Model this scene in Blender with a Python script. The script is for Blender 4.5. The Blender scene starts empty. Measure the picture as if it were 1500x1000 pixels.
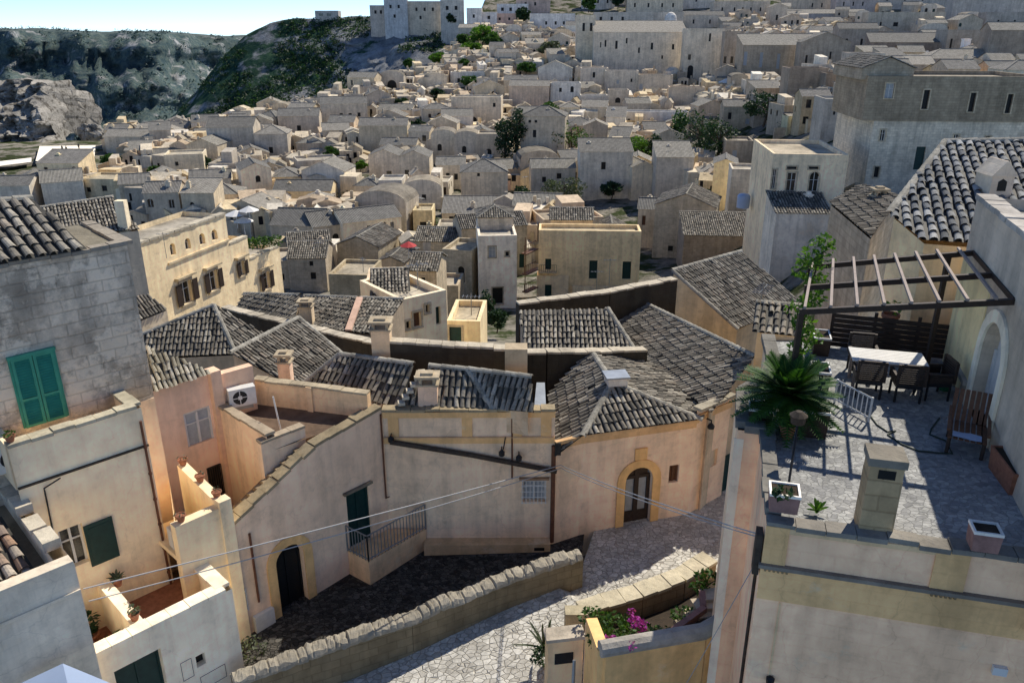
import bpy, math, random
import numpy as np
from mathutils import Vector, noise as mnoise
random.seed(11)
SC = bpy.context.scene
COL = SC.collection
# ------------------------------------------------------------------ camera
F = 1175.0; PITCH = math.radians(21.4)
CP, SP = math.cos(PITCH), math.sin(PITCH)
cam = bpy.data.cameras.new('camera'); cam_o = bpy.data.objects.new('camera', cam); COL.objects.link(cam_o)
cam.sensor_width = 36; cam.lens = 36 * F / 1500.0; cam.clip_start = .3; cam.clip_end = 20000
cam_o.location = (0, 0, 0); cam_o.rotation_euler = (math.pi / 2 - PITCH, 0, 0)
SC.camera = cam_o

def ray(u, v):
    x = (u - 750) / F; y = (v - 500) / F
    return (x, CP - y * SP, -SP - y * CP)
def WZ(u, v, z):
    r = ray(u, v); t = z / r[2]; return Vector((r[0] * t, r[1] * t, z))
def WY(u, v, Y):
    r = ray(u, v); t = Y / r[1]; return Vector((r[0] * t, Y, r[2] * t))
def proj(p):
    D = p[1] * CP - p[2] * SP; y = (-p[1] * SP - p[2] * CP) / D
    return 750 + F * p[0] / D, 500 + F * y, D
def hit(p0, d, u, v):
    r = ray(u, v); k = r[0] / r[1]
    s = (k * p0[1] - p0[0]) / (d[0] - k * d[1])
    Y = p0[1] + s * d[1]; t = Y / r[1]
    return s, r[2] * t

# ------------------------------------------------------------------ mesh builder
class MB:
    def __init__(s): s.v = []; s.f = []; s.m = []; s.c = []; s.cc = (1, 1, 1, 1); s.sm = False
    def add(s, pts):
        i = len(s.v); s.v.extend([tuple(p) for p in pts]); s.c.extend([s.cc] * len(pts)); return i
    def face(s, pts, mi=0):
        i = s.add(pts); s.f.append(tuple(range(i, i + len(pts)))); s.m.append(mi)
    def box(s, a, b, mi=0):
        x0, y0, z0 = a; x1, y1, z1 = b
        s.hexa([(x0, y0, z0), (x1, y0, z0), (x1, y1, z0), (x0, y1, z0)], [(x0, y0, z1), (x1, y0, z1), (x1, y1, z1), (x0, y1, z1)], mi)
    def hexa(s, lo, hi, mi=0):
        i = s.add(lo); n = len(lo); s.add(hi)
        s.f.append(tuple(range(i + n - 1, i - 1, -1))); s.m.append(mi)
        s.f.append(tuple(range(i + n, i + 2 * n))); s.m.append(mi)
        for k in range(n):
            j = (k + 1) % n
            s.f.append((i + k, i + j, i + n + j, i + n + k)); s.m.append(mi)
    def obox(s, c, ax, ay, az, mi=0):          # oriented box, half vectors
        c, ax, ay, az = Vector(c), Vector(ax), Vector(ay), Vector(az)
        lo = [c - ax - ay - az, c + ax - ay - az, c + ax + ay - az, c - ax + ay - az]
        s.hexa(lo, [p + az * 2 for p in lo], mi)
    def bar(s, p, q, w, h, mi=0, up=(0, 0, 1)):
        p, q = Vector(p), Vector(q); d = (q - p); L = d.length; d.normalize(); up = Vector(up)
        sx = d.cross(up)
        if sx.length < 1e-4: sx = d.cross(Vector((1, 0, 0)))
        sx.normalize(); uz = sx.cross(d)
        s.obox((p + q) / 2, d * L / 2, sx * w / 2, uz * h / 2, mi)
    def tube(s, pts, r, seg=6, mi=0, cap=True):
        pts = [Vector(p) for p in pts]; n = len(pts)
        rs = r if isinstance(r, (list, tuple)) else [r] * n
        base = None; prev = None
        for k in range(n):
            d = (pts[min(k + 1, n - 1)] - pts[max(k - 1, 0)]); d.normalize()
            if prev is None:
                a = d.cross(Vector((0, 0, 1)))
                if a.length < .05: a = d.cross(Vector((1, 0, 0)))
            else: a = prev - d * prev.dot(d)
            a.normalize(); prev = a; b = d.cross(a)
            i = s.add([pts[k] + (a * math.cos(2 * math.pi * j / seg) + b * math.sin(2 * math.pi * j / seg)) * rs[k] for j in range(seg)])
            if base is not None:
                for j in range(seg):
                    s.f.append((base + j, base + (j + 1) % seg, i + (j + 1) % seg, i + j)); s.m.append(mi)
            elif cap: s.f.append(tuple(range(i + seg - 1, i - 1, -1))); s.m.append(mi)
            base = i
        if cap: s.f.append(tuple(range(base, base + seg))); s.m.append(mi)
    def lathe(s, c, prof, seg=12, mi=0):       # prof: (r,z)
        c = Vector(c); base = None
        for r, z in prof:
            i = s.add([c + Vector((r * math.cos(2 * math.pi * j / seg), r * math.sin(2 * math.pi * j / seg), z)) for j in range(seg)])
            if base is not None:
                for j in range(seg):
                    s.f.append((base + j, base + (j + 1) % seg, i + (j + 1) % seg, i + j)); s.m.append(mi)
            base = i
        s.f.append(tuple(range(base, base + seg))); s.m.append(mi)
    def build(s, name, mats, parent=None, color=None, smooth=False, uv=True, vc=False):
        if not isinstance(mats, (list, tuple)): mats = [mats]
        o0 = Vector((0, 0, 0)); p = parent
        while p is not None: o0 += p.location; p = p.parent
        me = bpy.data.meshes.new(name)
        V = [(a - o0.x, b - o0.y, c - o0.z) for a, b, c in s.v]
        me.from_pydata(V, [], s.f)
        for m in mats: me.materials.append(m)
        me.polygons.foreach_set('material_index', s.m)
        if smooth: me.polygons.foreach_set('use_smooth', [True] * len(s.f))
        if uv:
            nl = len(me.loops); co = np.array(s.v, dtype=np.float64)
            nf = len(me.polygons); nor = np.empty(nf * 3); me.polygons.foreach_get('normal', nor); nor = nor.reshape(-1, 3)
            lt = np.empty(nf, dtype=np.int32); me.polygons.foreach_get('loop_total', lt)
            vi = np.empty(nl, dtype=np.int32); me.loops.foreach_get('vertex_index', vi)
            N = np.repeat(nor, lt, axis=0)
            T = np.stack([-N[:, 1], N[:, 0], np.zeros(nl)], 1); L = np.linalg.norm(T, axis=1)
            flat = L < .15; T[flat] = (1, 0, 0); L[flat] = 1; T /= L[:, None]
            S = np.cross(N, T); P = co[vi]
            U = np.stack([(P * T).sum(1), (P * S).sum(1)], 1).astype(np.float32)
            uvl = me.uv_layers.new(name='UVMap'); uvl.data.foreach_set('uv', U.ravel())
        if vc:
            at = me.color_attributes.new('Col', 'FLOAT_COLOR', 'POINT')
            at.data.foreach_set('color', np.array(s.c, dtype=np.float32).ravel())
        o = bpy.data.objects.new(name, me); COL.objects.link(o)
        if parent is not None: o.parent = parent
        if color is not None: o.color = (*color[:3], 1)
        return o

def thing(name, loc, label, cat, group=None, kind=None):
    o = bpy.data.objects.new(name, None); COL.objects.link(o); o.location = loc; o.empty_display_size = .2
    return tag(o, label, cat, group, kind)
def tag(o, label=None, cat=None, group=None, kind=None):
    if label: o['label'] = label
    if cat: o['category'] = cat
    if group: o['group'] = group
    if kind: o['kind'] = kind
    return o
def dup(root, loc, rotz=0, label=None, group=None, scale=1):
    r = root.copy(); COL.objects.link(r); r.location = loc; r.rotation_euler = (0, 0, rotz); r.scale = (scale,) * 3
    if label: r['label'] = label
    if group: r['group'] = group
    for ch in list(root.children):
        c = ch.copy(); COL.objects.link(c); c.parent = r
        for g in list(ch.children):
            e = g.copy(); COL.objects.link(e); e.parent = c
    return r

# ------------------------------------------------------------------ materials
def newmat(name):
    m = bpy.data.materials.new(name); m.use_nodes = True
    nt = m.node_tree; b = nt.nodes['Principled BSDF']; b.inputs['Roughness'].default_value = .9
    b.inputs['Specular IOR Level'].default_value = .2
    return m, nt, b
def N(nt, typ, **kw):
    n = nt.nodes.new(typ)
    for k, v in kw.items():
        if k in n.inputs: n.inputs[k].default_value = v
        else: setattr(n, k, v)
    return n
def mul(nt, a, b, fac=1.0, mode='MULTIPLY'):
    m = nt.nodes.new('ShaderNodeMix'); m.data_type = 'RGBA'; m.blend_type = mode
    m.inputs[0].default_value = fac
    for sock, val in ((m.inputs[6], a), (m.inputs[7], b)):
        if hasattr(val, 'is_output'): nt.links.new(val, sock)
        else: sock.default_value = val
    return m.outputs[2]
def mixf(nt, f, a, b):
    m = nt.nodes.new('ShaderNodeMix'); m.data_type = 'RGBA'
    nt.links.new(f, m.inputs[0])
    for sock, val in ((m.inputs[6], a), (m.inputs[7], b)):
        if hasattr(val, 'is_output'): nt.links.new(val, sock)
        else: sock.default_value = val
    return m.outputs[2]
def ramp(nt, fac, stops):
    r = nt.nodes.new('ShaderNodeValToRGB'); e = r.color_ramp.elements
    while len(e) < len(stops): e.new(.5)
    for k, (p, c) in enumerate(stops):
        e[k].position = p; e[k].color = (c, c, c, 1) if isinstance(c, (int, float)) else (*c, 1)
    nt.links.new(fac, r.inputs[0]); return r.outputs[0]
def noi(nt, vec, scale, detail=4, rough=.6):
    n = N(nt, 'ShaderNodeTexNoise', Scale=scale, Detail=detail, Roughness=rough)
    nt.links.new(vec, n.inputs['Vector']); return n.outputs['Fac']
def mapping(nt, vec, scale):
    n = N(nt, 'ShaderNodeMapping'); n.inputs['Scale'].default_value = scale; nt.links.new(vec, n.inputs['Vector']); return n.outputs[0]
def bump(nt, b, h, strength, dist=.05):
    n = N(nt, 'ShaderNodeBump', Strength=strength, Distance=dist); nt.links.new(h, n.inputs['Height']); nt.links.new(n.outputs[0], b.inputs['Normal'])

def wall_mat(name, brick=.0, stain=.5, bw=.55, bh=.28, streak=.5, bumpk=.5, lichen=.35, patch=0., gain=1.45, warm=(1.07, 1.0, .89), vc=False, pthr=.49, pcol=(.52, .46, .38), crack=0.):
    m, nt, b = newmat(name)
    oi = N(nt, 'ShaderNodeObjectInfo'); pos = N(nt, 'ShaderNodeNewGeometry').outputs['Position']; uv = N(nt, 'ShaderNodeUVMap').outputs[0]
    col = N(nt, 'ShaderNodeVertexColor', layer_name='Col').outputs[0] if vc else oi.outputs['Color']
    n1 = noi(nt, pos, .35, 6, .65); n2 = noi(nt, pos, 2.2, 6, .7); n3 = noi(nt, mapping(nt, pos, (1.6, 1.6, .14)), 1.0, 5, .6)
    col = mul(nt, col, ramp(nt, n1, [(.3, 1 - stain * .65), (.62, 1.06)]))
    col = mul(nt, col, ramp(nt, n2, [(.28, 1 - stain * .55), (.6, 1.05)]))
    col = mul(nt, col, ramp(nt, n3, [(.36, 1 - streak * .75), (.56, 1.0)]))
    hgt = n2
    if patch:
        n5 = noi(nt, pos, .8, 7, .7)
        col = mixf(nt, ramp(nt, n5, [(pthr, 0.), (pthr + .07, patch)]), col, (*pcol, 1))
    if brick:
        bt = N(nt, 'ShaderNodeTexBrick'); bt.inputs['Scale'].default_value = 1; bt.inputs['Brick Width'].default_value = bw; bt.inputs['Row Height'].default_value = bh
        bt.inputs['Mortar Size'].default_value = .018; bt.inputs['Mortar Smooth'].default_value = .4; bt.inputs['Bias'].default_value = 0
        bt.inputs['Color1'].default_value = (1, 1, 1, 1); bt.inputs['Color2'].default_value = (.72, .71, .70, 1); bt.inputs['Mortar'].default_value = (.55, .53, .50, 1)
        wob = N(nt, 'ShaderNodeTexNoise', Scale=1.5); nt.links.new(uv, wob.inputs['Vector'])
        av = N(nt, 'ShaderNodeVectorMath', operation='MULTIPLY_ADD'); av.inputs[1].default_value = (.09, .09, 0)
        nt.links.new(wob.outputs['Color'], av.inputs[0]); nt.links.new(uv, av.inputs[2]); nt.links.new(av.outputs[0], bt.inputs['Vector'])
        col = mul(nt, col, bt.outputs['Color'], brick)
        mm = N(nt, 'ShaderNodeMath', operation='MULTIPLY_ADD'); nt.links.new(bt.outputs['Fac'], mm.inputs[0]); mm.inputs[1].default_value = -.6 * brick; nt.links.new(n2, mm.inputs[2]); hgt = mm.outputs[0]
    if crack:
        wn = N(nt, 'ShaderNodeTexNoise', Scale=1.3, Detail=5); nt.links.new(pos, wn.inputs['Vector'])
        wa = N(nt, 'ShaderNodeVectorMath', operation='MULTIPLY_ADD'); wa.inputs[1].default_value = (1.1, 1.1, 1.1); nt.links.new(wn.outputs['Color'], wa.inputs[0]); nt.links.new(pos, wa.inputs[2])
        vr = N(nt, 'ShaderNodeTexVoronoi', feature='DISTANCE_TO_EDGE', Scale=.42); nt.links.new(wa.outputs[0], vr.inputs['Vector'])
        col = mul(nt, col, ramp(nt, vr.outputs['Distance'], [(.0, 1 - crack), (.008, 1.)]))
    if lichen:
        n4 = noi(nt, pos, 1.1, 8, .75)
        col = mixf(nt, ramp(nt, n4, [(.55, 0.), (.72, lichen)]), col, (.09, .085, .075, 1))
    col = mul(nt, col, (*[gain * x for x in warm], 1)); nt.links.new(col, b.inputs['Base Color']); bump(nt, b, hgt, bumpk, .06)
    return m
def simple(name, c, rough=.7, var=.25, scale=6, metal=0, bumpk=.15, spec=.3):
    m, nt, b = newmat(name); pos = N(nt, 'ShaderNodeNewGeometry').outputs['Position']
    n = noi(nt, pos, scale, 5, .65)
    nt.links.new(mul(nt, (*c, 1), ramp(nt, n, [(.3, 1 - var), (.7, 1 + var * .4)])), b.inputs['Base Color'])
    b.inputs['Roughness'].default_value = rough; b.inputs['Metallic'].default_value = metal; b.inputs['Specular IOR Level'].default_value = spec
    if bumpk: bump(nt, b, n, bumpk, .02)
    return m
M = {}
M['stone'] = wall_mat('limestone_masonry', brick=.6, stain=.45, streak=.28, lichen=.28)
M['stonefar'] = wall_mat('limestone_far', brick=.3, stain=.42, streak=.28, bw=1.0, bh=.5, lichen=.26, gain=1.55)
M['stonecluster'] = wall_mat('limestone_cluster', brick=.3, stain=.42, streak=.28, bw=1.0, bh=.5, lichen=.26, gain=1.5, vc=True)
M['old'] = wall_mat('old_grey_masonry', brick=.42, stain=.85, streak=.35, bumpk=1., lichen=.8, bw=.7, bh=.32, patch=.85, gain=1.8, warm=(1.06, 1., .91))
M['plaster'] = wall_mat('stained_plaster', brick=0, stain=.3, streak=.26, bumpk=.3, lichen=.07, patch=.3, pthr=.60, crack=.10, gain=1.72, warm=(1.09, 1.0, .87))
M['plasterdirty'] = wall_mat('weathered_plaster', brick=.12, stain=.40, streak=.26, bumpk=.4, lichen=.22, patch=.5, pthr=.585, pcol=(.44, .38, .30), crack=.14, gain=1.75, warm=(1.09, 1.0, .87))
M['coping'] = wall_mat('lichen_coping_stone', brick=0, stain=.7, streak=0, bumpk=.9, lichen=.7, gain=1.4)
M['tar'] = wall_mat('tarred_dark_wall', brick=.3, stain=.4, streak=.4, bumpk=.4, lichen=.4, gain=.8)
# tiles
def tile_mat(name, vc=True):
    m, nt, b = newmat(name); pos = N(nt, 'ShaderNodeNewGeometry').outputs['Position']
    n1 = noi(nt, pos, 1.2, 6, .7); n2 = noi(nt, pos, 11, 5, .75)
    if vc:
        a = N(nt, 'ShaderNodeVertexColor', layer_name='Col'); col = a.outputs[0]
    else:
        uv = N(nt, 'ShaderNodeUVMap').outputs[0]
        w = N(nt, 'ShaderNodeTexWave', Scale=1.05, Distortion=1.2, Detail=2.); w.inputs['Detail Scale'].default_value = 1.5
        nt.links.new(mapping(nt, uv, (1.2, .12, 1)), w.inputs['Vector'])
        oi = N(nt, 'ShaderNodeObjectInfo')
        col = mul(nt, oi.outputs['Color'], ramp(nt, w.outputs['Fac'], [(.15, .45), (.7, 1.35)]))
        bump(nt, b, w.outputs['Fac'], .6, .1)
    col = mul(nt, col, ramp(nt, n1, [(.3, .7), (.65, 1.3)]))
    col = mixf(nt, ramp(nt, n2, [(.5, 0.), (.66, .65)]), col, (.06, .058, .05, 1))
    nt.links.new(col, b.inputs['Base Color'])
    if vc: bump(nt, b, n2, .5, .02)
    return m
M['tile'] = tile_mat('barrel_tile'); M['tilefar'] = tile_mat('barrel_tile_far', False)
M['under'] = simple('mortar_under_tiles', (.075, .07, .06), var=.5)
M['glass'] = simple('dark_window_glass', (.015, .02, .025), rough=.12, var=.3, bumpk=0, spec=.6)
M['curtain'] = simple('pale_curtain', (.42, .45, .47), rough=.5, var=.2)
M['white'] = simple('white_paint', (.72, .71, .68), rough=.5, var=.12)
M['green'] = simple('jade_green_paint', (.06, .33, .22), rough=.45, var=.2, scale=3)
M['dgreen'] = simple('bottle_green_paint', (.010, .045, .042), rough=.4, var=.3)
M['black'] = simple('black_door_paint', (.012, .013, .014), rough=.5, var=.3)
M['dwood'] = simple('dark_stained_wood', (.055, .036, .026), rough=.6, var=.4, scale=14)
M['bwood'] = simple('brown_wood', (.16, .075, .04), rough=.6, var=.4, scale=14)
M['gwood'] = simple('weathered_pale_wood', (.36, .29, .25), rough=.7, var=.25, scale=10)
M['rust'] = simple('rusty_pipe', (.16, .065, .035), rough=.7, var=.4)
M['conduit'] = simple('old_brown_conduit', (.075, .055, .04), rough=.8, var=.5)
M['metal'] = simple('grey_metal', (.30, .31, .32), rough=.45, metal=.6, var=.2)
M['iron'] = simple('black_iron', (.03, .03, .032), rough=.55, metal=.3, var=.3)
M['zinc'] = simple('zinc_sheet', (.42, .45, .48), rough=.4, metal=.4, var=.25, scale=2)
M['terra'] = simple('terracotta', (.36, .15, .085), rough=.8, var=.35, scale=9)
M['pinkterra'] = simple('faded_terracotta', (.36, .20, .17), rough=.8, var=.3)
M['soil'] = simple('dark_soil', (.05, .035, .022), rough=1, var=.5, bumpk=.8)
M['red'] = simple('red_canvas', (.55, .06, .06), rough=.8, var=.2)
M['canvas'] = simple('white_canvas', (.8, .78, .74), rough=.8, var=.1)
M['blue'] = simple('blue_cloth', (.22, .32, .62), rough=.8, var=.2)
M['wire'] = simple('pale_grey_cable', (.42, .42, .42), rough=.6, var=.1)
M['rubber'] = simple('green_hose', (.03, .05, .035), rough=.6)
M['gplastic'] = simple('green_plastic', (.02, .16, .07), rough=.4)
M['bluewhite'] = simple('pale_blue_sheet', (.36, .45, .62), rough=.35, var=.08, scale=1.5)
def leaf_mat(name, c, c2, trans=.25):
    m, nt, b = newmat(name); g = N(nt, 'ShaderNodeNewGeometry')
    col = ramp(nt, g.outputs['Random Per Island'], [(0., c), (1., c2)])
    nt.links.new(col, b.inputs['Base Color']); b.inputs['Roughness'].default_value = .55
    tr = N(nt, 'ShaderNodeBsdfTranslucent'); nt.links.new(mul(nt, col, (1.3, 1.5, .6, 1)), tr.inputs[0])
    mx = N(nt, 'ShaderNodeMixShader'); mx.inputs[0].default_value = trans
    nt.links.new(b.outputs[0], mx.inputs[1]); nt.links.new(tr.outputs[0], mx.inputs[2])
    nt.links.new(mx.outputs[0], nt.nodes['Material Output'].inputs[0]); return m
M['leaf'] = leaf_mat('green_leaves', (.026, .07, .016), (.085, .16, .035))
M['leafbright'] = leaf_mat('fresh_green_leaves', (.05, .12, .02), (.13, .23, .035), .35)
M['leafdark'] = leaf_mat('dark_leaves', (.012, .034, .018), (.04, .08, .034), .2)
M['leafgrey'] = leaf_mat('grey_green_leaves', (.05, .065, .045), (.13, .15, .10))
M['palm'] = leaf_mat('cycad_fronds', (.02, .06, .012), (.06, .14, .025), .25)
M['magenta'] = leaf_mat('magenta_bracts', (.32, .03, .28), (.55, .08, .45), .3)
M['bark'] = simple('bark', (.10, .075, .05), var=.5, bumpk=.8)
def paving(name, c1, c2, scale, mortar, bumpk=.7):
    m, nt, b = newmat(name); pos = N(nt, 'ShaderNodeNewGeometry').outputs['Position']
    vo = N(nt, 'ShaderNodeTexVoronoi', feature='DISTANCE_TO_EDGE', Scale=scale); nt.links.new(mapping(nt, pos, (1, 1.35, 0.2)), vo.inputs['Vector'])
    vc = N(nt, 'ShaderNodeTexVoronoi', Scale=scale); nt.links.new(mapping(nt, pos, (1, 1.35, 0.2)), vc.inputs['Vector'])
    n1 = noi(nt, pos, .9, 6, .7); n2 = noi(nt, pos, 9, 6, .7)
    bw = N(nt, 'ShaderNodeRGBToBW'); nt.links.new(vc.outputs['Color'], bw.inputs[0])
    col = ramp(nt, bw.outputs[0], [(.2, c1), (.8, c2)])
    col = mul(nt, col, ramp(nt, n2, [(.3, .7), (.65, 1.1)])); col = mul(nt, col, ramp(nt, n1, [(.3, .65), (.65, 1.05)]))
    e = ramp(nt, vo.outputs['Distance'], [(.0, 0.), (.07, 1.)])
    col = mixf(nt, e, (*mortar, 1), col)
    nt.links.new(col, b.inputs['Base Color']); b.inputs['Roughness'].default_value = .75
    mm = N(nt, 'ShaderNodeMath', operation='MULTIPLY_ADD'); nt.links.new(n2, mm.inputs[0]); mm.inputs[1].default_value = .4; nt.links.new(e, mm.inputs[2])
    bump(nt, b, mm.outputs[0], bumpk, .05); return m
M['street'] = paving('pale_limestone_paving', (.58, .55, .49), (.80, .77, .70), 4.8, (.36, .33, .28))
M['yard'] = paving('dark_pebble_paving', (.045, .042, .038), (.14, .13, .115), 6.5, (.02, .019, .017), 1.)
M['terrace'] = paving('grey_gravel_tile', (.31, .31, .31), (.50, .50, .48), 8.0, (.26, .26, .25), .5)
M['roofdeck'] = wall_mat('flat_roof_deck', brick=0, stain=.8, streak=0, bumpk=.5, lichen=.55, gain=1.15)

# ------------------------------------------------------------------ walls with openings
def facade(mb, p0, d, L, z0, z1, ops=(), depth=.2, mi=0, mr=None):
    """wall from p0 along unit d; outward normal (dy,-dx); ops: (s0,s1,za,zb,arch)"""
    mr = mi if mr is None else mr
    nx, ny = d[1], -d[0]
    P = lambda s, z, o=0: (p0[0] + d[0] * s + nx * o, p0[1] + d[1] * s + ny * o, z)
    ops = [o for o in ops if o[0] > .02 and o[1] < L - .02 and o[3] < z1 - .02]
    ops = [(a, b, max(c, z0), e, f) for a, b, c, e, f in ops if e > z0]
    xs = sorted({0, L, *[o[0] for o in ops], *[o[1] for o in ops]}); zs = sorted({z0, z1, *[o[2] for o in ops], *[o[3] for o in ops]})
    for i in range(len(xs) - 1):
        for k in range(len(zs) - 1):
            cx, cz = (xs[i] + xs[i + 1]) / 2, (zs[k] + zs[k + 1]) / 2
            if any(o[0] < cx < o[1] and o[2] < cz < o[3] for o in ops): continue
            mb.face([P(xs[i], zs[k]), P(xs[i + 1], zs[k]), P(xs[i + 1], zs[k + 1]), P(xs[i], zs[k + 1])], mi)
    for s0, s1, za, zb, arch in ops:
        if arch:
            r = (s1 - s0) / 2; zc = zb - r; c = (s0 + s1) / 2; n = 8
            arc = [(c + r * math.cos(math.pi * (1 - j / n)), zc + r * math.sin(math.pi * (1 - j / n))) for j in range(n + 1)]
            h = n // 2
            mb.face([P(s0, zb)] + [P(*a) for a in arc[:h + 1]][::1], mi); mb.face([P(s1, zb)] + [P(*a) for a in arc[h:][::-1]], mi)
            prof = [(s0, za)] + arc + [(s1, za)]
        else: prof = [(s0, za), (s0, zb), (s1, zb), (s1, za)]
        for a, b2 in zip(prof, prof[1:] + prof[:1]):
            mb.face([P(*a), P(*b2), P(*b2, -depth), P(*a, -depth)], mr)

def arcprof(s0, s1, za, zb, arch, n=8):
    if not arch: return [(s0, za), (s1, za), (s1, zb), (s0, zb)]
    r = (s1 - s0) / 2; zc = zb - r; c = (s0 + s1) / 2
    return [(s0, za), (s1, za)] + [(c + r * math.cos(math.pi * j / n), zc + r * math.sin(math.pi * j / n)) for j in range(n + 1)]

class Fc:
    """a vertical facade line with helpers"""
    def __init__(s, p0, d):
        d = Vector((d[0], d[1])); d.normalize(); s.p0 = Vector((p0[0], p0[1])); s.d = d; s.n = Vector((d.y, -d.x))
    def P(s, a, z, o=0): return Vector((s.p0.x + s.d.x * a + s.n.x * o, s.p0.y + s.d.y * a + s.n.y * o, z))
    def hit(s, u, v): return hit(s.p0, s.d, u, v)
    def box(s, mb, a0, a1, z0, z1, o0, o1, mi=0):
        c = s.P((a0 + a1) / 2, (z0 + z1) / 2, (o0 + o1) / 2)
        mb.obox(c, Vector((*s.d, 0)) * (a1 - a0) / 2, Vector((*s.n, 0)) * (o1 - o0) / 2, (0, 0, (z1 - z0) / 2), mi)
    def px(s, u0, v0, u1, v1):
        a0, zb = s.hit(u0, v0); a1, za = s.hit(u1, v1)
        um = (u0 + u1) / 2; za = s.hit(um, v1)[1]; zb = s.hit(um, v0)[1]
        return min(a0, a1), max(a0, a1), za, zb
def window(parent, f, s0, s1, za, zb, arch=False, kind='glass', depth=.18, near=False, frame=.06, name='window', surround=None, label=None):
    """window or door filling an opening; glass/shutter panes set back in the reveal"""
    mb = MB(); pr = arcprof(s0, s1, za, zb, arch)
    pane = {'glass': 'glass', 'curtain': 'curtain', 'green': 'green', 'dgreen': 'dgreen', 'black': 'black', 'wood': 'dwood', 'white': 'white', 'bwood': 'bwood'}[kind]
    mb.face([f.P(a, z, -depth + .01) for a, z in pr], 1)
    fm = {'glass': 'white', 'curtain': 'white'}.get(kind, pane)
    c = (s0 + s1) / 2; e = .012
    if frame:
        t = frame
        ztop = zb if not arch else zb - (s1 - s0) / 2
        f.box(mb, s0, s0 + t, za, ztop, -depth + e, -depth + .06, 0); f.box(mb, s1 - t, s1, za, ztop, -depth + e, -depth + .06, 0)
        f.box(mb, c - t * .5, c + t * .5, za + .01, (zb if arch else zb - t) - .02, -depth + e, -depth + .055, 0)
        if not arch: f.box(mb, s0 + t, s1 - t, zb - t, zb, -depth + e, -depth + .058, 0)
        if near and kind in ('glass', 'curtain'):
            f.box(mb, s0 + t, s1 - t, za + (zb - za) * .62, za + (zb - za) * .62 + .04, -depth + e, -depth + .05, 0)
    o = mb.build(name, [M[fm], M[pane]], parent)
    if label: o['label'] = label
    if surround:
        ms = MB(); t = surround
        f.box(ms, s0 - t, s1 + t, za - .1, za, 0.003, .12, 0)
        if name == 'window' or near:
            if arch:
                r = (s1 - s0) / 2; zc = zb - r; n = 8
                for j in range(n):
                    a, b2 = math.pi * j / n, math.pi * (j + 1) / n
                    q = [f.P(c + (r + k) * math.cos(an), zc + (r + k) * math.sin(an), .06) for an, k in ((a, .0), (a, t), (b2, t), (b2, .0))]
                    q2 = [Vector(p) - Vector((*f.n, 0)) * .057 for p in q]; ms.hexa(q2, q)
                f.box(ms, s0 - t, s0, za, zc, .003, .06); f.box(ms, s1, s1 + t, za, zc, .003, .06)
            else:
                f.box(ms, s0 - t, s0, za, zb, .003, .06); f.box(ms, s1, s1 + t, za, zb, .003, .06); f.box(ms, s0 - t, s1 + t, zb, zb + t, .003, .07)
        ms.build('surround', M['stone'], o, color=(.5, .44, .34))
    return o

def shutters(parent, f, s0, s1, za, zb, mat, off=.02, label=None):
    """pair of louvred leaves on one window, each leaf a sub-part"""
    o = MB(); f.box(o, s0 - .06, s1 + .06, zb, zb + .08, .003, .1); f.box(o, s0 - .05, s0, za, zb, .003, .05); f.box(o, s1, s1 + .05, za, zb, .003, .05)
    root = o.build('shutters', mat, parent)
    if label: root['label'] = label
    c = (s0 + s1) / 2
    for a, b in ((s0 + .003, c - .008), (c + .008, s1 - .003)):
        mb = MB(); t = .07
        f.box(mb, a, a + t, za, zb - .003, off, off + .05); f.box(mb, b - t, b, za, zb - .003, off, off + .05)
        for z in (za, za + (zb - za) * .38, zb - .003 - t): f.box(mb, a + t, b - t, z, z + t, off, off + .048)
        n = int((zb - za) / .075)
        for k in range(n):
            z = za + t + (k + .5) * (zb - za - 2 * t) / n
            p = f.P((a + b) / 2, z, off + .022)
            mb.obox(p, Vector((*f.d, 0)) * ((b - a) / 2 - t), Vector((*f.n, -1)).normalized() * .032, Vector((*f.n, 1)).normalized() * .005)
        f.box(mb, a + t, b - t, za + t, zb - t, off - .012, off - .006)
        mb.build('shutter_leaf', mat, root)
    return root

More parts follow.
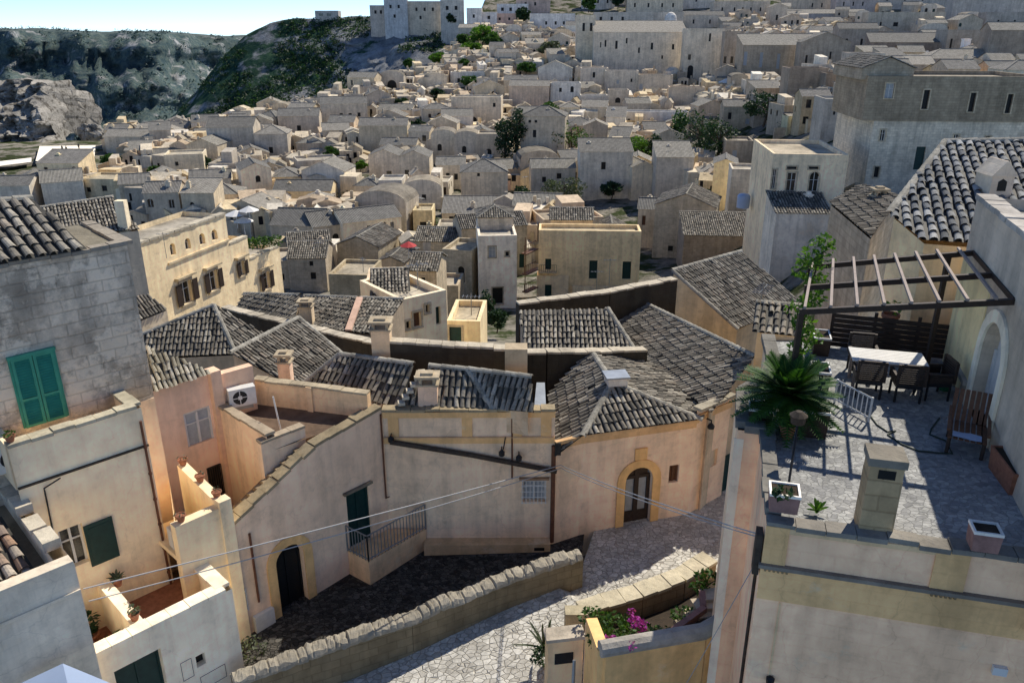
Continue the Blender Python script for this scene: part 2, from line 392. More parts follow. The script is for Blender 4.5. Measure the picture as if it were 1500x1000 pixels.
# ------------------------------------------------------------------ tiled roofs
TILE = [(.30, .27, .22), (.24, .215, .175), (.36, .325, .265), (.19, .17, .14), (.42, .38, .31), (.27, .24, .195), (.33, .28, .22), (.16, .145, .12)]
def clip_line(poly, a):
    bs = []
    n = len(poly)
    for i in range(n):
        (a0, b0), (a1, b1) = poly[i], poly[(i + 1) % n]
        if (a0 - a) * (a1 - a) < 0: bs.append(b0 + (b1 - b0) * (a - a0) / (a1 - a0))
    return (min(bs), max(bs)) if len(bs) >= 2 else None
def tiles(mb, poly, w=.2, l=.38, seg=4, pal=TILE, k=1., jit=1., down=None):
    """barrel tiles over a convex planar polygon (3D), columns run down the slope"""
    poly = [Vector(p) for p in poly]
    n = Vector((0, 0, 0))
    for i in range(len(poly)): n += poly[i].cross(poly[(i + 1) % len(poly)])
    n.normalize()
    if n.z < 0: n = -n
    dn = Vector((n.x * n.z, n.y * n.z, -(n.x ** 2 + n.y ** 2))) if down is None else Vector(down)
    if dn.length < 1e-4: dn = Vector((0, -1, 0))
    dn.normalize(); ac = n.cross(dn); o = sum(poly, Vector()) / len(poly)
    p2 = [((p - o).dot(ac), (p - o).dot(dn)) for p in poly]
    amin, amax = min(p[0] for p in p2), max(p[0] for p in p2)
    mb.cc = (.1, .095, .085, 1)
    mb.face([o + ac * a + dn * b for a, b in p2], 1)
    a = amin + w * .5; ci = 0
    while a < amax:
        r = clip_line(p2, a)
        if r:
            b0, b1 = r; b = b1 + random.uniform(0, .05); shade = random.uniform(.85, 1.12)
            while b > b0 + .12:
                if random.random() < .012: b -= l; continue
                bt = max(b - l * 1.15, b0 - .03); c = random.choice(pal); q = shade * k * random.uniform(.68, 1.08)
                mb.cc = (c[0] * q, c[1] * q, c[2] * q, 1)
                j = random.gauss(0, .02) * jit; j2 = random.gauss(0, .016) * jit; hz = random.uniform(-.01, .02) * jit + mnoise.noise((o + ac * a + dn * b) * .45) * .05
                ring = []
                for (bb, rr, lift, jj) in ((b, w * .40, .045 + hz, j), (bt, w * .31, .012 + hz, j2)):
                    ring.append([o + ac * (a + jj + rr * math.cos(math.pi * t / seg)) + dn * bb + n * (lift + rr * .8 * math.sin(math.pi * t / seg)) for t in range(seg + 1)])
                i = mb.add(ring[0]); i2 = mb.add(ring[1])
                for t in range(seg): mb.f.append((i + t, i + t + 1, i2 + t + 1, i2 + t)); mb.m.append(0)
                b -= l * random.uniform(.96, 1.04)
        a += w
    mb.cc = (1, 1, 1, 1)
def ridge(mb, p, q, r=.13, l=.42, c=(.36, .335, .28)):
    p, q = Vector(p), Vector(q); d = q - p; L = d.length; d.normalize(); s = d.cross(Vector((0, 0, 1))); s.normalize(); up = s.cross(d)
    n = max(1, int(L / l))
    for k in range(n):
        g = random.uniform(.75, 1.2); mb.cc = (c[0] * g, c[1] * g, c[2] * g, 1)
        a = p + d * (L * k / n); b = p + d * (L * (k + 1) / n + .05)
        i = mb.add([a + s * r * math.cos(math.pi * t / 5) + up * (r * .9 * math.sin(math.pi * t / 5)) for t in range(6)])
        i2 = mb.add([b + s * r * .85 * math.cos(math.pi * t / 5) + up * (r * .75 * math.sin(math.pi * t / 5)) for t in range(6)])
        for t in range(5): mb.f.append((i + t, i + t + 1, i2 + t + 1, i2 + t)); mb.m.append(0)
    mb.cc = (1, 1, 1, 1)
def roof_obj(parent, polys, ridges=(), name='roof', **kw):
    mb = MB()
    for p in polys: tiles(mb, p, **kw)
    for a, b in ridges: ridge(mb, a, b)
    return mb.build(name, [M['tile'], M['under']], parent, vc=True)

# ------------------------------------------------------------------ foliage
def leaves(mb, c, r, n, size, flat=1., hollow=.35, mi=0):
    c = Vector(c); rx, ry, rz = r if hasattr(r, '__len__') else (r, r, r)
    for _ in range(n):
        while True:
            x, y, z = (random.uniform(-1, 1) for _ in range(3)); q = x * x + y * y + z * z
            if q <= 1 and q > hollow * random.random(): break
        p = c + Vector((x * rx, y * ry, z * rz)); s = size * random.uniform(.6, 1.3)
        a = Vector((random.gauss(0, 1), random.gauss(0, 1), random.gauss(0, .7))); a.normalize()
        b = a.cross(Vector((random.gauss(0, 1), random.gauss(0, 1), random.gauss(0, 1)))); b.normalize()
        mb.face([p - a * s, p - b * s * .5, p + a * s, p + b * s * .5], mi)
def clumps(mb, c, r, nc, n, size, mi=0):
    c = Vector(c); rx, ry, rz = r
    for _ in range(nc):
        while True:
            x, y, z = (random.uniform(-1, 1) for _ in range(3)); q = x * x + y * y + z * z
            if .12 < q <= 1: break
        k = random.uniform(.25, .45)
        leaves(mb, c + Vector((x * rx * .8, y * ry * .8, z * rz * .8)), (rx * k, ry * k, rz * k * .8), n, size, mi=mi)
def tree(base, h, r, label, mat='leaf', cat='tree', name='tree', group=None, nc=16, n=34, leaf=.22, low=.25, shape=1.):
    base = Vector(base); t = thing(name, base, label, cat, group)
    mb = MB(); top = base + Vector((r * .1, 0, h * .75))
    mb.tube([base - Vector((0, 0, .3)), base.lerp(top, .5) + Vector((r * .08, 0, 0)), top], [h * .035, h * .025, h * .01])
    for k in range(5):
        an = k * 1.26 + .4; s = base.lerp(top, .4 + .08 * k)
        mb.tube([s, s + Vector((math.cos(an) * r * .35, math.sin(an) * r * .35, h * .12)), s + Vector((math.cos(an) * r * .65, math.sin(an) * r * .65, h * .2))], [h * .016, h * .011, h * .005], 5)
    mb.build('trunk', M['bark'], t)
    cm = MB(); clumps(cm, base + Vector((0, 0, h * (low + 1) / 2)), (r, r, h * (1 - low) / 2 * shape), nc, n, leaf)
    cm.build('crown', M[mat], t, uv=False); return t
# ================================================================== FOREGROUND
d43 = (.682, .731); d45 = (.7071, .7071)
PINK = (.57, .45, .36); PEACH = (.60, .48, .375); CREAM = (.60, .53, .41); WHITE = (.64, .60, .52); TAN = (.50, .34, .17); GREYST = (.36, .33, .28); BEIGE = (.52, .43, .31)
def rpoly(pts):
    a, b, c = [WZ(*p) for p in pts[:3]]; n = (b - a).cross(c - a); out = [a, b, c]
    for u, v in pts[3:]:
        r = Vector(ray(u, v)); t = n.dot(a) / n.dot(r); out.append(r * t)
    return out
def skirt(mb, poly, zb, mi=0, drop=.1):
    for i in range(len(poly)):
        p, q = poly[i], poly[(i + 1) % len(poly)]
        mb.face([(p[0], p[1], zb), (q[0], q[1], zb), (q[0], q[1], q[2] - drop), (p[0], p[1], p[2] - drop)], mi)
def shrink(poly, k=.97):
    c = sum(poly, Vector()) / len(poly); return [Vector((c.x + (p.x - c.x) * k, c.y + (p.y - c.y) * k, c.z + (p.z - c.z) * k)) for p in poly]
def quadpx(f, pts):
    h = [f.hit(*p) for p in pts]            # tl, tr, br, bl
    return (h[0][0] + h[3][0]) / 2, (h[1][0] + h[2][0]) / 2, (h[2][1] + h[3][1]) / 2, (h[0][1] + h[1][1]) / 2
def coping(parent, pts, w=.35, h=.12, name='coping', color=(.33, .31, .26), rough=.02, mat='coping'):
    mb = MB(); step = .45
    for p, q in zip(pts, pts[1:]):
        p, q = Vector(p), Vector(q); d = q - p; L = d.length; n = max(1, int(L / step)); d.normalize()
        for k in range(n):
            a = p + d * (L * k / n + .006); b = p + d * (L * (k + 1) / n - .006); j = random.uniform(-rough, rough)
            mb.bar(a + Vector((0, 0, j)), b + Vector((0, 0, j + random.uniform(-rough, rough) * .5)), w + random.uniform(-rough, rough) * 2, h)
    return mb.build(name, M[mat], parent, color=color)
def wallprism(mb, pts, w, z0, ztops, mi=0):
    """free-standing wall along a plan polyline, ztops per point"""
    for (p, za), (q, zb) in zip(zip(pts, ztops), zip(pts[1:], ztops[1:])):
        p, q = Vector((p[0], p[1])), Vector((q[0], q[1])); d = (q - p); d.normalize(); n = Vector((-d.y, d.x)) * w / 2
        lo = [(p - n), (q - n), (q + n), (p + n)]; zt = [za, zb, zb, za]
        mb.hexa([(a.x, a.y, z0) for a in lo], [(a.x, a.y, z) for a, z in zip(lo, zt)], mi)
def pot_plant(loc, label, group=None, r=.16, h=.28, mat='terra', leaf='leaf', lh=.3, n=50, size=.07, name='potted_plant', agave=False):
    t = thing(name, loc, label, 'plant pot', group); loc = Vector(loc)
    mb = MB(); mb.lathe(loc, [(r * .65, 0), (r * .95, h * .8), (r * 1.1, h * .82), (r * 1.12, h), (r * .95, h), (r * .9, h * .86)], 12)
    mb.build('pot', M[mat], t, smooth=False)
    if lh:
        lm = MB()
        if agave: spikes(lm, loc + Vector((0, 0, h * .9)), 14, lh, .05)
        else: leaves(lm, loc + Vector((0, 0, h + lh * .45)), (r * 1.3, r * 1.3, lh * .55), n, size)
        lm.build('leaves', M[leaf], t, uv=False)
    return t
def spikes(mb, c, n, L, w, up=.8):
    c = Vector(c)
    for k in range(n):
        an = k * 2.4; el = random.uniform(.35, 1.4) * up; l = L * random.uniform(.75, 1.1)
        h = Vector((math.cos(an), math.sin(an), 0)); s = Vector((-h.y, h.x, 0)); prev = None
        for j in range(6):
            f = j / 5; p = c + h * (math.cos(el) * l * f) + Vector((0, 0, math.sin(el) * l * f - .18 * l * f * f)); ww = w * (1 - f) ** .6 * (.6 + f) * .9 + .002
            r = [p - s * ww, p - Vector((0, 0, ww * .5)), p + s * ww]
            if prev: mb.face([prev[0], prev[1], r[1], r[0]]); mb.face([prev[1], prev[2], r[2], r[1]])
            prev = r

# ---------------------------------------------------------------- ground, street, yard
mb = MB(); Z0 = -17.6
mb.face([(-60, -5, Z0 - 1.2), (60, -5, Z0 - 1.2), (60, 40, Z0 - 1.2), (-60, 40, Z0 - 1.2)])
mb.build('ground', simple('bare_earth', (.12, .10, .075), var=.5)).__setitem__('kind', 'structure')
def zs(x, y):       # street level
    return -16.6 - max(0, 21.2 - y) * .15 if y < 21.2 else -16.6 + min(y - 21.2, 6) * .03
mb = MB()
pl = [Vector(p) for p in ((2.2, 22.3), (-5.9, 17.6), (-9.0, 14.6))]; pr_ = [(9.2, 24.2), (2.3, 15.0), (-2.5, 10.0)]
NS = 26
def lerp2(pts, t):
    k = min(int(t * (len(pts) - 1)), len(pts) - 2); f = t * (len(pts) - 1) - k
    return Vector((pts[k][0] + (pts[k + 1][0] - pts[k][0]) * f, pts[k][1] + (pts[k + 1][1] - pts[k][1]) * f))
lft = [(9.0, 27.6), (2.9, 23.9), (2.1, 21.3), (-2.0, 19.5), (-5.9, 17.5), (-9.5, 13.9)]; rgt = [(11.5, 26.0), (8.0, 23.0), (4.6, 18.0), (1.5, 15.5), (-1.5, 13.0), (-5.0, 9.5)]
N_ = 60; rows = []
for k in range(N_ + 1):
    a, b = lerp2(lft, k / N_), lerp2(rgt, k / N_); m_ = (a + b) / 2
    z = zs(m_.x, m_.y) if k < 26 else -16.6 - (k - 26) * .045
    zq = z
    rows.append((a, b, zq))
for k in range(N_):
    a, b, z = rows[k]; a2, b2, z2 = rows[k + 1]
    j = .012 if k % 3 == 0 else 0
    mb.face([(*a, z + j), (*a2, z2), (*b2, z2), (*b, z + j)])
mb.build('street', M['street']).__setitem__('kind', 'structure')
mb = MB(); yp = [(-9.6, 17.2, -17.15), (-7.2, 15.6, -17.1), (-5.8, 17.7, -17.0), (-2.0, 19.6, -16.85), (2.2, 21.5, -16.66), (2.6, 24.2, -16.62), (-4.5, 24.2, -16.8), (-8.5, 20.5, -17.05)]
mb.face([Vector(p) + Vector((0, 0, .02)) for p in yp]); mb.build('courtyard_paving', M['yard']).__setitem__('kind', 'structure')

# stone wall between yard and street, capped with rough blocks
t = thing('boundary_wall', (-2, 19.6, -16.9), 'low mossy stone wall with rough block capping between dark yard and pale street', 'stone wall')
wl = [WZ(340, 998, -16.3), WZ(450, 957, -16.25), WZ(600, 906, -16.1), WZ(730, 851, -15.85), WZ(850, 812, -15.7)]
mb = MB(); wallprism(mb, wl, .42, -18.2, [p.z for p in wl]); mb.build('wall', M['stone'], t, color=(.19, .16, .11))
mb = MB(); path = []; joints = []; tot = 0
for p, q in zip(wl, wl[1:]):
    n = int((q - p).length / .045)
    for k in range(n): path.append((p.lerp(q, k / n), (q - p).normalized(), tot + (q - p).length * k / n))
    tot += (q - p).length
x = 0
while x < tot: joints.append((x, random.uniform(-.03, .05))); x += random.choice([.16, .22, .28, .36, .5]) * random.uniform(.85, 1.2)
prev = None
for c, d, x in path:
    j = max((k for k in range(len(joints)) if joints[k][0] <= x)); x0 = joints[j][0]; x1 = joints[j + 1][0] if j + 1 < len(joints) else tot; e = min(x - x0, x1 - x); dip = -.045 * max(0, 1 - e / .03); hb = joints[j][1]
    s_ = Vector((-d.y, d.x, 0)); ring = []
    for (o_, h_) in ((-.26, -.03), (-.27, .06), (-.22, .14), (-.1, .17), (.02, .18), (.14, .165), (.22, .12), (.26, .04), (.25, -.03)):
        r_ = mnoise.noise(Vector((x * 4, o_ * 9 + j * 3.1, h_ * 9))) * .055 + mnoise.noise(Vector((x * 13, o_ * 20, 5))) * .028
        ring.append(c + s_ * (o_ * (1 + dip * 1.2) + r_ * .8 + hb * .5) + Vector((0, 0, h_ + (hb + dip) * (1 if h_ > .05 else 0) + (r_ if h_ > 0 else 0))))
    i = mb.add(ring)
    if prev is not None:
        for k in range(8): mb.f.append((prev + k, prev + k + 1, i + k + 1, i + k)); mb.m.append(0)
    prev = i
mb.build('capping_stones', M['coping'], t, color=(.27, .26, .235))

# ---------------------------------------------------------------- F1 grey house with jade shutters
c1 = Vector((-10.13, 20.57)); f1 = Fc(c1 - Vector(d45) * 10, d45)
t = thing('stone_house', (-12, 19, -17.2), 'tall weathered grey stone house with closed jade green shutters above a balcony', 'house')
sq = quadpx(f1, [(13, 525), (77, 513), (97, 606), (38, 628)])
mb = MB(); facade(mb, f1.p0, f1.d, 10, -17.6, -5.35, [(sq[0] + .05, sq[1] - .05, sq[2], sq[3] - .05, False)])
DB = -2.9; bk = f1.P(10, 0, DB); bk0 = f1.P(0, 0, DB); e0 = f1.P(10, 0); s0_ = f1.P(0, 0)
mb.face([(e0.x, e0.y, -17.6), (bk.x, bk.y, -17.6), (bk.x, bk.y, -5.25), (e0.x, e0.y, -5.35)]); mb.face([(bk.x, bk.y, -17.6), (bk0.x, bk0.y, -17.6), (bk0.x, bk0.y, -5.25), (bk.x, bk.y, -5.25)])
mb.face([(s0_.x, s0_.y, -17.6), (bk0.x, bk0.y, -17.6), (bk0.x, bk0.y, -5.25), (s0_.x, s0_.y, -5.35)])
mb.face([f1.P(8.95, -5.3, .08), f1.P(8.95, -5.3, -2.75), f1.P(8.55, -4.32, -2.4)]); mb.face([f1.P(8.95, -5.3, -2.75), f1.P(3.4, -5.3, -2.75), f1.P(3.4, -4.2, -2.6), f1.P(8.55, -4.32, -2.4)])
mb.build('wall', M['old'], t, color=(.50, .44, .365))
# the lower, plastered strip of the same wall
mb = MB(); f1.box(mb, 8.3, 9.985, -17.6, -9.75, .004, .035)
mb.build('plaster_strip', M['plaster'], t, color=PEACH)
shutters(t, f1, sq[0], sq[1], sq[2], sq[3], M['green'], off=.03)
rp = [f1.P(3.5, -5.22, .12), f1.P(9.0, -5.22, .12), f1.P(8.6, -4.25, -2.4), f1.P(3.5, -4.1, -2.6)]
roof_obj(t, [rp], [(rp[3], rp[2])], w=.27, l=.45, seg=5)
mb = MB(); mb.face([f1.P(0, -5.34, 0), f1.P(10, -5.34, 0), f1.P(10, -5.24, DB), f1.P(0, -5.24, DB)]); mb.build('roof_bed', M['coping'], t, color=(.2, .19, .16))
coping(t, [f1.P(3, -5.3, -.1), f1.P(10.02, -5.3, -.1), f1.P(10.0, -5.22, DB)], w=.32, h=.1, color=(.3, .28, .25))
# balcony block
fb = Fc(Vector((-9.8, 19.1)) - Vector(d45) * 3.15, d45); LB = 3.15
mb = MB(); facade(mb, fb.p0, fb.d, LB, -17.6, -9.35, []); wq = quadpx(fb, [(85, 778), (120, 766), (132, 822), (97, 834)])
mb = MB(); facade(mb, fb.p0, fb.d, LB, -17.6, -9.35, [(wq[0], wq[1], wq[2], wq[3], False)])
back = -1.45
fb.box(mb, 0, LB, -10.6, -10.45, back, -.23); fb.box(mb, 0, LB - .01, -10.45, -9.352, -.24, -.235)
fb.box(mb, LB - .24, LB - .002, -10.45, -9.352, back, -.24); fb.box(mb, 0, .2, -10.45, -9.352, back, -.24)
mb.face([fb.P(LB, -17.6), fb.P(LB, -17.6, back), fb.P(LB, -9.36, back), fb.P(LB, -9.36)])
mb.build('balcony_wall', M['plaster'], t, color=CREAM)
coping(t, [fb.P(0, -9.3, -.12), fb.P(LB - .12, -9.3, -.12), fb.P(LB - .12, -9.3, back)], w=.34, h=.09, color=(.40, .38, .31))
mb = MB(); l0 = fb.hit(38, 710); l1 = fb.hit(213, 652); mb.bar(fb.P(0, l0[1] - .02, .03), fb.P(LB, l1[1], .03), .06, .05); mb.build('string_course', M['conduit'], t)
w = window(t, fb, *wq, kind='glass', near=True, depth=.2, label='half open white framed window under the green shutter')
sh = quadpx(fb, [(122, 767), (163, 757), (175, 815), (131, 826)]); mb = MB(); fb.box(mb, sh[0], sh[1], sh[2], sh[3], .03, .07); fb.box(mb, sh[0] + .08, sh[1] - .08, sh[2] + .1, sh[3] - .1, .07, .08)
mb.build('window_shutter', M['dgreen'], t)
mb = MB(); P1 = fb.P(*fb.hit(212, 655), .05); P2 = fb.P(*fb.hit(258, 868), .05); mb.tube([P1 + Vector((0, 0, .8)), P1, Vector((P1.x, P1.y, P2.z - .2))], .035, 8)
for k in range(6):
    q = P1.lerp(Vector((P1.x, P1.y, P2.z)), k / 6); mb.tube([q, q + Vector((0, 0, .05))], .052, 8)
mb.build('drainpipe', M['rust'], t)
mb = MB(); q = fb.hit(68, 770); q2 = fb.hit(65, 720); a = fb.P(q2[0], q2[1], .05); mb.tube([fb.P(fb.hit(76, 775)[0], q[1] - .2, .05), a, a + Vector((.0, 0, .12)), fb.P(fb.hit(86, 705)[0], q2[1] + .35, .25)], .02, 6); mb.build('antenna_bracket', M['iron'], t)
pot_plant(fb.P(.12, -9.25, -.12), 'small reddish flower pot on the balcony parapet below jade shutters', r=.12, h=.16, leaf='leaf', lh=.12, n=24, size=.05)
# dark balcony things
mb = MB(); f1.box(mb, sq[0] - .95, sq[0] - .25, -10.4, -9.7, .05, .38); o = mb.build('air_conditioner', M['white']); tag(o, 'white air conditioner on the balcony left of the jade shutters', 'air conditioner')
mb = MB(); c = f1.P(sq[0] - .55, -10.05, .385); mb.lathe(c, [(.01, 0), (.01, .001)], 10); n_ = 14
cc = [c + Vector((*f1.d, 0)) * (.24 * math.cos(6.283 * k / n_)) + Vector((0, 0, .24 * math.sin(6.283 * k / n_))) for k in range(n_)]; mb.face(cc); mb.build('fan_grille', M['iron'], o)
p = f1.P(9.1, -10.44, .45); pot_plant(p, 'trough of dark leaves in the right corner of the balcony', r=.2, h=.25, leaf='leafdark', lh=.3, n=60, size=.08)

# ---------------------------------------------------------------- F2 near house, bottom left
k2 = Vector((-9.66, 14.7)); f2 = Fc(k2 - Vector(d45) * 5, d45)
t = thing('tiled_house', (-11, 14.5, -17.6), 'grey plastered house with stepped stone parapet round a brown tiled roof', 'house')
mb = MB(); facade(mb, f2.p0, f2.d, 5, -17.8, -11, [])
mb.face([f2.P(5, -17.8), f2.P(5, -17.8, -7), f2.P(5, -11, -7), f2.P(5, -11)])
f2.box(mb, 0, 4.7, -11.5, -11.003, -.3, -.29); mb.face([f2.P(4.7, -12, -.3), f2.P(4.7, -12, -7), f2.P(4.7, -11.003, -7), f2.P(4.7, -11.003, -.3)])
mb.build('wall', M['plasterdirty'], t, color=(.56, .52, .46))
mb = MB(); f2.box(mb, 0, 4.98, -11.003, -10.93, -.3, .03); f2.box(mb, 0, 4.99, -11.75, -11.68, .004, .05); mb.build('cornice', M['plasterdirty'], t, color=(.56, .52, .46))
mb = MB(); mb.face([f2.P(0, -11.62, -.3), f2.P(4.7, -11.62, -.3), f2.P(4.7, -11.3, -7), f2.P(0, -11.3, -7)]); mb.build('roof_bed', M['coping'], t, color=(.24, .20, .15))
mb = MB()
for k in range(6):
    a = -.9 - k * 1.0; f2.box(mb, 4.66, 5.02, -11.05, -10.9 + (.1 if k % 2 == 0 else -.03), a - .68, a)
mb.build('stepped_parapet', M['coping'], t, color=(.60, .57, .50))
rp = [f2.P(.2, -11.5, -.6), f2.P(4.42, -11.5, -.6), f2.P(4.42, -11.12, -3.4), f2.P(.2, -11.12, -3.4)]
roof_obj(t, [rp], w=.3, l=.48, seg=6, pal=[(.34, .25, .19), (.30, .2, .15), (.42, .36, .30), (.22, .17, .14), (.40, .26, .18)])

# pale blue canopy at the very bottom
pk = WZ(92, 971, -12.9); t = thing('canopy', (pk.x + .2, pk.y - 1.2, -17.6), 'pale blue sheet canopy peeking in at the bottom left edge', 'canopy')
mb = MB(); A_, B_ = WZ(30, 1000, -13.15), WZ(172, 1004, -13.2); dn_ = Vector((.9, -1.3, -.1))
mb.face([pk, A_, A_ + dn_ * 1.2, pk + dn_]); mb.face([pk, pk + dn_, B_ + dn_ * 1.2, B_]); mb.face([p + Vector((0, 0, -.03)) for p in (pk, A_, A_ + dn_ * 1.2, pk + dn_)]); mb.build('sheet', M['bluewhite'], t)
mb = MB()
for q in (A_ + dn_, B_ + dn_): mb.tube([q, (q.x, q.y, -17.9)], .03)
mb.build('posts', M['metal'], t)

# ---------------------------------------------------------------- F3 white house with walled terraces
p2 = Vector((-9.96, 15.1)); p1 = Vector((-7.5, 17.6)); f3 = Fc(p2 - (p1 - p2).normalized() * .6, p1 - p2); L3 = (p1 - p2).length + .6
t = thing('white_house', (-8.5, 16.8, -17.4), 'low whitewashed house with two sunken terraces and a dark garage door', 'house')
dq = quadpx(f3, [(165, 982), (235, 951), (246, 1003), (180, 1035)]); sqw = quadpx(f3, [(286, 961), (300, 955), (302, 971), (289, 977)])
dq = (dq[0], dq[1], -17.3, dq[3])
mb = MB(); facade(mb, f3.p0, f3.d, L3, -17.8, -14, [(*dq, False), (*sqw, False)], depth=.3)
D3 = -2.75
f3.box(mb, 0, L3, -14.9, -14.004, -.36, -.355)
mb.face([f3.P(L3, -17.8), f3.P(L3, -17.8, D3), f3.P(L3, -14, D3), f3.P(L3, -14)])
sd = f3.hit(207, 903)[0]
f3.box(mb, L3 - .3, L3 - .295, -15, -14.004, D3, -.36); f3.box(mb, L3 - .3, L3 - .003, -14.01, -14.001, D3, -.36)
f3.box(mb, sd - .15, sd + .15, -15.4, -13.95, D3, -.362)
mb.build('wall', M['plaster'], t, color=WHITE)
coping(t, [f3.P(0, -13.96, -.18), f3.P(L3 - .18, -13.96, -.18), f3.P(L3 - .18, -13.96, D3)], w=.40, h=.1, color=(.66, .63, .56), mat='plaster', rough=.008)
mb = MB(); f3.box(mb, 0, sd - .16, -15.5, -15.35, D3, -.362); f3.box(mb, sd + .16, L3 - .305, -15.1, -14.95, D3, -.362); mb.build('terrace_floor', M['terra'], t)
window(t, f3, *dq, kind='dgreen', name='door', depth=.28, near=True, frame=.05); window(t, f3, *sqw, kind='black', depth=.2, frame=0)
mb = MB()
for q in ([(264, 970), (281, 963), (284, 990), (268, 997)], [(293, 991), (330, 971), (332, 990), (296, 1010)]):
    a0, a1, za, zb = quadpx(f3, q); 
    for (x0, x1, y0, y1) in ((a0, a1, zb - .015, zb), (a0, a1, za, za + .015), (a0, a0 + .015, za + .015, zb - .015), (a1 - .015, a1, za + .015, zb - .015)): f3.box(mb, x0, x1, y0, y1, .003, .012)
mb.build('meter_cover_frames', M['metal'], t)
G = 'clay pots standing in the white house terraces'
for (a, o, z, lab, lh, lf) in ((sd - .75, -2.2, -15.35, 'big bushy green plant in a pot in the left sunken terrace', .75, 'leafdark'), (sd - .42, -1.0, -15.35, 'leafy clay pot beside the terrace divider near the front wall', .55, 'leaf'),
                             (sd - 1.2, -1.5, -15.35, 'squat clay pot with sparse leaves on terracotta terrace floor', .3, 'leafgrey')):
    pot_plant(f3.P(a, z, o), lab, G, r=.26, h=.4, leaf=lf, lh=lh, n=110, size=.1)
pot_plant(f3.P(sd, -13.94, -.55), 'small clay pot with grey sprouts on end of the white divider wall', G, r=.13, h=.2, leaf='leafgrey', lh=.25, n=40, size=.06)
p = fb.hit(167, 850); o = pot_plant(fb.P(p[0], p[1], .28), 'hanging clay pot with spiky leaves below the dark green window shutter', G, r=.15, h=.24, leaf='leafgrey', lh=.3, agave=True)
mb = MB(); mb.tube([fb.P(p[0], p[1] + .1, 0), fb.P(p[0], p[1] + .1, .3)], .02); mb.build('bracket', M['iron'], o)

# ---------------------------------------------------------------- F4 pink house with the stepped coping
o4 = Vector((-6.96, 20.3)) - Vector(d43) * 4; f4 = Fc(o4, d43)
t = thing('pink_house', (-7, 21.5, -17), 'salmon pink house with diagonal stair coping, black arched door and roof terrace', 'house')
bd = quadpx(f4, [(402, 800), (443, 795), (452, 878), (410, 898)]); bd = (bd[0], bd[1], -17.0, bd[3])
gd = quadpx(f4, [(508, 722), (540, 708), (543, 776), (511, 793)]); gd = (gd[0], gd[1], -15.97, gd[3])
mb = MB(); facade(mb, f4.p0 + f4.d * 1.1, f4.d, 8.04 - 1.1, -17.8, -13.2, [(bd[0] - 1.1, bd[1] - 1.1, bd[2], bd[3], True), (gd[0] - 1.1, gd[1] - 1.1, gd[2], gd[3], False)], depth=.3)
mb.face([f4.P(2.46, -13.2), f4.P(8.04, -13.2), f4.P(8.04, -11.4), f4.P(5.45, -11.8)])
tw = -.32
mb.face([f4.P(2.46, -13.2, tw), f4.P(8.04, -13.2, tw), f4.P(8.04, -11.4, tw), f4.P(5.45, -11.8, tw)])
mb.build('wall', M['plaster'], t, color=PINK)
window(t, f4, *bd, arch=True, kind='black', name='door', near=True, frame=.07, depth=.28, label='black arched door')
window(t, f4, *gd, kind='dgreen', name='door', near=True, frame=.07, depth=.12, label='dark green door over the landing')
mb = MB(); c = (bd[0] + bd[1]) / 2; r = (bd[1] - bd[0]) / 2; zc = bd[3] - r
for j in range(12):
    a, b2 = math.pi * j / 12, math.pi * (j + 1) / 12
    q = [f4.P(c + (r + k) * math.cos(x), zc + (r + k) * math.sin(x), .05) for x, k in ((a, 0), (a, .3), (b2, .3), (b2, 0))]; mb.hexa([p - Vector((*f4.n, 0)) * .046 for p in q], q)
f4.box(mb, bd[0] - .3, bd[0], -17.05, zc, .004, .05); f4.box(mb, bd[1], bd[1] + .3, -17.05, zc, .004, .05); mb.build('door_surround', M['plaster'], t, color=TAN)
mb = MB(); f4.box(mb, gd[0] - .12, gd[1] + .12, gd[3], gd[3] + .08, .003, .12); mb.build('lintel', M['coping'], t, color=(.2, .18, .15))
coping(t, [f4.P(2.40, -13.2, -.16), f4.P(5.45, -11.78, -.16), f4.P(8.04, -11.37, -.16)], w=.40, h=.1, color=(.28, .24, .17), rough=.03)
mb = MB()
for k in range(12):     # stepped stones on the inside of the coping
    s = 2.5 + k * .235; z = -13.32 + k * .109; f4.box(mb, s, s + .2, z - .12, z + .12 + .03, -.62, -.37)
mb.build('stair_stones', M['coping'], t, color=(.26, .21, .15))
mb = MB(); p = f4.P(*f4.hit(556, 606), .05); q = f4.P(*f4.hit(567, 727), .05); mb.tube([p, (p.x, p.y, q.z), Vector((p.x, p.y, q.z)) + Vector((*f4.d, 0)) * .25], .03); mb.build('drainpipe', M['rust'], t)
mb = MB(); p = f4.P(*f4.hit(364, 780), .05); q = f4.P(*f4.hit(378, 880), .05); mb.tube([p, (p.x, p.y, q.z)], .035); mb.build('drainpipe', M['rust'], t)
mb = MB(); f4.box(mb, *[f4.hit(372, 900)[0] - .05, f4.hit(395, 900)[0] + .1], -17.1, -16.45, .004, .14); mb.build('meter_box', M['white'], t)
gq = quadpx(f4, [(342, 868), (358, 860), (362, 892), (347, 900)])
mb = MB()
for k in range(6): s = gq[0] + (gq[1] - gq[0]) * k / 5; mb.tube([f4.P(s, gq[2], .06), f4.P(s, gq[3], .06)], .014, 5)
for z in (gq[2] + .1, gq[3] - .1): mb.tube([f4.P(gq[0], z, .05), f4.P(gq[1], z, .05)], .014, 5)
f4.box(mb, gq[0], gq[1], gq[2], gq[3], .003, .012, 1); mb.build('window_grille', [M['white'], M['black']], t)
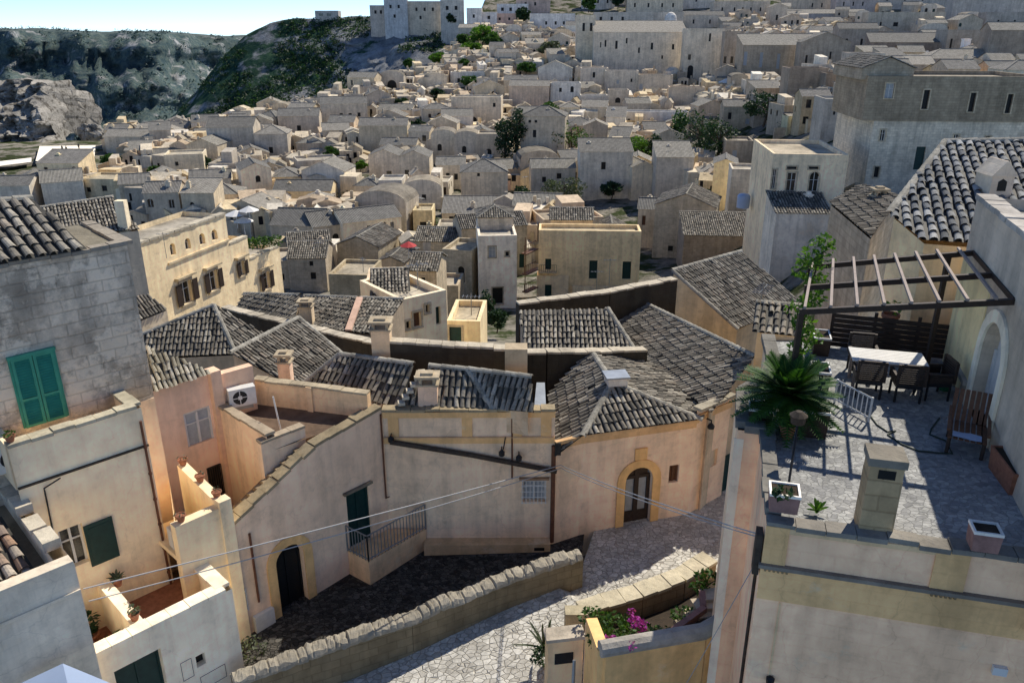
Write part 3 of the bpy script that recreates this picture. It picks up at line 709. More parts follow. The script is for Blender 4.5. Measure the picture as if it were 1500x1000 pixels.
# inner courtyard walls and roof terrace
B0 = Vector((-9.45, 23.1)); fbk = Fc(B0 - Vector(d43) * 4.5, d43)
wq = quadpx(fbk, [(267, 609), (308, 591), (313, 639), (278, 657)])
mb = MB(); facade(mb, fbk.p0, fbk.d, 4.5, -16.5, -10.1, [(*wq, False)]); mb.build('courtyard_wall', M['plaster'], t, color=(.57, .43, .36))
window(t, fbk, *wq, kind='curtain', near=True, frame=.07, depth=.1)
mb = MB(); f4w = (f4.P(4.32, 0, -.66)); fo = Fc((B0.x, B0.y), (f4w.x - B0.x, f4w.y - B0.y)); Lo = (Vector((f4w.x, f4w.y)) - B0).length
facade(mb, fo.p0, fo.d, Lo, -16.5, -11.25, []); fo.box(mb, 0, Lo, -11.8, -11.252, -.25, -.245)
f4.box(mb, 4.1, 5.6, -13.4, -11.42, -.9, -.66); mb.build('terrace_wall', M['plaster'], t, color=PEACH)
coping(t, [fo.P(0, -11.2, -.12), fo.P(Lo, -11.2, -.12)], w=.3, h=.08, color=(.36, .31, .25)); coping(t, [f4.P(4.1, -11.38, -.78), f4.P(5.6, -11.38, -.78)], w=.3, h=.08, color=(.36, .31, .25))
mb = MB(); mb.face([fo.P(.0, -11.75, -.2), fo.P(Lo, -11.75, -.2), f4.P(8.1, -11.75, -.33), Vector((-4.3, 24.5, -11.75)), Vector((-8.6, 25.4, -11.75))]); mb.build('terrace_floor', M['roofdeck'], t, color=(.16, .115, .09))
bw = [Vector((-8.55, 24.35)), Vector((-4.6, 23.35))]; mb = MB(); wallprism(mb, bw, .25, -14, [-10.9, -10.95]); fw = Fc(bw[0], bw[1] - bw[0]); fw.box(mb, 1.95, 2.15, -11.8, -10.87, .126, .2); mb.build('parapet', M['plasterdirty'], t, color=(.56, .42, .28))
coping(t, [Vector((*bw[0], -10.86)), Vector((*bw[1], -10.9))], w=.3, h=.07, color=(.34, .30, .23))
mb = MB(); q = [B0 + Vector((.0, .05)), B0 + Vector((.95, .9))]; wallprism(mb, q, .3, -12.5, [-10.2, -10.2]); fo.box(mb, -.2, .25, -16, -10.0, -.2, .14); mb.build('pier', M['plaster'], t, color=(.52, .38, .30))
mb = MB(); q = WZ(412, 634, -11.75); mb.tube([q, q + Vector((-.12, 0, 1.25))], .025); mb.build('pole', M['white'], t)
# stair ramp behind coping
mb = MB(); mb.face([f4.P(2.4, -13.6, -.32), f4.P(5.5, -12.1, -.32), f4.P(5.5, -12.1, -1.0), f4.P(2.4, -13.6, -1.0)]); f4.box(mb, 1.2, 5, -15.7, -15.5, -4, -.33); mb.build('court_floor', M['roofdeck'], t, color=(.3, .22, .15))
gq = quadpx(fbk, [(300, 686), (318, 680), (332, 724), (312, 732)]); mb = MB()
for k in range(7): s = gq[0] + (gq[1] - gq[0]) * k / 6; mb.tube([fbk.P(s, gq[2], .06), fbk.P(s, gq[3], .06)], .015, 5)
for z in (gq[2], gq[3]): mb.tube([fbk.P(gq[0], z, .06), fbk.P(gq[1], z, .06)], .015, 5)
fbk.box(mb, gq[0], gq[1], gq[2], gq[3], .003, .012, 1); mb.build('window_grille', [M['conduit'], M['black']], t)
# pale scale roof on the courtyard wall
rp = rpoly([(224, 573, -10.03), (311, 546, -10.03), (262, 524, -9.35), (214, 508)])
roof_obj(t, [rp], w=.15, l=.26, seg=3, pal=[(.62, .56, .42), (.56, .50, .37), (.46, .41, .30), (.66, .60, .48)])
# small white terrace with pots
mb = MB(); f4.box(mb, 1.0, 2.46, -17.6, -12.4, -.25, .05); a = f4.P(2.4, 0, -.1); wallprism(mb, [Vector((a.x, a.y)), Vector((-9.76, 20.75))], .28, -15.5, [-12.3, -12.0]); f4.box(mb, 2.25, 2.6, -17.3, -12.2, -.2, .12)
f4.box(mb, 1.0, 2.4, -13.6, -13.45, -2, -.25); a2 = f4.P(1.0, 0, .05); mb.face([(a2.x, a2.y, -17.6), (-10.1, 20.5, -17.6), (-10.1, 20.5, -12.4), (a2.x, a2.y, -12.4)])
mb.build('white_terrace', M['plaster'], t, color=(.62, .54, .40))
G = 'small clay pots on the white terrace wall'
a = Vector((a.x, a.y, -12.28)); b = Vector((-9.76, 20.75, -11.98))
for k, lab in ((.95, 'topmost small clay pot on the sloping white terrace wall'), (.5, 'middle pair of clay pot and flowers on the sloping white wall'), (.08, 'lowest small clay pot on the white wall corner')):
    pot_plant(a.lerp(b, k), lab, G, r=.13, h=.2, lh=.12, n=16, size=.04, leaf='leafgrey')
pot_plant(f4.P(1.25, -12.38, -.1), 'clay pot on the front edge of the small white terrace', G, r=.13, h=.2, lh=.15, n=18, size=.04, leaf='leafgrey')
def ac_unit(c, f, label):
    o = MB(); c = Vector(c); ax = Vector((*f.d, 0)); an = Vector((*f.n, 0)); o.obox(c, ax * .42, an * .16, (0, 0, .3))
    t = o.build('air_conditioner', M['white']); tag(t, label, 'air conditioner')
    g = MB(); q = c + an * .163 + ax * -.08; g.face([q + ax * (.23 * math.cos(k * .4488)) + Vector((0, 0, .23 * math.sin(k * .4488))) for k in range(14)]); g.build('fan_grille', M['iron'], t)
    h = MB(); q = c + an * .17 + ax * -.08; h.obox(q, ax * .23, an * .004, (0, 0, .012)); h.obox(q, ax * .012, an * .004, (0, 0, .23)); h.obox(q, ax * .06, an * .006, (0, 0, .06)); h.build('guard', M['white'], t)
    b = MB(); b.obox(c - Vector((0, 0, .36)), ax * .3, an * .15, (0, 0, .055)); b.build('bracket', M['metal'], t); return t
ac_unit(WZ(354, 579, -11.0), Fc((0, 0), (.8, .45)), 'white air conditioner outdoor unit on the pink roof terrace corner')
ac_unit(f4.P(1.5, -13.12, -.62), Fc((0, 0), (.73, .68)), 'white air conditioner tucked inside the small white pot terrace')
# landing with railing
t2 = thing('stair_landing', (-4.5, 22.3, -17), 'raised plastered landing with grey iron railing below the dark green door', 'landing')
A_ = f4.P(6.3, 0, .01); C_ = Vector((-4.6, 21.4, 0)); B_ = Vector((-2.95, 23.2, 0)); I_ = Vector((-4.25, 23.2, 0))
mb = MB(); q = [A_, C_, B_, I_]; mb.hexa([(p.x, p.y, -17.4) for p in q], [(p.x, p.y, -15.97) for p in q]); mb.build('landing_block', M['plasterdirty'], t2, color=(.52, .38, .25))
mb = MB()
for p, q in ((A_, C_), (C_, B_)):
    L = (q - p).length; n = int(L / .13)
    for k in range(n + 1): x = p.lerp(q, k / n); mb.tube([(x.x, x.y, -15.97), (x.x, x.y, -15.0)], .016 if k % n else .028, 5)
    for z in (-15.0, -15.88): mb.tube([(p.x, p.y, z), (q.x, q.y, z)], .024, 6)
mb.build('railing', M['metal'], t2)

t2 = thing('bush', WZ(372, 965, -17.05), 'sparse grey green bush at the corner of the white house', 'bush'); mb = MB(); leaves(mb, WZ(372, 950, -16.75), (.4, .4, .45), 150, .06); mb.build('leaves', M['leafgrey'], t2, uv=False)
# ---------------------------------------------------------------- F5 long pink house
f5 = Fc((-4.2, 23.25), (1, .009)); L5 = 5.6
t = thing('long_house', (-1.4, 25, -16.8), 'long salmon pink house with panelled parapet, brown diagonal conduit and barred window', 'house')
gw = f5.px(765, 702, 799, 734)
mb = MB(); facade(mb, f5.p0, f5.d, L5, -17.6, -11.55, [(*gw, False)]); f5.box(mb, 0, L5, -12.3, -11.552, -.28, -.27); mb.build('wall', M['plasterdirty'], t, color=(.59, .475, .37))
window(t, f5, *gw, kind='curtain', depth=.2, near=True)
mb = MB()
for k in range(7): s = gw[0] + (gw[1] - gw[0]) * k / 6; mb.tube([f5.P(s, gw[2] - .05, .08), f5.P(s, gw[3] + .03, .08)], .013, 5)
for k in range(5): z = gw[2] + (gw[3] - gw[2]) * k / 4; mb.tube([f5.P(gw[0] - .04, z, .08), f5.P(gw[1] + .04, z, .08)], .013, 5)
mb.build('window_grille', M['white'], t)
mb = MB(); f5.box(mb, gw[0] - .1, gw[1] + .1, gw[3] + .03, gw[3] + .1, .003, .12); mb.build('lintel', M['coping'], t, color=(.3, .2, .13))
zt = f5.hit(690, 640)[1]; mb = MB()
f5.box(mb, .0, L5, zt - .22, zt, .003, .035); f5.box(mb, 0, L5, -11.75, -11.553, .003, .05)
for u in (576, 684, 757, 800):
    s = f5.hit(u, 620)[0]; f5.box(mb, max(s - .17, .0), s + .17, zt, -11.75, .003, .033)
mb.build('parapet_bands', M['plaster'], t, color=(.52, .35, .18))
mb = MB(); f5.box(mb, 0, L5, zt - .02, zt + .03, .036, .06); mb.build('parapet_moulding', M['plaster'], t, color=(.42, .29, .18))
coping(t, [f5.P(0, -11.5, -.13), f5.P(L5, -11.5, -.13)], w=.36, h=.09, color=(.36, .31, .22), rough=.025)
mb = MB(); a = f5.hit(572, 645); b = f5.hit(690, 664); c = f5.hit(815, 688); mb.tube([f5.P(a[0], a[1], .1), f5.P(b[0], b[1], .1), f5.P(c[0], c[1], .1)], .085, 8); mb.build('conduit', M['conduit'], t)
mb = MB(); a = f5.hit(811, 655); mb.tube([f5.P(a[0], a[1] + .1, .08), f5.P(a[0], -16.5, .08)], .075, 8); mb.build('downpipe', M['rust'], t)
mb = MB(); a = f5.hit(750, 612); b = f5.hit(750, 700); mb.tube([f5.P(a[0], a[1], .04), f5.P(a[0], b[1], .04)], .03, 6); mb.build('drainpipe', M['rust'], t)
for (u, v, lab) in ((735, 660, None), (760, 667, None), (574, 640, None)):
    a = f5.hit(u, v); mb = MB(); mb.lathe(f5.P(a[0], a[1] - .05, .2), [(.03, .2), (.1, .12), (.1, 0), (.05, -.04)], 8); mb.tube([f5.P(a[0], a[1] + .15, 0), f5.P(a[0], a[1] + .15, .2)], .02, 5)
    if u == 735: mb.tube([f5.P(a[0] + .05, a[1] + .1, .1), f5.P(a[0] + .12, a[1] + .55, .08)], .02, 5)
    mb.build('wall_lamp', M['iron'], t)
mb = MB(); f5.box(mb, 1.2, L5 - .1, -17.2, -16.38, .003, .42); mb.build('base_bench', M['plasterdirty'], t, color=(.42, .31, .2))
mb = MB(); a = f5.P(5.05, -16.62, .425); f5.box(mb, 4.95, 5.3, -16.62, -16.5, .421, .43); mb.build('drain_hole', M['black'], t)
# roofs of the long house
R3 = rpoly([(440, 566, -11.75), (590, 597, -11.75), (605, 533, -10.7), (498, 519)]); R4 = rpoly([(592, 594, -11.5), (722, 599, -11.5), (686, 541, -10.6), (628, 536)]); R4b = [R4[1], WZ(782, 602, -11.5), WZ(780, 552, -10.75), R4[2]]
R4b = rpoly([(722, 599, -11.5), (782, 604, -11.4), (686, 541, -10.6), (778, 552)])
roof_obj(t, [R3, R4, [R4b[0], R4b[1], R4b[3], R4b[2]]], [(R3[3], R3[2]), (R4[3], R4[2]), (R4[2], R4[1]), (R3[3], R3[0]), (R4[2], R4b[3])], seg=5)
mb = MB(); skirt(mb, shrink(R3, .86), -13); skirt(mb, shrink(R4, .86), -12.6); skirt(mb, shrink([R4b[0], R4b[1], R4b[3], R4b[2]], .8), -12.3); mb.build('inner_wall', M['plasterdirty'], t, color=(.42, .33, .24))
mb = MB()
for k in range(6):       # upright lichen slabs on the party gable
    q = WZ(588 + k * 6, 590 - k * 9, -11.35 + .16 * k); mb.obox(q, (.11, .02, 0), (-.03, .13, 0), (0, 0, .05))
mb.build('verge_slabs', M['coping'], t, color=(.6, .56, .48))
def chimney(parent, base, w, d, h, color, holes=True, name='chimney', cap=True):
    b = Vector(base); mb = MB(); mb.box((b.x - w / 2, b.y - d / 2, b.z - 1), (b.x + w / 2, b.y + d / 2, b.z + h)); o = mb.build(name, M['plasterdirty'], parent, color=color)
    if cap:
        c = MB(); c.box((b.x - w / 2 - .06, b.y - d / 2 - .06, b.z + h), (b.x + w / 2 + .06, b.y + d / 2 + .06, b.z + h + .06))
        for sx in (-1, 1):
            for sy in (-1, 1): c.box((b.x + sx * w * .36 - .05, b.y + sy * d * .36 - .05, b.z + h + .06), (b.x + sx * w * .36 + .05, b.y + sy * d * .36 + .05, b.z + h + .26))
        c.box((b.x - w / 2 - .08, b.y - d / 2 - .08, b.z + h + .26), (b.x + w / 2 + .08, b.y + d / 2 + .08, b.z + h + .34)); c.box((b.x - w * .3, b.y - d * .3, b.z + h + .34), (b.x + w * .3, b.y + d * .3, b.z + h + .42)); c.build('chimney_cap', M['coping'], o, color=(.4, .35, .27))
    return o
chimney(t, WZ(628, 592, -11.5), .62, .45, .75, (.55, .42, .34))
chimney(t, WZ(420, 558, -11.7), .42, .4, .75, (.58, .44, .36))

# ---------------------------------------------------------------- F6 corner house with hip roof
PA, PB, PC, PD = Vector((1.4, 23.3)), Vector((2.33, 23.75)), Vector((6.39, 24.9)), Vector((7.9, 26.1))
t = thing('corner_house', (4.4, 26, -16.6), 'pink corner house with grey hipped tile roof and arched glazed door', 'house')
f6 = Fc(PB, PC - PB); f6a = Fc(PA, PB - PA); f6c = Fc(PC, PD - PC)
ad = f6.px(917, 684, 951, 765); ad = (ad[0], ad[1], -16.6, ad[3]); sw = f6.px(981, 681, 993, 706); sw = (sw[0], sw[1], sw[2], sw[3])
sw2 = f6c.px(1037, 660, 1049, 683); gd6 = f6c.px(1055, 672, 1067, 742)
mb = MB(); facade(mb, f6a.p0, f6a.d, (PB - PA).length, -17.5, -12.62, []); facade(mb, f6.p0, f6.d, (PC - PB).length, -17.5, -12.62, [(*ad, True), (*sw, False)], depth=.3); facade(mb, f6c.p0, f6c.d, (PD - PC).length, -17.5, -12.3, [(*sw2, False), (*gd6, False)])
mb.face([(PD.x, PD.y, -17.5), (8.6, 31, -17.5), (8.6, 31, -12.3), (PD.x, PD.y, -12.3)])
mb.build('wall', M['plasterdirty'], t, color=(.60, .475, .375))
w = window(t, f6, *ad, arch=True, kind='curtain', depth=.25, near=True, frame=.0, name='door', label='arched dark wood door with two pale glass panes')
mb = MB(); c = (ad[0] + ad[1]) / 2; wd = ad[1] - ad[0]
f6.box(mb, ad[0], ad[0] + .12, ad[2], ad[3] - wd / 2, -.24, -.17); f6.box(mb, ad[1] - .12, ad[1], ad[2], ad[3] - wd / 2, -.24, -.17); f6.box(mb, c - .08, c + .08, ad[2], ad[3] - .05, -.24, -.16); f6.box(mb, ad[0] + .12, ad[1] - .12, ad[2], ad[2] + .5, -.24, -.175); f6.box(mb, ad[0] + .02, ad[1] - .02, ad[3] - wd * .52, ad[3] - wd * .4, -.24, -.165)
f6.box(mb, ad[0] + .1, ad[1] - .1, ad[3] - wd * .42, ad[3] - .02, -.24, -.2)
mb.build('door_frame', M['dwood'], w)
mb = MB(); r = wd / 2; zc = ad[3] - r
for j in range(12):
    a, b2 = math.pi * j / 12, math.pi * (j + 1) / 12
    q = [f6.P(c + (r + k) * math.cos(x), zc + (r + k) * math.sin(x), .06) for x, k in ((a, 0), (a, .3), (b2, .3), (b2, 0))]; mb.hexa([p - Vector((*f6.n, 0)) * .056 for p in q], q)
f6.box(mb, ad[0] - .3, ad[0], -16.9, zc, .004, .06); f6.box(mb, ad[1], ad[1] + .3, -16.9, zc, .004, .06); f6.box(mb, c - .22, c + .22, ad[3] + .32, ad[3] + .75, .004, .08); mb.build('door_surround', M['plaster'], t, color=(.52, .34, .16))
window(t, f6, *sw, kind='bwood', depth=.15); window(t, f6c, *sw2, kind='glass', depth=.15); window(t, f6c, *gd6, kind='dgreen', name='door', depth=.15)
mb = MB()
for ff, L in ((f6a, (PB - PA).length), (f6, (PC - PB).length)): ff.box(mb, 0, L, -12.95, -12.75, .003, .06); ff.box(mb, -.03, L + .03, -12.72, -12.6, .003, .16)
f6c.box(mb, 0, (PD - PC).length, -12.75, -12.5, .003, .06); mb.build('cornice', M['plasterdirty'], t, color=(.48, .33, .19))
coping(t, [Vector((*PC, -12.27)), Vector((*PD, -12.25))], w=.35, h=.1)
ap = WZ(897, 560, -11.7); rb = WZ(865, 513, -11.7); eL = f6.P(-.05, -12.56, .22); eR_ = f6.P((PC - PB).length + .05, -12.56, .22); eA = f6a.P(-.1, -12.56, .2)
bl = WZ(806, 560, -12.3); br = WZ(1028, 606, -12.5)
fr = [eL, eR_, ap]
lf = [eA, eL, ap, rb]; rt = [eR_, Vector((7.3, 26.3, -12.5)), WZ(940, 524, -12.4), rb, ap]
def planar(poly, k=(0, 1, 2)):
    a, b, c = [poly[i] for i in k]; n = (b - a).cross(c - a); out = []
    for p in poly: out.append(Vector((p.x, p.y, a.z - (n.x * (p.x - a.x) + n.y * (p.y - a.y)) / n.z)))
    return out
lf = planar([Vector(p) for p in lf], (1, 2, 3)); lf2 = [lf[0], lf[3], Vector((lf[0].x + .05, 28, 0)) ]
lf2[2].z = lf[0].z + (lf[3].z - lf[0].z) * .35; lf.insert(0, Vector((lf[0].x - .0, lf[0].y + 4.0, lf[0].z)))
lf = planar(lf, (2, 3, 4)); rt = planar([Vector(p) for p in rt], (0, 4, 3))
roof_obj(t, [fr, lf, rt], [(ap, eL), (ap, eR_), (rb, ap)], seg=5)
mb = MB(); mb.obox(ap + Vector((.12, 0, .12)), (.34, .05, 0), (-.05, .3, 0), (0, 0, .14)); o = mb.build('roof_hatch', M['plasterdirty'], t, color=(.5, .48, .45)); mb = MB(); mb.obox(ap + Vector((.12, 0, .3)), (.42, .06, 0), (-.05, .36, 0), (0, 0, .03)); mb.build('hatch_lid', M['zinc'], o)
mb = MB(); q = f6c.P(*f6c.hit(1034, 612), .25); mb.tube([f6c.P(*f6c.hit(1034, 612)), q, q - Vector((0, 0, .12))], .03, 6); mb.lathe(q - Vector((0, 0, .3)), [(.04, .2), (.13, .08), (.12, 0), (.02, 0)], 8); mb.build('wall_lamp', M['iron'], t)
mb = MB(); q = WZ(820, 660, -13.0); q2 = f6a.P(*f6a.hit(815, 650), .1); mb.obox(q2 - Vector((0, 0, .1)), (.1, 0, 0), (0, .1, 0), (0, 0, .22)); mb.build('cable_box', M['iron'], t)

# ---------------------------------------------------------------- other near roofs
def roof_house(name, label, polys_px, zb, wallcol, ridges=(), mat='plasterdirty', scale=1, seg=4, near=True, k=1., pal=TILE, skirts=True, wsh=.97, w=.185, l=.36):
    polys = [rpoly([(p[0], p[1], p[2] * scale) if len(p) > 2 else p for p in pp]) for pp in polys_px]
    c = sum(polys[0], Vector()) / len(polys[0]); t = thing(name, (c.x, c.y, zb), label, 'house')
    roof_obj(t, polys, [(polys[a][i], polys[b][j]) for a, i, b, j in ridges], seg=seg, k=k, pal=pal, w=w, l=l)
    if skirts:
        mb = MB()
        for p in polys: skirt(mb, shrink(p, wsh), zb)
        mb.build('wall', M[mat], t, color=wallcol)
    return t, polys
t1_, pp = roof_house('tiled_house', 'house under a grey gabled tile roof just right of the tall grey stone house', [[(215, 524, -14.0), (345, 518, -14.0), (313, 447, -12.4), (208, 490)], [(345, 518, -14.), (392, 492, -14.0), (313, 447, -12.4)]], -20, (.45, .38, .29), [(0, 2, 0, 3), (0, 2, 0, 1)], k=1.)
t1_, pp = roof_house('tiled_house', 'house with brown tile roof sloping behind the pink roof terrace chimney', [[(432, 567, -14.1), (503, 520, -14.1), (437, 465, -12.6), (338, 516)]], -18, (.48, .40, .3), [(0, 2, 0, 3), (0, 2, 0, 1)])
t1_, pp = roof_house('tiled_house', 'house with pale streaky lean-to tile roof in front of long dark wall', [[(768, 513, -12.5), (930, 514, -12.5), (890, 452, -11.5), (760, 455)]], -16, (.35, .3, .24), [(0, 2, 0, 1)], k=1.15)
t1_, pp = roof_house('tiled_house', 'house with long grey tile roof and pale ridge running towards the cycad', [[(942, 526, -12.9), (1042, 604, -12.4), (1106, 522, -11.5), (936, 440), (884, 466)]], -17, (.40, .34, .26), [(0, 3, 0, 2)])
t1_, pp = roof_house('tiled_house', 'house with broad grey tile roof and stained gable above the long dark wall', [[(1080, 482, -13.6), (1172, 442, -13.6), (1085, 368, -11.5), (984, 396)]], -19, (.50, .43, .31), [(0, 3, 0, 2), (0, 3, 0, 0)])
t1_, pp = roof_house('tiled_house', 'row house with three patched grey tile roofs below the arcaded cream palazzo', [[(345, 452, -15.6), (432, 470, -15.3), (440, 432, -14.5), (358, 430)], [(436, 472, -15.3), (508, 486, -15.2), (524, 436, -14.4), (446, 433)], [(514, 486, -15.2), (552, 490, -15.2), (592, 438, -14.3), (528, 436)]], -20, (.36, .31, .25), [(0, 2, 0, 3), (1, 2, 1, 3), (2, 2, 2, 3)])
mb = MB(); q = [WZ(510, 484, -15.1), WZ(527, 436, -14.25)]; mb.bar(q[0], q[1], .35, .12); mb.build('party_wall', M['plaster'], t1_, color=(.5, .36, .3))
chimney(t1_, WZ(450, 468, -15.0), .7, .6, .8, (.55, .46, .34))
t1_, pp = roof_house('tiled_house', 'corner house with small brown tile roof tucked right beside the grey stone house', [[(200, 470, -13), (245, 452, -13), (215, 432, -12.2), (196, 434)]], -18, (.5, .46, .38))
chimney(t1_, WZ(206, 440, -12.6), .3, .3, .2, (.5, .4, .3), cap=False)
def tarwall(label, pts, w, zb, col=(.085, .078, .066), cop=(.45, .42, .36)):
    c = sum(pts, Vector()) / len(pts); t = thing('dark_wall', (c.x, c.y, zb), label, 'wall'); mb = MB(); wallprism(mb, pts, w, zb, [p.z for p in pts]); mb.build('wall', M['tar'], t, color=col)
    coping(t, [p + Vector((0, 0, .05)) for p in pts], w=w + .06, h=.08, color=cop); return t
t = tarwall('long black stained wall behind the roofs of the long pink house', [WY(572, 500, 26.3), WY(742, 511, 26.3)], .4, -16)
chimney(t, WZ(560, 510, -10.6), .65, .55, .75, (.52, .42, .31)); chimney(t, WZ(756, 545, -10.9), .75, .6, .95, (.30, .26, .2), cap=False)
tarwall('dark shaded wall stepping down below the row of patched tile roofs', [WZ(330, 450, -15.1), WZ(384, 464, -15.0), WZ(556, 504, -14.2)], .5, -20)
tarwall('long dark wall with sunlit coping behind the pale lean-to roof', [WZ(758, 445, -11.55), WZ(890, 428, -11.5), WZ(988, 409, -11.5)], .45, -17)
tarwall('short dark wall beside the pale strip between two hip roofs', [WY(770, 516, 28.2), WY(800, 516, 28.2), WY(858, 516, 28.6), WY(945, 512, 29.5)], .4, -16)
mb = MB(); mb.face([WZ(782, 600, -12.4), WZ(800, 600, -12.4), WZ(798, 560, -12.2), WZ(786, 560, -12.2)]); o = mb.build('zinc_gutter', M['zinc']); tag(o, 'pale zinc valley gutter between the two tile roofs', 'gutter')
# ================================================================== RIGHT: terrace house
eR = (.9685, -.249); eB = (.249, .9685)
f7 = Fc((4.25, 11.37), eR); FZ = -7.8
P2 = lambda a, b: Vector((4.25 + eR[0] * a + eB[0] * b, 11.37 + eR[1] * a + eB[1] * b))     # along front, towards the back
t = thing('terrace_house', (7, 13, -17.6), 'ochre banded house whose flat roof is a paved terrace with pergola', 'house')
mb = MB(); facade(mb, f7.p0, f7.d, 8, -18, -7.72, [])
p = P2(0, 3.3); q = P2(-.45, 3.3); q2 = P2(-.45, 5.3); L_ = P2(0, 0)
mb.face([(L_.x, L_.y, -18), (p.x, p.y, -18), (p.x, p.y, -7.72), (L_.x, L_.y, -7.72)])
mb.face([(p.x, p.y, -18), (q.x, q.y, -18), (q.x, q.y, -7.7), (p.x, p.y, -7.7)]); mb.build('wall', M['plasterdirty'], t, color=(.72, .50, .35))
mb = MB(); mb.face([(q.x, q.y, -18), (q2.x, q2.y, -18), (q2.x, q2.y, -7.7), (q.x, q.y, -7.7)])
b3 = Vector((6.25, 17.6)); b4 = Vector((6.75, 20.0)); b5 = P2(8, 10.4)
for a_, b_ in ((q2, b3), (b3, b4), (b4, b5)): mb.face([(a_.x, a_.y, -18), (b_.x, b_.y, -18), (b_.x, b_.y, -7.7), (a_.x, a_.y, -7.7)])
mb.build('side_wall', M['plaster'], t, color=(.62, .50, .37)); mb = MB(); fq = Fc(q, q2 - q); mb.obox((q.x + .05, q.y - .01, -12.9), (.09, -.023, 0), (.003, .012, 0), (0, 0, 5.0)); mb.build('corner_strip', M['plaster'], t, color=(.66, .62, .54))
mb = MB(); fl = [P2(0, 0), P2(8, 0), b5, b4, b3, q2, q, p]; mb.face([(a.x, a.y, FZ) for a in fl]); mb.build('terrace_floor', M['terrace'], t)
# ledges, bands, pilasters
lz = f7.hit(1111, 823)[1]; mb = MB(); f7.box(mb, -.04, 8, lz - .05, lz + .02, .003, .10); mb.build('ledge', M['coping'], t, color=(.24, .22, .20))
mb = MB(); f7.box(mb, 0, 8, lz - .72, lz - .053, .003, .022)
for a0, a1 in ((0, .38), (2.62, 3.12), (5.2, 5.7)): f7.box(mb, a0, a1, lz + .023, -7.75, .003, .03)
mb.build('ochre_bands', M['plasterdirty'], t, color=(.60, .40, .21))
mb = MB(); f7.box(mb, .38, 2.62, -7.86, -7.76, .003, .02); f7.box(mb, .38, .42, -17, lz - .75, .003, .014); mb.build('thin_mouldings', M['plasterdirty'], t, color=(.56, .42, .27))
mb = MB()
for a0 in (.06, 2.66):
    for k in range(6): f7.box(mb, a0 + k * .07, a0 + k * .07 + .035, lz - .12, lz - .055, .023, .06)
mb.build('dentils', M['coping'], t, color=(.3, .22, .13))
coping(t, [Vector((*P2(.0, .12), -7.73)), Vector((*P2(8, .12), -7.73))], w=.30, h=.09, color=(.24, .235, .225), rough=.03)
coping(t, [Vector((*P2(.12, .3), -7.68)), Vector((*P2(.12, 3.4), -7.68))], w=.3, h=.14, color=(.19, .19, .185)); coping(t, [Vector((*P2(.1, 3.42), -7.66)), Vector((*P2(-.32, 3.42), -7.66)), Vector((*P2(-.32, 5.2), -7.66)), Vector((6.3, 17.55, -7.66)), Vector((6.8, 19.9, -7.66))], w=.32, h=.16, color=(.19, .19, .185))
mb = MB(); q = f7.P(*f7.hit(1462, 978), .06); f7.box(mb, f7.hit(1452, 978)[0], f7.hit(1474, 978)[0], q.z - .08, q.z + .07, .003, .09); mb.build('junction_box', M['white'], t)
mb = MB(); q = f7.P(*f7.hit(1128, 992), .06); mb.lathe(q - Vector((0, 0, .06)), [(.07, 0), (.08, .1), (.03, .14)], 8); mb.build('wall_lamp', M['iron'], t)
mb = MB(); q = P2(.0, .4); mb.tube([(q.x - .03, q.y, -8.1), (q.x - .03, q.y, -17)], .03); mb.build('drainpipe', M['conduit'], t)
mb = MB(); f7.box(mb, -.13, -.02, -8.75, -7.95, -.25, .02); mb.build('gutter_hopper', M['conduit'], t)

# F8 tall wall on the far right
f8 = Fc(Vector((10.86, 18.66)), (9.45 - 10.86, 14 - 18.66)); L8 = 9.0       # runs towards the viewer, faces left
t = thing('tall_house', (11, 16, -17), 'tall stained plaster house wall with arched white doorway bordering the terrace', 'house')
dq = sorted([f8.hit(1436, 520)[0], f8.hit(1474, 520)[0]]); dq = (dq[0], dq[1], FZ, -5.55)
mb = MB(); facade(mb, f8.p0, f8.d, L8, -9, -3.7, [(*dq, True)], depth=.35)
a, b = f8.P(0, 0), f8.P(0, 0, -6); mb.face([(b.x, b.y, -9), (a.x, a.y, -9), (a.x, a.y, -3.7), (b.x, b.y, -3.7)]); mb.build('wall', M['plasterdirty'], t, color=(.42, .375, .32))
mb = MB(); mb.face([f8.P(0, -3.95, -.3), f8.P(L8, -3.95, -.3), f8.P(L8, -3.95, -6), f8.P(0, -3.95, -6)]); mb.build('roof', M['roofdeck'], t, color=(.30, .30, .30))
coping(t, [f8.P(0, -3.66, -.16), f8.P(L8, -3.66, -.16)], w=.42, h=.12, color=(.42, .41, .40))
window(t, f8, *dq, arch=True, kind='white', name='door', near=True, frame=.08, depth=.3)
mb = MB(); c = (dq[0] + dq[1]) / 2; r = (dq[1] - dq[0]) / 2; zc = dq[3] - r
for j in range(12):
    x0, x1 = math.pi * j / 12, math.pi * (j + 1) / 12
    q = [f8.P(c + (r + k) * math.cos(x), zc + (r + k) * math.sin(x), .06) for x, k in ((x0, 0), (x0, .26), (x1, .26), (x1, 0))]; mb.hexa([p - Vector((*f8.n, 0)) * .056 for p in q], q)
f8.box(mb, dq[0] - .26, dq[0], FZ, zc, .004, .06); f8.box(mb, dq[1], dq[1] + .26, FZ, zc, .004, .06); mb.build('door_surround', M['plaster'], t, color=(.62, .6, .52))
mb = MB(); f8.box(mb, .05, dq[0] - .27, FZ, -5.1, .003, .03); mb.build('plaster_patch', M['plaster'], t, color=(.58, .50, .30))

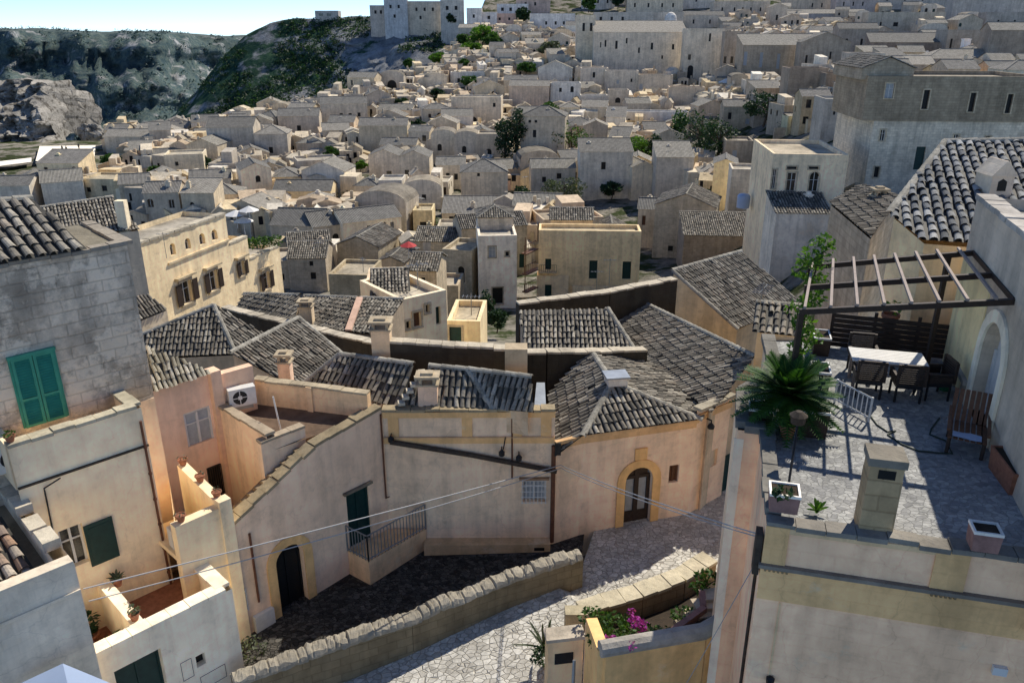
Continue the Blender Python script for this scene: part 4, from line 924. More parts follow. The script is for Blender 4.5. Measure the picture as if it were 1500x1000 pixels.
# pergola
t = thing('pergola', (8.3, 16.6, FZ), 'dark timber pergola with thin pale rafters over the paved terrace', 'pergola')
A0, A1 = Vector((5.9, 15.45, -5.4)), Vector((9.64, 14.6, -4.9)); C0, C1 = Vector((7.2, 18.7, -5.4)), Vector((10.65, 17.96, -4.85))
B0_, B1_ = WZ(1181, 421, -5.4), WZ(1454, 403, -4.87)
for p, q in ((A0, A1), (B0_, B1_), (C0, C1)):
    mb = MB(); mb.bar(p + (p - q) * .01, q, .09, .115); mb.build('beam', M['dwood'], t)
mb = MB(); mb.bar(A1 + Vector((.0, 0, .02)), C1, .08, .11); mb.build('wall_plate', M['dwood'], t)
up = Vector((0, 0, .1))
for k in range(8):
    f = .015 + k * .128; a = A0.lerp(A1, f) + up; b = C0.lerp(C1, f) + up; d = (b - a) * .02
    mb = MB(); mb.bar(a - d, b + d * 2.5, .055, .055); mb.build('rafter', M['gwood'], t)
for p, z0 in ((A0, FZ), (C0, FZ), (C1 - Vector((.5, -.12, 0)), FZ)):
    mb = MB(); mb.box((p.x - .05, p.y - .05, z0), (p.x + .05, p.y + .05, p.z - .05)); mb.build('post', M['dwood'], t)

# climbing plant on the far left post
t = thing('climbing_plant', (C0.x, C0.y - .3, FZ), 'leafy green creeper climbing the pergola post in a white-rimmed planter', 'climbing plant')
mb = MB(); c = WZ(1200, 470, -6.4); 
for k in range(9):
    z = FZ + .5 + k * .33; leaves(mb, (C0.x - .15 + .18 * math.sin(k * 1.7), C0.y - .55 + .12 * math.cos(k * 2.1), z), (.30, .28, .26), 90, .075)
leaves(mb, (C0.x + .1, C0.y - .6, -5.0), (.25, .25, .45), 60, .06); mb.build('leaves', M['leafbright'], t, uv=False)
mb = MB(); mb.tube([(C0.x - .1, C0.y - .5, FZ + .2), (C0.x - .2, C0.y - .45, -6.6), (C0.x, C0.y - .5, -5)], .02, 5); mb.build('stem', M['bark'], t)

# table and chairs
def oriented(o, a):
    o.rotation_euler = (0, 0, a)
def make_chair():
    r = thing('garden_armchair', (0, 0, 0), 'dark rattan armchair tucked under the left end of white slatted table', 'armchair', 'dark rattan armchairs round the terrace table')
    mb = MB(); mb.box((-.27, -.27, .34), (.27, .27, .44)); mb.build('seat', M['iron'], r)
    mb = MB()
    for k in range(9): mb.box((-.29, -.30 - .004 * k, .44 + k * .05), (.29, -.26 - .004 * k, .475 + k * .05))
    mb.box((-.31, -.33, .44), (-.25, -.27, .92)); mb.box((.25, -.33, .44), (.31, -.27, .92)); mb.box((-.25, -.335, .885), (.25, -.28, .93)); mb.build('backrest', M['dwood'], r)
    for s in (-1, 1):
        mb = MB(); x = s * .3; mb.box((x - .035, -.27, .62), (x + .035, .27, .66)); mb.box((x - .03, .21, .44), (x + .03, .26, .62)); mb.box((x - .012, -.25, .44), (x + .012, .21, .6)); mb.build('armrest', M['dwood'], r)
        for y in (-.25, .24):
            mb = MB(); mb.tube([(s * .26, y, 0), (s * .26, y, .34)], .028, 6); mb.build('leg', M['iron'], r)
    return r
an = math.atan2(eR[1], eR[0])
tc = Vector((8.64, 17.05, FZ)); T2 = lambda a, b: Vector((tc.x + eR[0] * a + eB[0] * b, tc.y + eR[1] * a + eB[1] * b, FZ))
ch = make_chair(); p = T2(-.45, -.55); ch.location = p; ch.rotation_euler = (0, 0, an)
dup(ch, T2(.36, -.58), an + .05, 'dark rattan armchair facing the table at its right front corner')
dup(ch, T2(.98, -.30), an + math.pi / 2 + .2, 'dark rattan armchair at the short right end of white slatted table')
dup(ch, T2(-.4, .68), an + math.pi, 'dark rattan armchair half hidden behind the white slatted table')
t = thing('garden_table', tc, 'white slatted garden table on the sunny paved terrace', 'table')
mb = MB()
for k in range(9): mb.box((-.8, -.42 + k * .094, .72), (.8, -.42 + k * .094 + .075, .75))
o = mb.build('table_top', M['canvas'], None); o.parent = t; t.rotation_euler = (0, 0, an)
for sx in (-1, 1):
    for sy in (-1, 1):
        mb = MB(); mb.box((sx * .7 - .03, sy * .34 - .03, 0), (sx * .7 + .03, sy * .34 + .03, .715)); o = mb.build('leg', M['gwood'], None); o.parent = t
mb = MB(); mb.box((-.72, -.36, .65), (.72, -.33, .715)); mb.box((-.72, .33, .65), (.72, .36, .715)); o = mb.build('apron', M['gwood'], None); o.parent = t

# dark fence at the back
t = thing('plank_fence', P2(4, 8.2).to_3d() + Vector((0, 0, FZ)), 'dark plank fence closing the back of the terrace behind the table', 'fence')
q0, q1 = WZ(1214, 508, FZ), WZ(1402, 530, FZ); ff = Fc((q0.x, q0.y), (q1.x - q0.x, q1.y - q0.y)); LL = (q1 - q0).length
mb = MB()
for k in range(7): ff.box(mb, 0, LL, FZ + .05 + k * .13, FZ + .165 + k * .13, 0, .03)
mb.build('planks', M['dwood'], t)
for k in range(4):
    mb = MB(); s = LL * k / 3; ff.box(mb, s - .04, s + .04, FZ, FZ + 1.05, -.06, -.002); mb.build('post', M['dwood'], t)
pt = Vector((*ff.P(LL * .45, 0, -.25).xy, FZ + .5)); 
pot_plant(pt, 'clay pot with a small green plant on a stand behind the dark fence', r=.2, h=.5, leaf='leafbright', lh=.35, n=50, size=.07)
mb = MB(); mb.box((pt.x - .25, pt.y - .2, FZ - .2), (pt.x + .25, pt.y + .25, FZ + .5)); o = mb.build('stone_block', M['coping'], color=(.3, .28, .24)); tag(o, 'rough stone block carrying the clay pot behind the dark fence', 'block')

# low white folding gate
t = thing('low_gate', WZ(1240, 590, FZ), 'low white bar gate leaning across the terrace with striped shadow', 'gate')
a, b = WZ(1222, 590, FZ), WZ(1272, 618, FZ)
mb = MB()
for k in range(9): p = a.lerp(b, k / 8); mb.tube([p + Vector((0, 0, .06)), p + Vector((0, 0, .55))], .014, 5)
for z in (.1, .55): mb.tube([a + Vector((0, 0, z)), b + Vector((0, 0, z))], .02, 5)
mb.tube([a, a + Vector((0, 0, .58))], .025, 6); mb.tube([b, b + Vector((0, 0, .58))], .025, 6); mb.build('bars', M['white'], t)

# planters with cycad
def planter(c, w, d, h, label, mat='dwood', rim='white', ang=an, soil='soil', group=None, name='planter_box'):
    t = thing(name, c, label, 'planter', group); c = Vector(c); ca, sa = math.cos(ang), math.sin(ang)
    X = lambda x, y, z: (c.x + ca * x - sa * y, c.y + sa * x + ca * y, c.z + z)
    def bx(mb, x0, y0, z0, x1, y1, z1, k=1):
        q = lambda z, kk: [X(x0 * kk, y0 * kk, z), X(x1 * kk, y0 * kk, z), X(x1 * kk, y1 * kk, z), X(x0 * kk, y1 * kk, z)]; mb.hexa(q(z0, 1), q(z1, k))
    mb = MB(); bx(mb, -w * .45, -d * .45, 0, w * .45, d * .45, h - .05, 1.08); mb.build('box', M[mat], t)
    mb = MB(); e = .035
    bx(mb, -w / 2, -d / 2, h - .05, w / 2, -d / 2 + e, h); bx(mb, -w / 2, d / 2 - e, h - .05, w / 2, d / 2, h); bx(mb, -w / 2, -d / 2 + e, h - .05, -w / 2 + e, d / 2 - e, h); bx(mb, w / 2 - e, -d / 2 + e, h - .05, w / 2, d / 2 - e, h); mb.build('rim', M[rim], t)
    mb = MB(); bx(mb, -w / 2 + e, -d / 2 + e, h - .046, w / 2 - e, d / 2 - e, h - .03); mb.build('soil', M[soil], t); return t
G = 'dark planters with white rims along the terrace edge'
planter(WZ(1186, 632, FZ), .62, .62, .6, 'large dark planter beneath the cycad, nearest the viewer', group=G)
planter(WZ(1198, 566, FZ), .42, .7, .5, 'dark white-rimmed planter between the cycad and the creeper', group=G)
planter(WZ(1200, 515, FZ), .42, .7, .5, 'dark white-rimmed planter under the creeper by the pergola post', group=G)
planter(WZ(1112, 618, FZ), .5, .5, .4, 'small white-rimmed planter at the outer left corner of terrace', group=G)
t = thing('cycad', WZ(1160, 628, FZ), 'spreading dark green cycad in the corner of the roof terrace', 'cycad')
c = WZ(1150, 622, FZ); mb = MB(); mb.lathe(c, [(.14, .0), (.17, .3), (.15, .6), (.08, .72)], 10); mb.build('trunk', M['bark'], t)
mb = MB(); cc = c + Vector((0, 0, .68))
for k in range(84):
    a = k * 2.39996; el = 1.2 - .018 * k + random.uniform(-.1, .1); L = random.uniform(1.0, 1.3); h = Vector((math.cos(a), math.sin(a), 0)); s = Vector((-h.y, h.x, 0)); pts = []
    for j in range(12):
        f = j / 11; pts.append(cc + h * (L * f * math.cos(el) + .0) + Vector((0, 0, L * f * math.sin(el) - .25 * L * f * f)))
    mb.tube(pts, [.012] * 11 + [.003], 3, cap=False)
    for j in range(1, 12):
        for i_ in range(2):
            p = pts[j - 1].lerp(pts[j], i_ * .5); d = (pts[j] - pts[j - 1]).normalized(); w = .24 * math.sin(math.pi * min(1, .12 + .85 * j / 12)) + .03
            for sg in (-1, 1):
                q = p + (s * sg * .85 + d * .55 + Vector((0, 0, .12))) * w; mb.face([p - d * .028, q, p + d * .028])
mb.build('fronds', M['palm'], t, uv=False)
pot_plant(WZ(1152, 640, FZ + .05), 'clay pot of bright leaves in front of the cycad', r=.17, h=.3, leaf='leafbright', lh=.3, n=40, size=.08)
# garden lamp
t = thing('garden_lamp', WZ(1156, 712, FZ), 'slender garden lamp on a leaning pole rising from the left planter', 'lamp')
a, b = WZ(1156, 704, FZ + .25), WZ(1168, 622, FZ + .9); mb = MB(); mb.tube([a - Vector((0, 0, .2)), b], .022, 6); mb.build('pole', M['iron'], t)
mb = MB(); mb.lathe(b, [(.05, 0), (.13, .04), (.15, .18), (.17, .2), (.06, .28)], 10); mb.build('lamp_head', M['conduit'], t)
G = 'faded pink terracotta troughs on the terrace edge'
planter(WZ(1146, 742, -7.6), .5, .45, .36, 'faded terracotta trough on left end of the terrace front edge', 'pinkterra', 'coping', group=G, name='planter_trough')
t3 = thing('potted_plant', WZ(1146, 730, -7.3), 'low dark green plant growing in the left terracotta trough', 'plant'); mb = MB(); leaves(mb, WZ(1146, 722, -7.18), (.2, .18, .1), 60, .06); mb.build('leaves', M['leafdark'], t3, uv=False)
planter(WZ(1438, 800, -7.6), .42, .36, .36, 'faded terracotta trough with dead stems right on front edge', 'pinkterra', 'coping', group=G, name='planter_trough')
planter(WZ(1478, 705, FZ), 1.1, .42, .45, 'long orange terracotta trough against the tall house wall', 'terra', 'terra', group=G, ang=an - 1.5, name='planter_trough')
t3 = thing('succulent', WZ(1197, 745, -7.7), 'bright green succulent sprouting on the terrace front edge', 'plant'); mb = MB(); spikes(mb, WZ(1197, 748, -7.72), 12, .26, .05, 1.0); mb.build('leaves', M['leafbright'], t3, uv=False)
# square chimney on the terrace
t = thing('terrace_chimney', P2(1.75, .45).to_3d() + Vector((0, 0, FZ)), 'square stone chimney with dark cap standing on the terrace front edge', 'chimney')
ba = P2(1.72, .42); X = lambda a, b, z: (ba.x + eR[0] * a + eB[0] * b, ba.y + eR[1] * a + eB[1] * b, z)
def cb(mb, x, y, z0, z1): mb.hexa([X(-x, -y, z0), X(x, -y, z0), X(x, y, z0), X(-x, y, z0)], [X(-x, -y, z1), X(x, -y, z1), X(x, y, z1), X(-x, y, z1)])
mb = MB(); cb(mb, .26, .24, FZ, -6.75); cb(mb, .255, .235, -6.75, -6.5); mb.build('shaft', M['stone'], t, color=(.42, .32, .2))
mb = MB(); cb(mb, .29, .27, -6.5, -6.36); mb.build('cap', M['coping'], t, color=(.20, .19, .17)); mb = MB(); q = [X(-.12, -.243, -6.72), X(.14, -.243, -6.72), X(.14, -.243, -6.56), X(-.12, -.243, -6.56)]; mb.face(q); mb.build('smoke_hole', M['black'], t)
# lounger with blue towel
t = thing('wooden_lounger', WZ(1420, 650, FZ), 'brown slatted wooden lounger against the tall house wall', 'lounger')
lc = WZ(1412, 652, FZ); ld = Vector((eB[0] * .95 + .3, eB[1], 0)).normalized(); ls = Vector((ld.y, -ld.x, 0))
mb = MB()
for k in range(7):
    q = lc + ls * (-.3 + k * .1) + Vector((0, 0, .36)); mb.bar(q - ld * .55, q + ld * .3, .075, .03)
mb.build('seat', M['bwood'], t); mb = MB()
for k in range(7):
    q = lc + ls * (-.3 + k * .1); mb.bar(q + ld * .3 + Vector((0, 0, .38)), q + ld * .62 + Vector((0, 0, .95)), .075, .03)
mb.build('backrest', M['bwood'], t)
for s in (-.3, .3):
    for e in (-.5, .25):
        mb = MB(); q = lc + ls * s + ld * e; mb.tube([q, q + Vector((0, 0, .345))], .035, 6); mb.build('leg', M['dwood'], t)
    mb = MB(); q = lc + ls * s * 1.15; mb.bar(q - ld * .5 + Vector((0, 0, .5)), q + ld * .4 + Vector((0, 0, .62)), .06, .05); mb.build('armrest', M['bwood'], t)
mb = MB(); q = lc - ld * .42 + Vector((0, 0, .4)); n_ = 6
g = [[q + ls * (-.26 + .1 * i) + ld * (-.16 + .07 * j) + Vector((0, 0, .025 * random.random())) for i in range(n_)] for j in range(5)]
for j in range(4):
    for i in range(n_ - 1): mb.face([g[j][i], g[j][i + 1], g[j + 1][i + 1], g[j + 1][i]])
o = mb.build('towel', M['bluewhite'], smooth=True); tag(o, 'crumpled pale blue towel lying on the wooden lounger seat', 'towel')
# green can, stone bench, hose
t = thing('watering_can', WZ(1382, 570, FZ), 'green plastic watering can standing beside the stone bench', 'watering can'); c = WZ(1382, 570, FZ)
mb = MB(); mb.lathe(c, [(.13, 0), (.15, .05), (.15, .32), (.1, .4), (.05, .43)], 12); mb.build('body', M['gplastic'], t); mb = MB(); mb.tube([c + Vector((.12, 0, .1)), c + Vector((.28, 0, .4))], .02, 6); mb.build('spout', M['gplastic'], t); mb = MB(); mb.tube([c + Vector((-.13, 0, .12)), c + Vector((-.24, 0, .3)), c + Vector((-.05, 0, .5)), c + Vector((.03, 0, .42))], .015, 6); mb.build('handle', M['gplastic'], t)
t = thing('stone_bench', WZ(1410, 585, FZ), 'grey stone bench against the yellowish house wall', 'bench'); c = WZ(1412, 575, FZ)
mb = MB(); mb.obox(c + Vector((0, 0, .46)), Vector((*f8.d, 0)) * .6, Vector((*f8.n, 0)) * .22, (0, 0, .05)); mb.build('slab', M['coping'], t, color=(.36, .35, .33))
for s in (-.42, .42): mb = MB(); mb.obox(c + Vector((*f8.d, 0)) * s + Vector((0, 0, .2)), Vector((*f8.d, 0)) * .09, Vector((*f8.n, 0)) * .19, (0, 0, .2)); mb.build('support', M['coping'], t, color=(.28, .27, .25))
hp = [(1272, 605), (1285, 622), (1300, 632), (1312, 631), (1300, 636), (1320, 650), (1345, 660), (1375, 663), (1395, 664), (1385, 645), (1362, 636), (1364, 628), (1376, 612)]
mb = MB(); mb.tube([WZ(u, v, FZ + .02) for u, v in hp], .016, 6); o = mb.build('garden_hose', M['rubber']); tag(o, 'dark garden hose snaking over the paved terrace floor', 'hose')

# ---------------------------------------------------------------- houses right behind the terrace
t = thing('tiled_house', WZ(1370, 420, -9), 'house with large curved grey tiles and small gabled dormer behind pergola', 'house')
rp = rpoly([(1351, 351, -5), (1424, 356, -5), (1385, 208, -3.3), (1303, 312)]); rp = [rp[0], WZ(1424, 356, -5)] 
n_a, n_b, n_c = WZ(1351, 351, -5), WZ(1424, 356, -5), WZ(1385, 208, -3.35)
pn = (n_b - n_a).cross(n_c - n_a)
def onpl(u, v): r = Vector(ray(u, v)); return r * (pn.dot(n_a) / pn.dot(r))
R9 = [n_a, onpl(1470, 359), onpl(1600, 380), onpl(1600, 205), n_c, onpl(1303, 312)]
roof_obj(t, [R9], [(R9[3], R9[4]), (R9[4], R9[5])], w=.27, l=.42, seg=6, pal=[(.24, .25, .26), (.30, .31, .31), (.17, .18, .19), (.38, .38, .37)])
mb = MB(); a, b = R9[5], R9[0]; skirt(mb, [a + Vector((.1, -.1, 0)), b + Vector((.1, .05, 0)), R9[1], R9[2], R9[3], R9[4]], -10.5, drop=.12); mb.build('wall', M['plasterdirty'], t, color=(.56, .46, .30))
q = onpl(1455, 285); mb = MB(); mb.box((q.x - .3, q.y - .3, q.z - .5), (q.x + .3, q.y + .5, q.z + .55)); mb.hexa([(q.x - .36, q.y - .36, q.z + .55), (q.x + .36, q.y - .36, q.z + .55), (q.x + .36, q.y + .5, q.z + .55), (q.x - .36, q.y + .5, q.z + .55)], [(q.x - .02, q.y - .36, q.z + .95), (q.x + .02, q.y - .36, q.z + .95), (q.x + .02, q.y + .5, q.z + .95), (q.x - .02, q.y + .5, q.z + .95)]); d_ = mb.build('dormer', M['plasterdirty'], t, color=(.42, .38, .33))
mb = MB(); mb.face([(q.x - .12, q.y - .305, q.z + .15), (q.x + .12, q.y - .305, q.z + .15), (q.x + .12, q.y - .305, q.z + .4), (q.x, q.y - .305, q.z + .48), (q.x - .12, q.y - .305, q.z + .4)]); mb.build('dormer_opening', M['black'], d_)
t, pp = roof_house('stone_house', 'rough stone house with small dark tile roof beyond the pergola', [[(1216, 297, -7.0), (1276, 348, -7.0), (1318, 288, -6.4), (1262, 270)]], -18, (.40, .35, .28), mat='stone', k=.8)
chimney(t, WZ(1285, 300, -6.9), .5, .45, .35, (.3, .26, .2))

# ---------------------------------------------------------------- garden below the terrace house
t = thing('garden_wall', (3.6, 15, -17), 'ochre garden wall with rounded grey coping round the flower bed', 'garden wall')
gw_ = [WZ(885, 950, -13.4), WZ(1030, 925, -13.4), WZ(1066, 904, -13.3)]
mb = MB(); wallprism(mb, gw_, .3, -18.5, [p.z for p in gw_]); e = WZ(885, 950, -13.4); wallprism(mb, [e, e + Vector((-.15, 1.4, 0))], .28, -18.5, [-13.45, -13.7]); mb.build('wall', M['plaster'], t, color=(.55, .38, .19))
mb = MB(); mb.tube([p + Vector((0, 0, .02)) for p in [gw_[0] + (gw_[0] - gw_[1]).normalized() * .1] + gw_[1:]], .2, 10); mb.build('coping', M['coping'], t, color=(.32, .32, .32))
t = thing('curved_wall', (4.5, 20, -17), 'curved stone parapet with broad sunlit top dividing street and flower bed', 'stone wall')
cw = [WZ(1040, 818, -15.7), WZ(995, 845, -15.8), WZ(935, 868, -15.9), WZ(885, 882, -15.95), WZ(850, 894, -16)]
mb = MB(); wallprism(mb, cw, .55, -18.4, [p.z for p in cw]); mb.build('wall', M['stone'], t, color=(.30, .24, .17)); coping(t, [p + Vector((0, 0, .05)) for p in cw], w=.62, h=.1, color=(.52, .49, .40), rough=.015)
mb = MB(); q = WZ(845, 925, -16.2); mb.box((q.x - .35, q.y - .1, -18.5), (q.x + .35, q.y + .3, -15.5)); mb.build('end_pier', M['coping'], t, color=(.42, .39, .30))
mb = MB(); gp = [gw_[0], gw_[1], WZ(1066, 904, -13.3), Vector((6.6, 21.5, -16.3)), *[p + Vector((0, 0, -.6)) for p in cw[:]]]
cen = Vector((4.4, 17.2, -14.9))
for a, b in zip(gp, gp[1:] + gp[:1]): mb.face([a - Vector((0, 0, .35)), b - Vector((0, 0, .35)), cen])
o = mb.build('flower_bed', M['soil']); tag(o, kind='structure')
t = thing('rockery_steps', WZ(1010, 900, -14.9), 'small terracotta-edged stone steps inside the flower bed', 'steps')
for k, (u0, v0, u1, v1) in enumerate(((980, 930, 1032, 892), (1030, 890, 1028, 868))):
    a, b = WZ(u0, v0, -14.5), WZ(u1, v1, -14.5 + .1 * k); mb = MB(); mb.bar(a, b, .16, .22); mb.build('edging', M['pinkterra'], t)
mb = MB()
for k in range(4): q = WZ(1010 + 12 * k, 915 - 14 * k, -14.75 + .1 * k); mb.obox(q, (.35, .05, 0), (-.05, .22, 0), (0, 0, .1))
mb.build('treads', M['coping'], t, color=(.45, .4, .33))
t = thing('bougainvillea', WZ(920, 930, -14.2), 'dark bougainvillea with magenta blossom spilling over the flower bed', 'shrub')
mb = MB()
for (u, v, z, r, n) in ((900, 915, -14.3, .5, 240), (930, 935, -13.8, .55, 240), (965, 935, -13.8, .5, 200), (880, 935, -13.9, .4, 150), (1000, 900, -14.6, .35, 90), (870, 905, -14.6, .45, 150), (1025, 860, -14.4, .3, 70), (1035, 845, -14.3, .35, 110)): leaves(mb, WZ(u, v, z), (r, r * .8, r * .6), n, .075)
mb.build('foliage', M['leaf'], t, uv=False); mb = MB()
for (u, v, z, r, n) in ((938, 916, -13.55, .25, 150), (930, 908, -13.6, .18, 70), (895, 938, -13.5, .2, 70), (925, 945, -13.3, .16, 30), (925, 895, -13.9, .12, 22)): leaves(mb, WZ(u, v, z), (r, r * .8, r * .6), n, .05)
mb.build('blossom', M['magenta'], t, uv=False)
t = thing('agave', WZ(797, 950, -16.6), 'spiky agave at street corner beside the beige mailbox pillar', 'agave'); mb = MB(); spikes(mb, WZ(797, 948, -16.3), 18, 1.0, .06, 1.05); mb.build('leaves', M['leafgrey'], t, uv=False)
mb = MB(); leaves(mb, WZ(793, 960, -16.2), (.35, .35, .25), 120, .08); mb.build('undergrowth', M['leafdark'], t, uv=False)
t = thing('mailbox_pillar', WZ(829, 990, -17), 'beige pillar with dark letter plate beside the agave', 'pillar')
a, b, c = WZ(803, 938, -14.9), WZ(855, 932, -14.9), WZ(852, 922, -14.9); fp = Fc((a.x, a.y), (b.x - a.x, b.y - a.y)); w_ = (b - a).length
mb = MB(); fp.box(mb, 0, w_, -18.6, -14.95, -.38, 0); mb.build('shaft', M['plaster'], t, color=(.58, .45, .3)); mb = MB(); fp.box(mb, -.05, w_ + .05, -14.95, -14.85, -.43, .05); mb.build('cap', M['coping'], t, color=(.45, .42, .38))
mq = quadpx(fp, [(812, 954), (834, 958), (834, 972), (813, 970)]); mb = MB(); fp.box(mb, mq[0], mq[1] + .1, mq[2], mq[3], .003, .02); mb.build('letter_plate', M['iron'], t)
mb = MB(); q = WZ(838, 962, -15.0); mb.tube([q + Vector((.05, -.1, 0)), q + Vector((-.05, -.9, -1.6)), q + Vector((-.05, -.9, -3))], .045, 8); o = mb.build('handrail', M['metal']); tag(o, 'grey metal stair handrail in front of the mailbox pillar', 'handrail')
t = thing('pink_gatepost', WZ(868, 960, -15), 'slim pinkish slab post between the mailbox pillar and flower bed', 'post'); mb = MB(); q = WZ(866, 925, -14.4); mb.hexa([(q.x - .12, q.y - .2, -18.5), (q.x + .1, q.y - .2, -18.5), (q.x + .1, q.y + .35, -18.5), (q.x - .12, q.y + .35, -18.5)], [(q.x - .12, q.y - .2, -15.1), (q.x + .1, q.y - .2, -15.1), (q.x + .1, q.y + .35, -14.4), (q.x - .12, q.y + .35, -14.4)]); mb.build('slab', M['plaster'], t, color=(.6, .45, .36))
# stairs in the shade at the bottom
t = thing('stone_stairs', (3.5, 13.8, -17), 'shaded stone steps climbing along the ochre garden wall', 'stairs'); mb = MB()
for k in range(9):
    a = gw_[0].lerp(gw_[1], k / 9); b = gw_[0].lerp(gw_[1], (k + 1) / 9); n = Vector(((b - a).y, -(b - a).x, 0)).normalized(); z = -16.4 + .18 * k; o1, o2 = n * .17, n * 2.2
    q = [a + o1, b + o1, b + o2, a + o2]; q = [a + o2, b + o2, b + o1, a + o1]; mb.hexa([(p.x, p.y, -18.6) for p in q], [(p.x, p.y, z) for p in q])
mb.build('steps', M['street'], t)

# ---------------------------------------------------------------- overhead cables
def cable(a, b, sag, r, label, group):
    mb = MB(); mb.tube([a.lerp(b, k / 14) - Vector((0, 0, sag * 4 * (k / 14) * (1 - k / 14))) for k in range(15)], r, 5); o = mb.build('cable', M['wire']); tag(o, label, 'cable', group)
G = 'overhead cables crossing the yard'
hub = f6a.P(*f6a.hit(818, 678), .15)
lft_ = WZ(122, 862, -11.9); lft2 = WZ(130, 880, -12.2)
cable(hub, lft_, .05, .016, 'upper pale cable from corner house to the near left house', G)
cable(hub - Vector((0, 0, .12)), lft2, .12, .014, 'lower pale cable from corner house to the near left house', G)
rg = WY(1112, 782, 11.9); cable(hub, rg, .1, .014, 'upper pale cable from corner house to the terrace house', G); cable(hub - Vector((0, 0, .1)), rg - Vector((0, 0, .06)), .12, .012, 'lower pale cable from corner house to the terrace house', G)
cable(WY(1110, 818, 11.5), WY(1004, 1003, 14.0), .02, .009, 'thin slanting cable dropping past the garden wall corner', G)
# ================================================================== TERRAIN, GORGE, HILL
TU = [-400, 0, 300, 560, 750, 1000, 1250, 1500, 1900]
TV = {520: [60, 60, 60, 60, 60, 58, 46, 38, 36], 480: [80, 80, 80, 80, 80, 75, 55, 44, 42], 440: [95, 95, 95, 95, 95, 90, 60, 47, 45], 400: [112, 112, 112, 112, 112, 106, 66, 52, 48],
      350: [138, 138, 138, 138, 138, 128, 76, 60, 56], 300: [165, 165, 165, 165, 165, 152, 92, 74, 66], 250: [200, 200, 200, 200, 200, 186, 114, 94, 85], 220: [235, 235, 230, 222, 222, 208, 128, 110, 100],
      200: [290, 285, 262, 242, 242, 228, 142, 125, 115], 150: [320, 320, 310, 300, 290, 274, 182, 165, 150], 100: [370, 360, 355, 350, 342, 328, 245, 225, 205], 60: [430, 425, 420, 410, 402, 394, 335, 315, 300],
      30: [490, 485, 480, 470, 462, 450, 420, 405, 395], 0: [560, 555, 550, 540, 530, 520, 500, 490, 480], -40: [680, 680, 680, 680, 660, 650, 640, 630, 620]}
TVk = sorted(TV)
def Yg(u, v):
    rows = [np.interp(u, TU, TV[k]) for k in TVk]
    return float(np.interp(v, TVk, rows))
def vlim(u): return float(np.interp(u, [-400, 200, 232, 330, 420, 480, 540, 600, 650, 690, 725], [207, 203, 199, 180, 165, 155, 136, 110, 80, 50, -40]))
def hill_mat(name, green, green2, rock, thr, sc, xg=None):
    m, nt, b = newmat(name); pos = N(nt, 'ShaderNodeNewGeometry').outputs['Position']
    n1 = noi(nt, mapping(nt, pos, (1, 1, 1.6)), sc, 7, .68); n2 = noi(nt, pos, sc * 5, 6, .75); n3 = noi(nt, pos, sc * .35, 4, .6)
    g = mixf(nt, ramp(nt, n2, [(.38, 0.), (.62, 1.)]), (*green, 1), (*green2, 1))
    r = mul(nt, (*rock, 1), ramp(nt, n2, [(.3, .45), (.7, 1.2)]))
    if xg:
        sx = N(nt, 'ShaderNodeSeparateXYZ'); nt.links.new(pos, sx.inputs[0]); mr = N(nt, 'ShaderNodeMapRange'); nt.links.new(sx.outputs[0], mr.inputs[0])
        mr.inputs[1].default_value, mr.inputs[2].default_value, mr.inputs[3].default_value, mr.inputs[4].default_value = xg
        ad = N(nt, 'ShaderNodeMath', operation='ADD'); nt.links.new(n1, ad.inputs[0]); nt.links.new(mr.outputs[0], ad.inputs[1]); n1 = ad.outputs[0]
    col = mixf(nt, ramp(nt, n1, [(thr, 0.), (thr + .09, 1.)]), g, r); col = mul(nt, col, ramp(nt, n3, [(.3, .65), (.7, 1.15)]))
    nt.links.new(col, b.inputs['Base Color']); b.inputs['Roughness'].default_value = 1; b.inputs['Specular IOR Level'].default_value = 0
    bump(nt, b, n2, 1.0, 1.2 / (sc * 20)); return m
def grid(name, G, mat, smooth=True):
    mb = MB(); R = len(G); C = len(G[0])
    for row in G: mb.add(row)
    for i in range(R - 1):
        for j in range(C - 1): mb.f.append((i * C + j, i * C + j + 1, (i + 1) * C + j + 1, (i + 1) * C + j)); mb.m.append(0)
    o = mb.build(name, mat, smooth=smooth, uv=False); return o
us = list(range(-400, 1901, 20)); cols = []
for u in us:
    vl = vlim(u); c = []; p = WY(u, 520, Yg(u, 520)); c.append(Vector((p.x * .5, 30, -19.5)))
    for k in range(46):
        v = 520 + (vl - 520) * k / 45; p = WY(u, v, Yg(u, v)); n = mnoise.noise(p * .09) * .8 + mnoise.noise(p * .3) * .3; c.append(p + Vector((0, 0, n - .6)))
    p = c[-1]; c += [p + Vector((0, 8, -14)), p + Vector((0, 22, -55)), p + Vector((0, 40, -95))]; cols.append(c)
G = [[c[k] for c in cols] for k in range(len(cols[0]))]
M['rubble'] = hill_mat('rubble_ground', (.035, .055, .022), (.08, .09, .045), (.34, .31, .26), .45, .16)
grid('hillside_terrain', G, M['rubble'])['kind'] = 'structure'
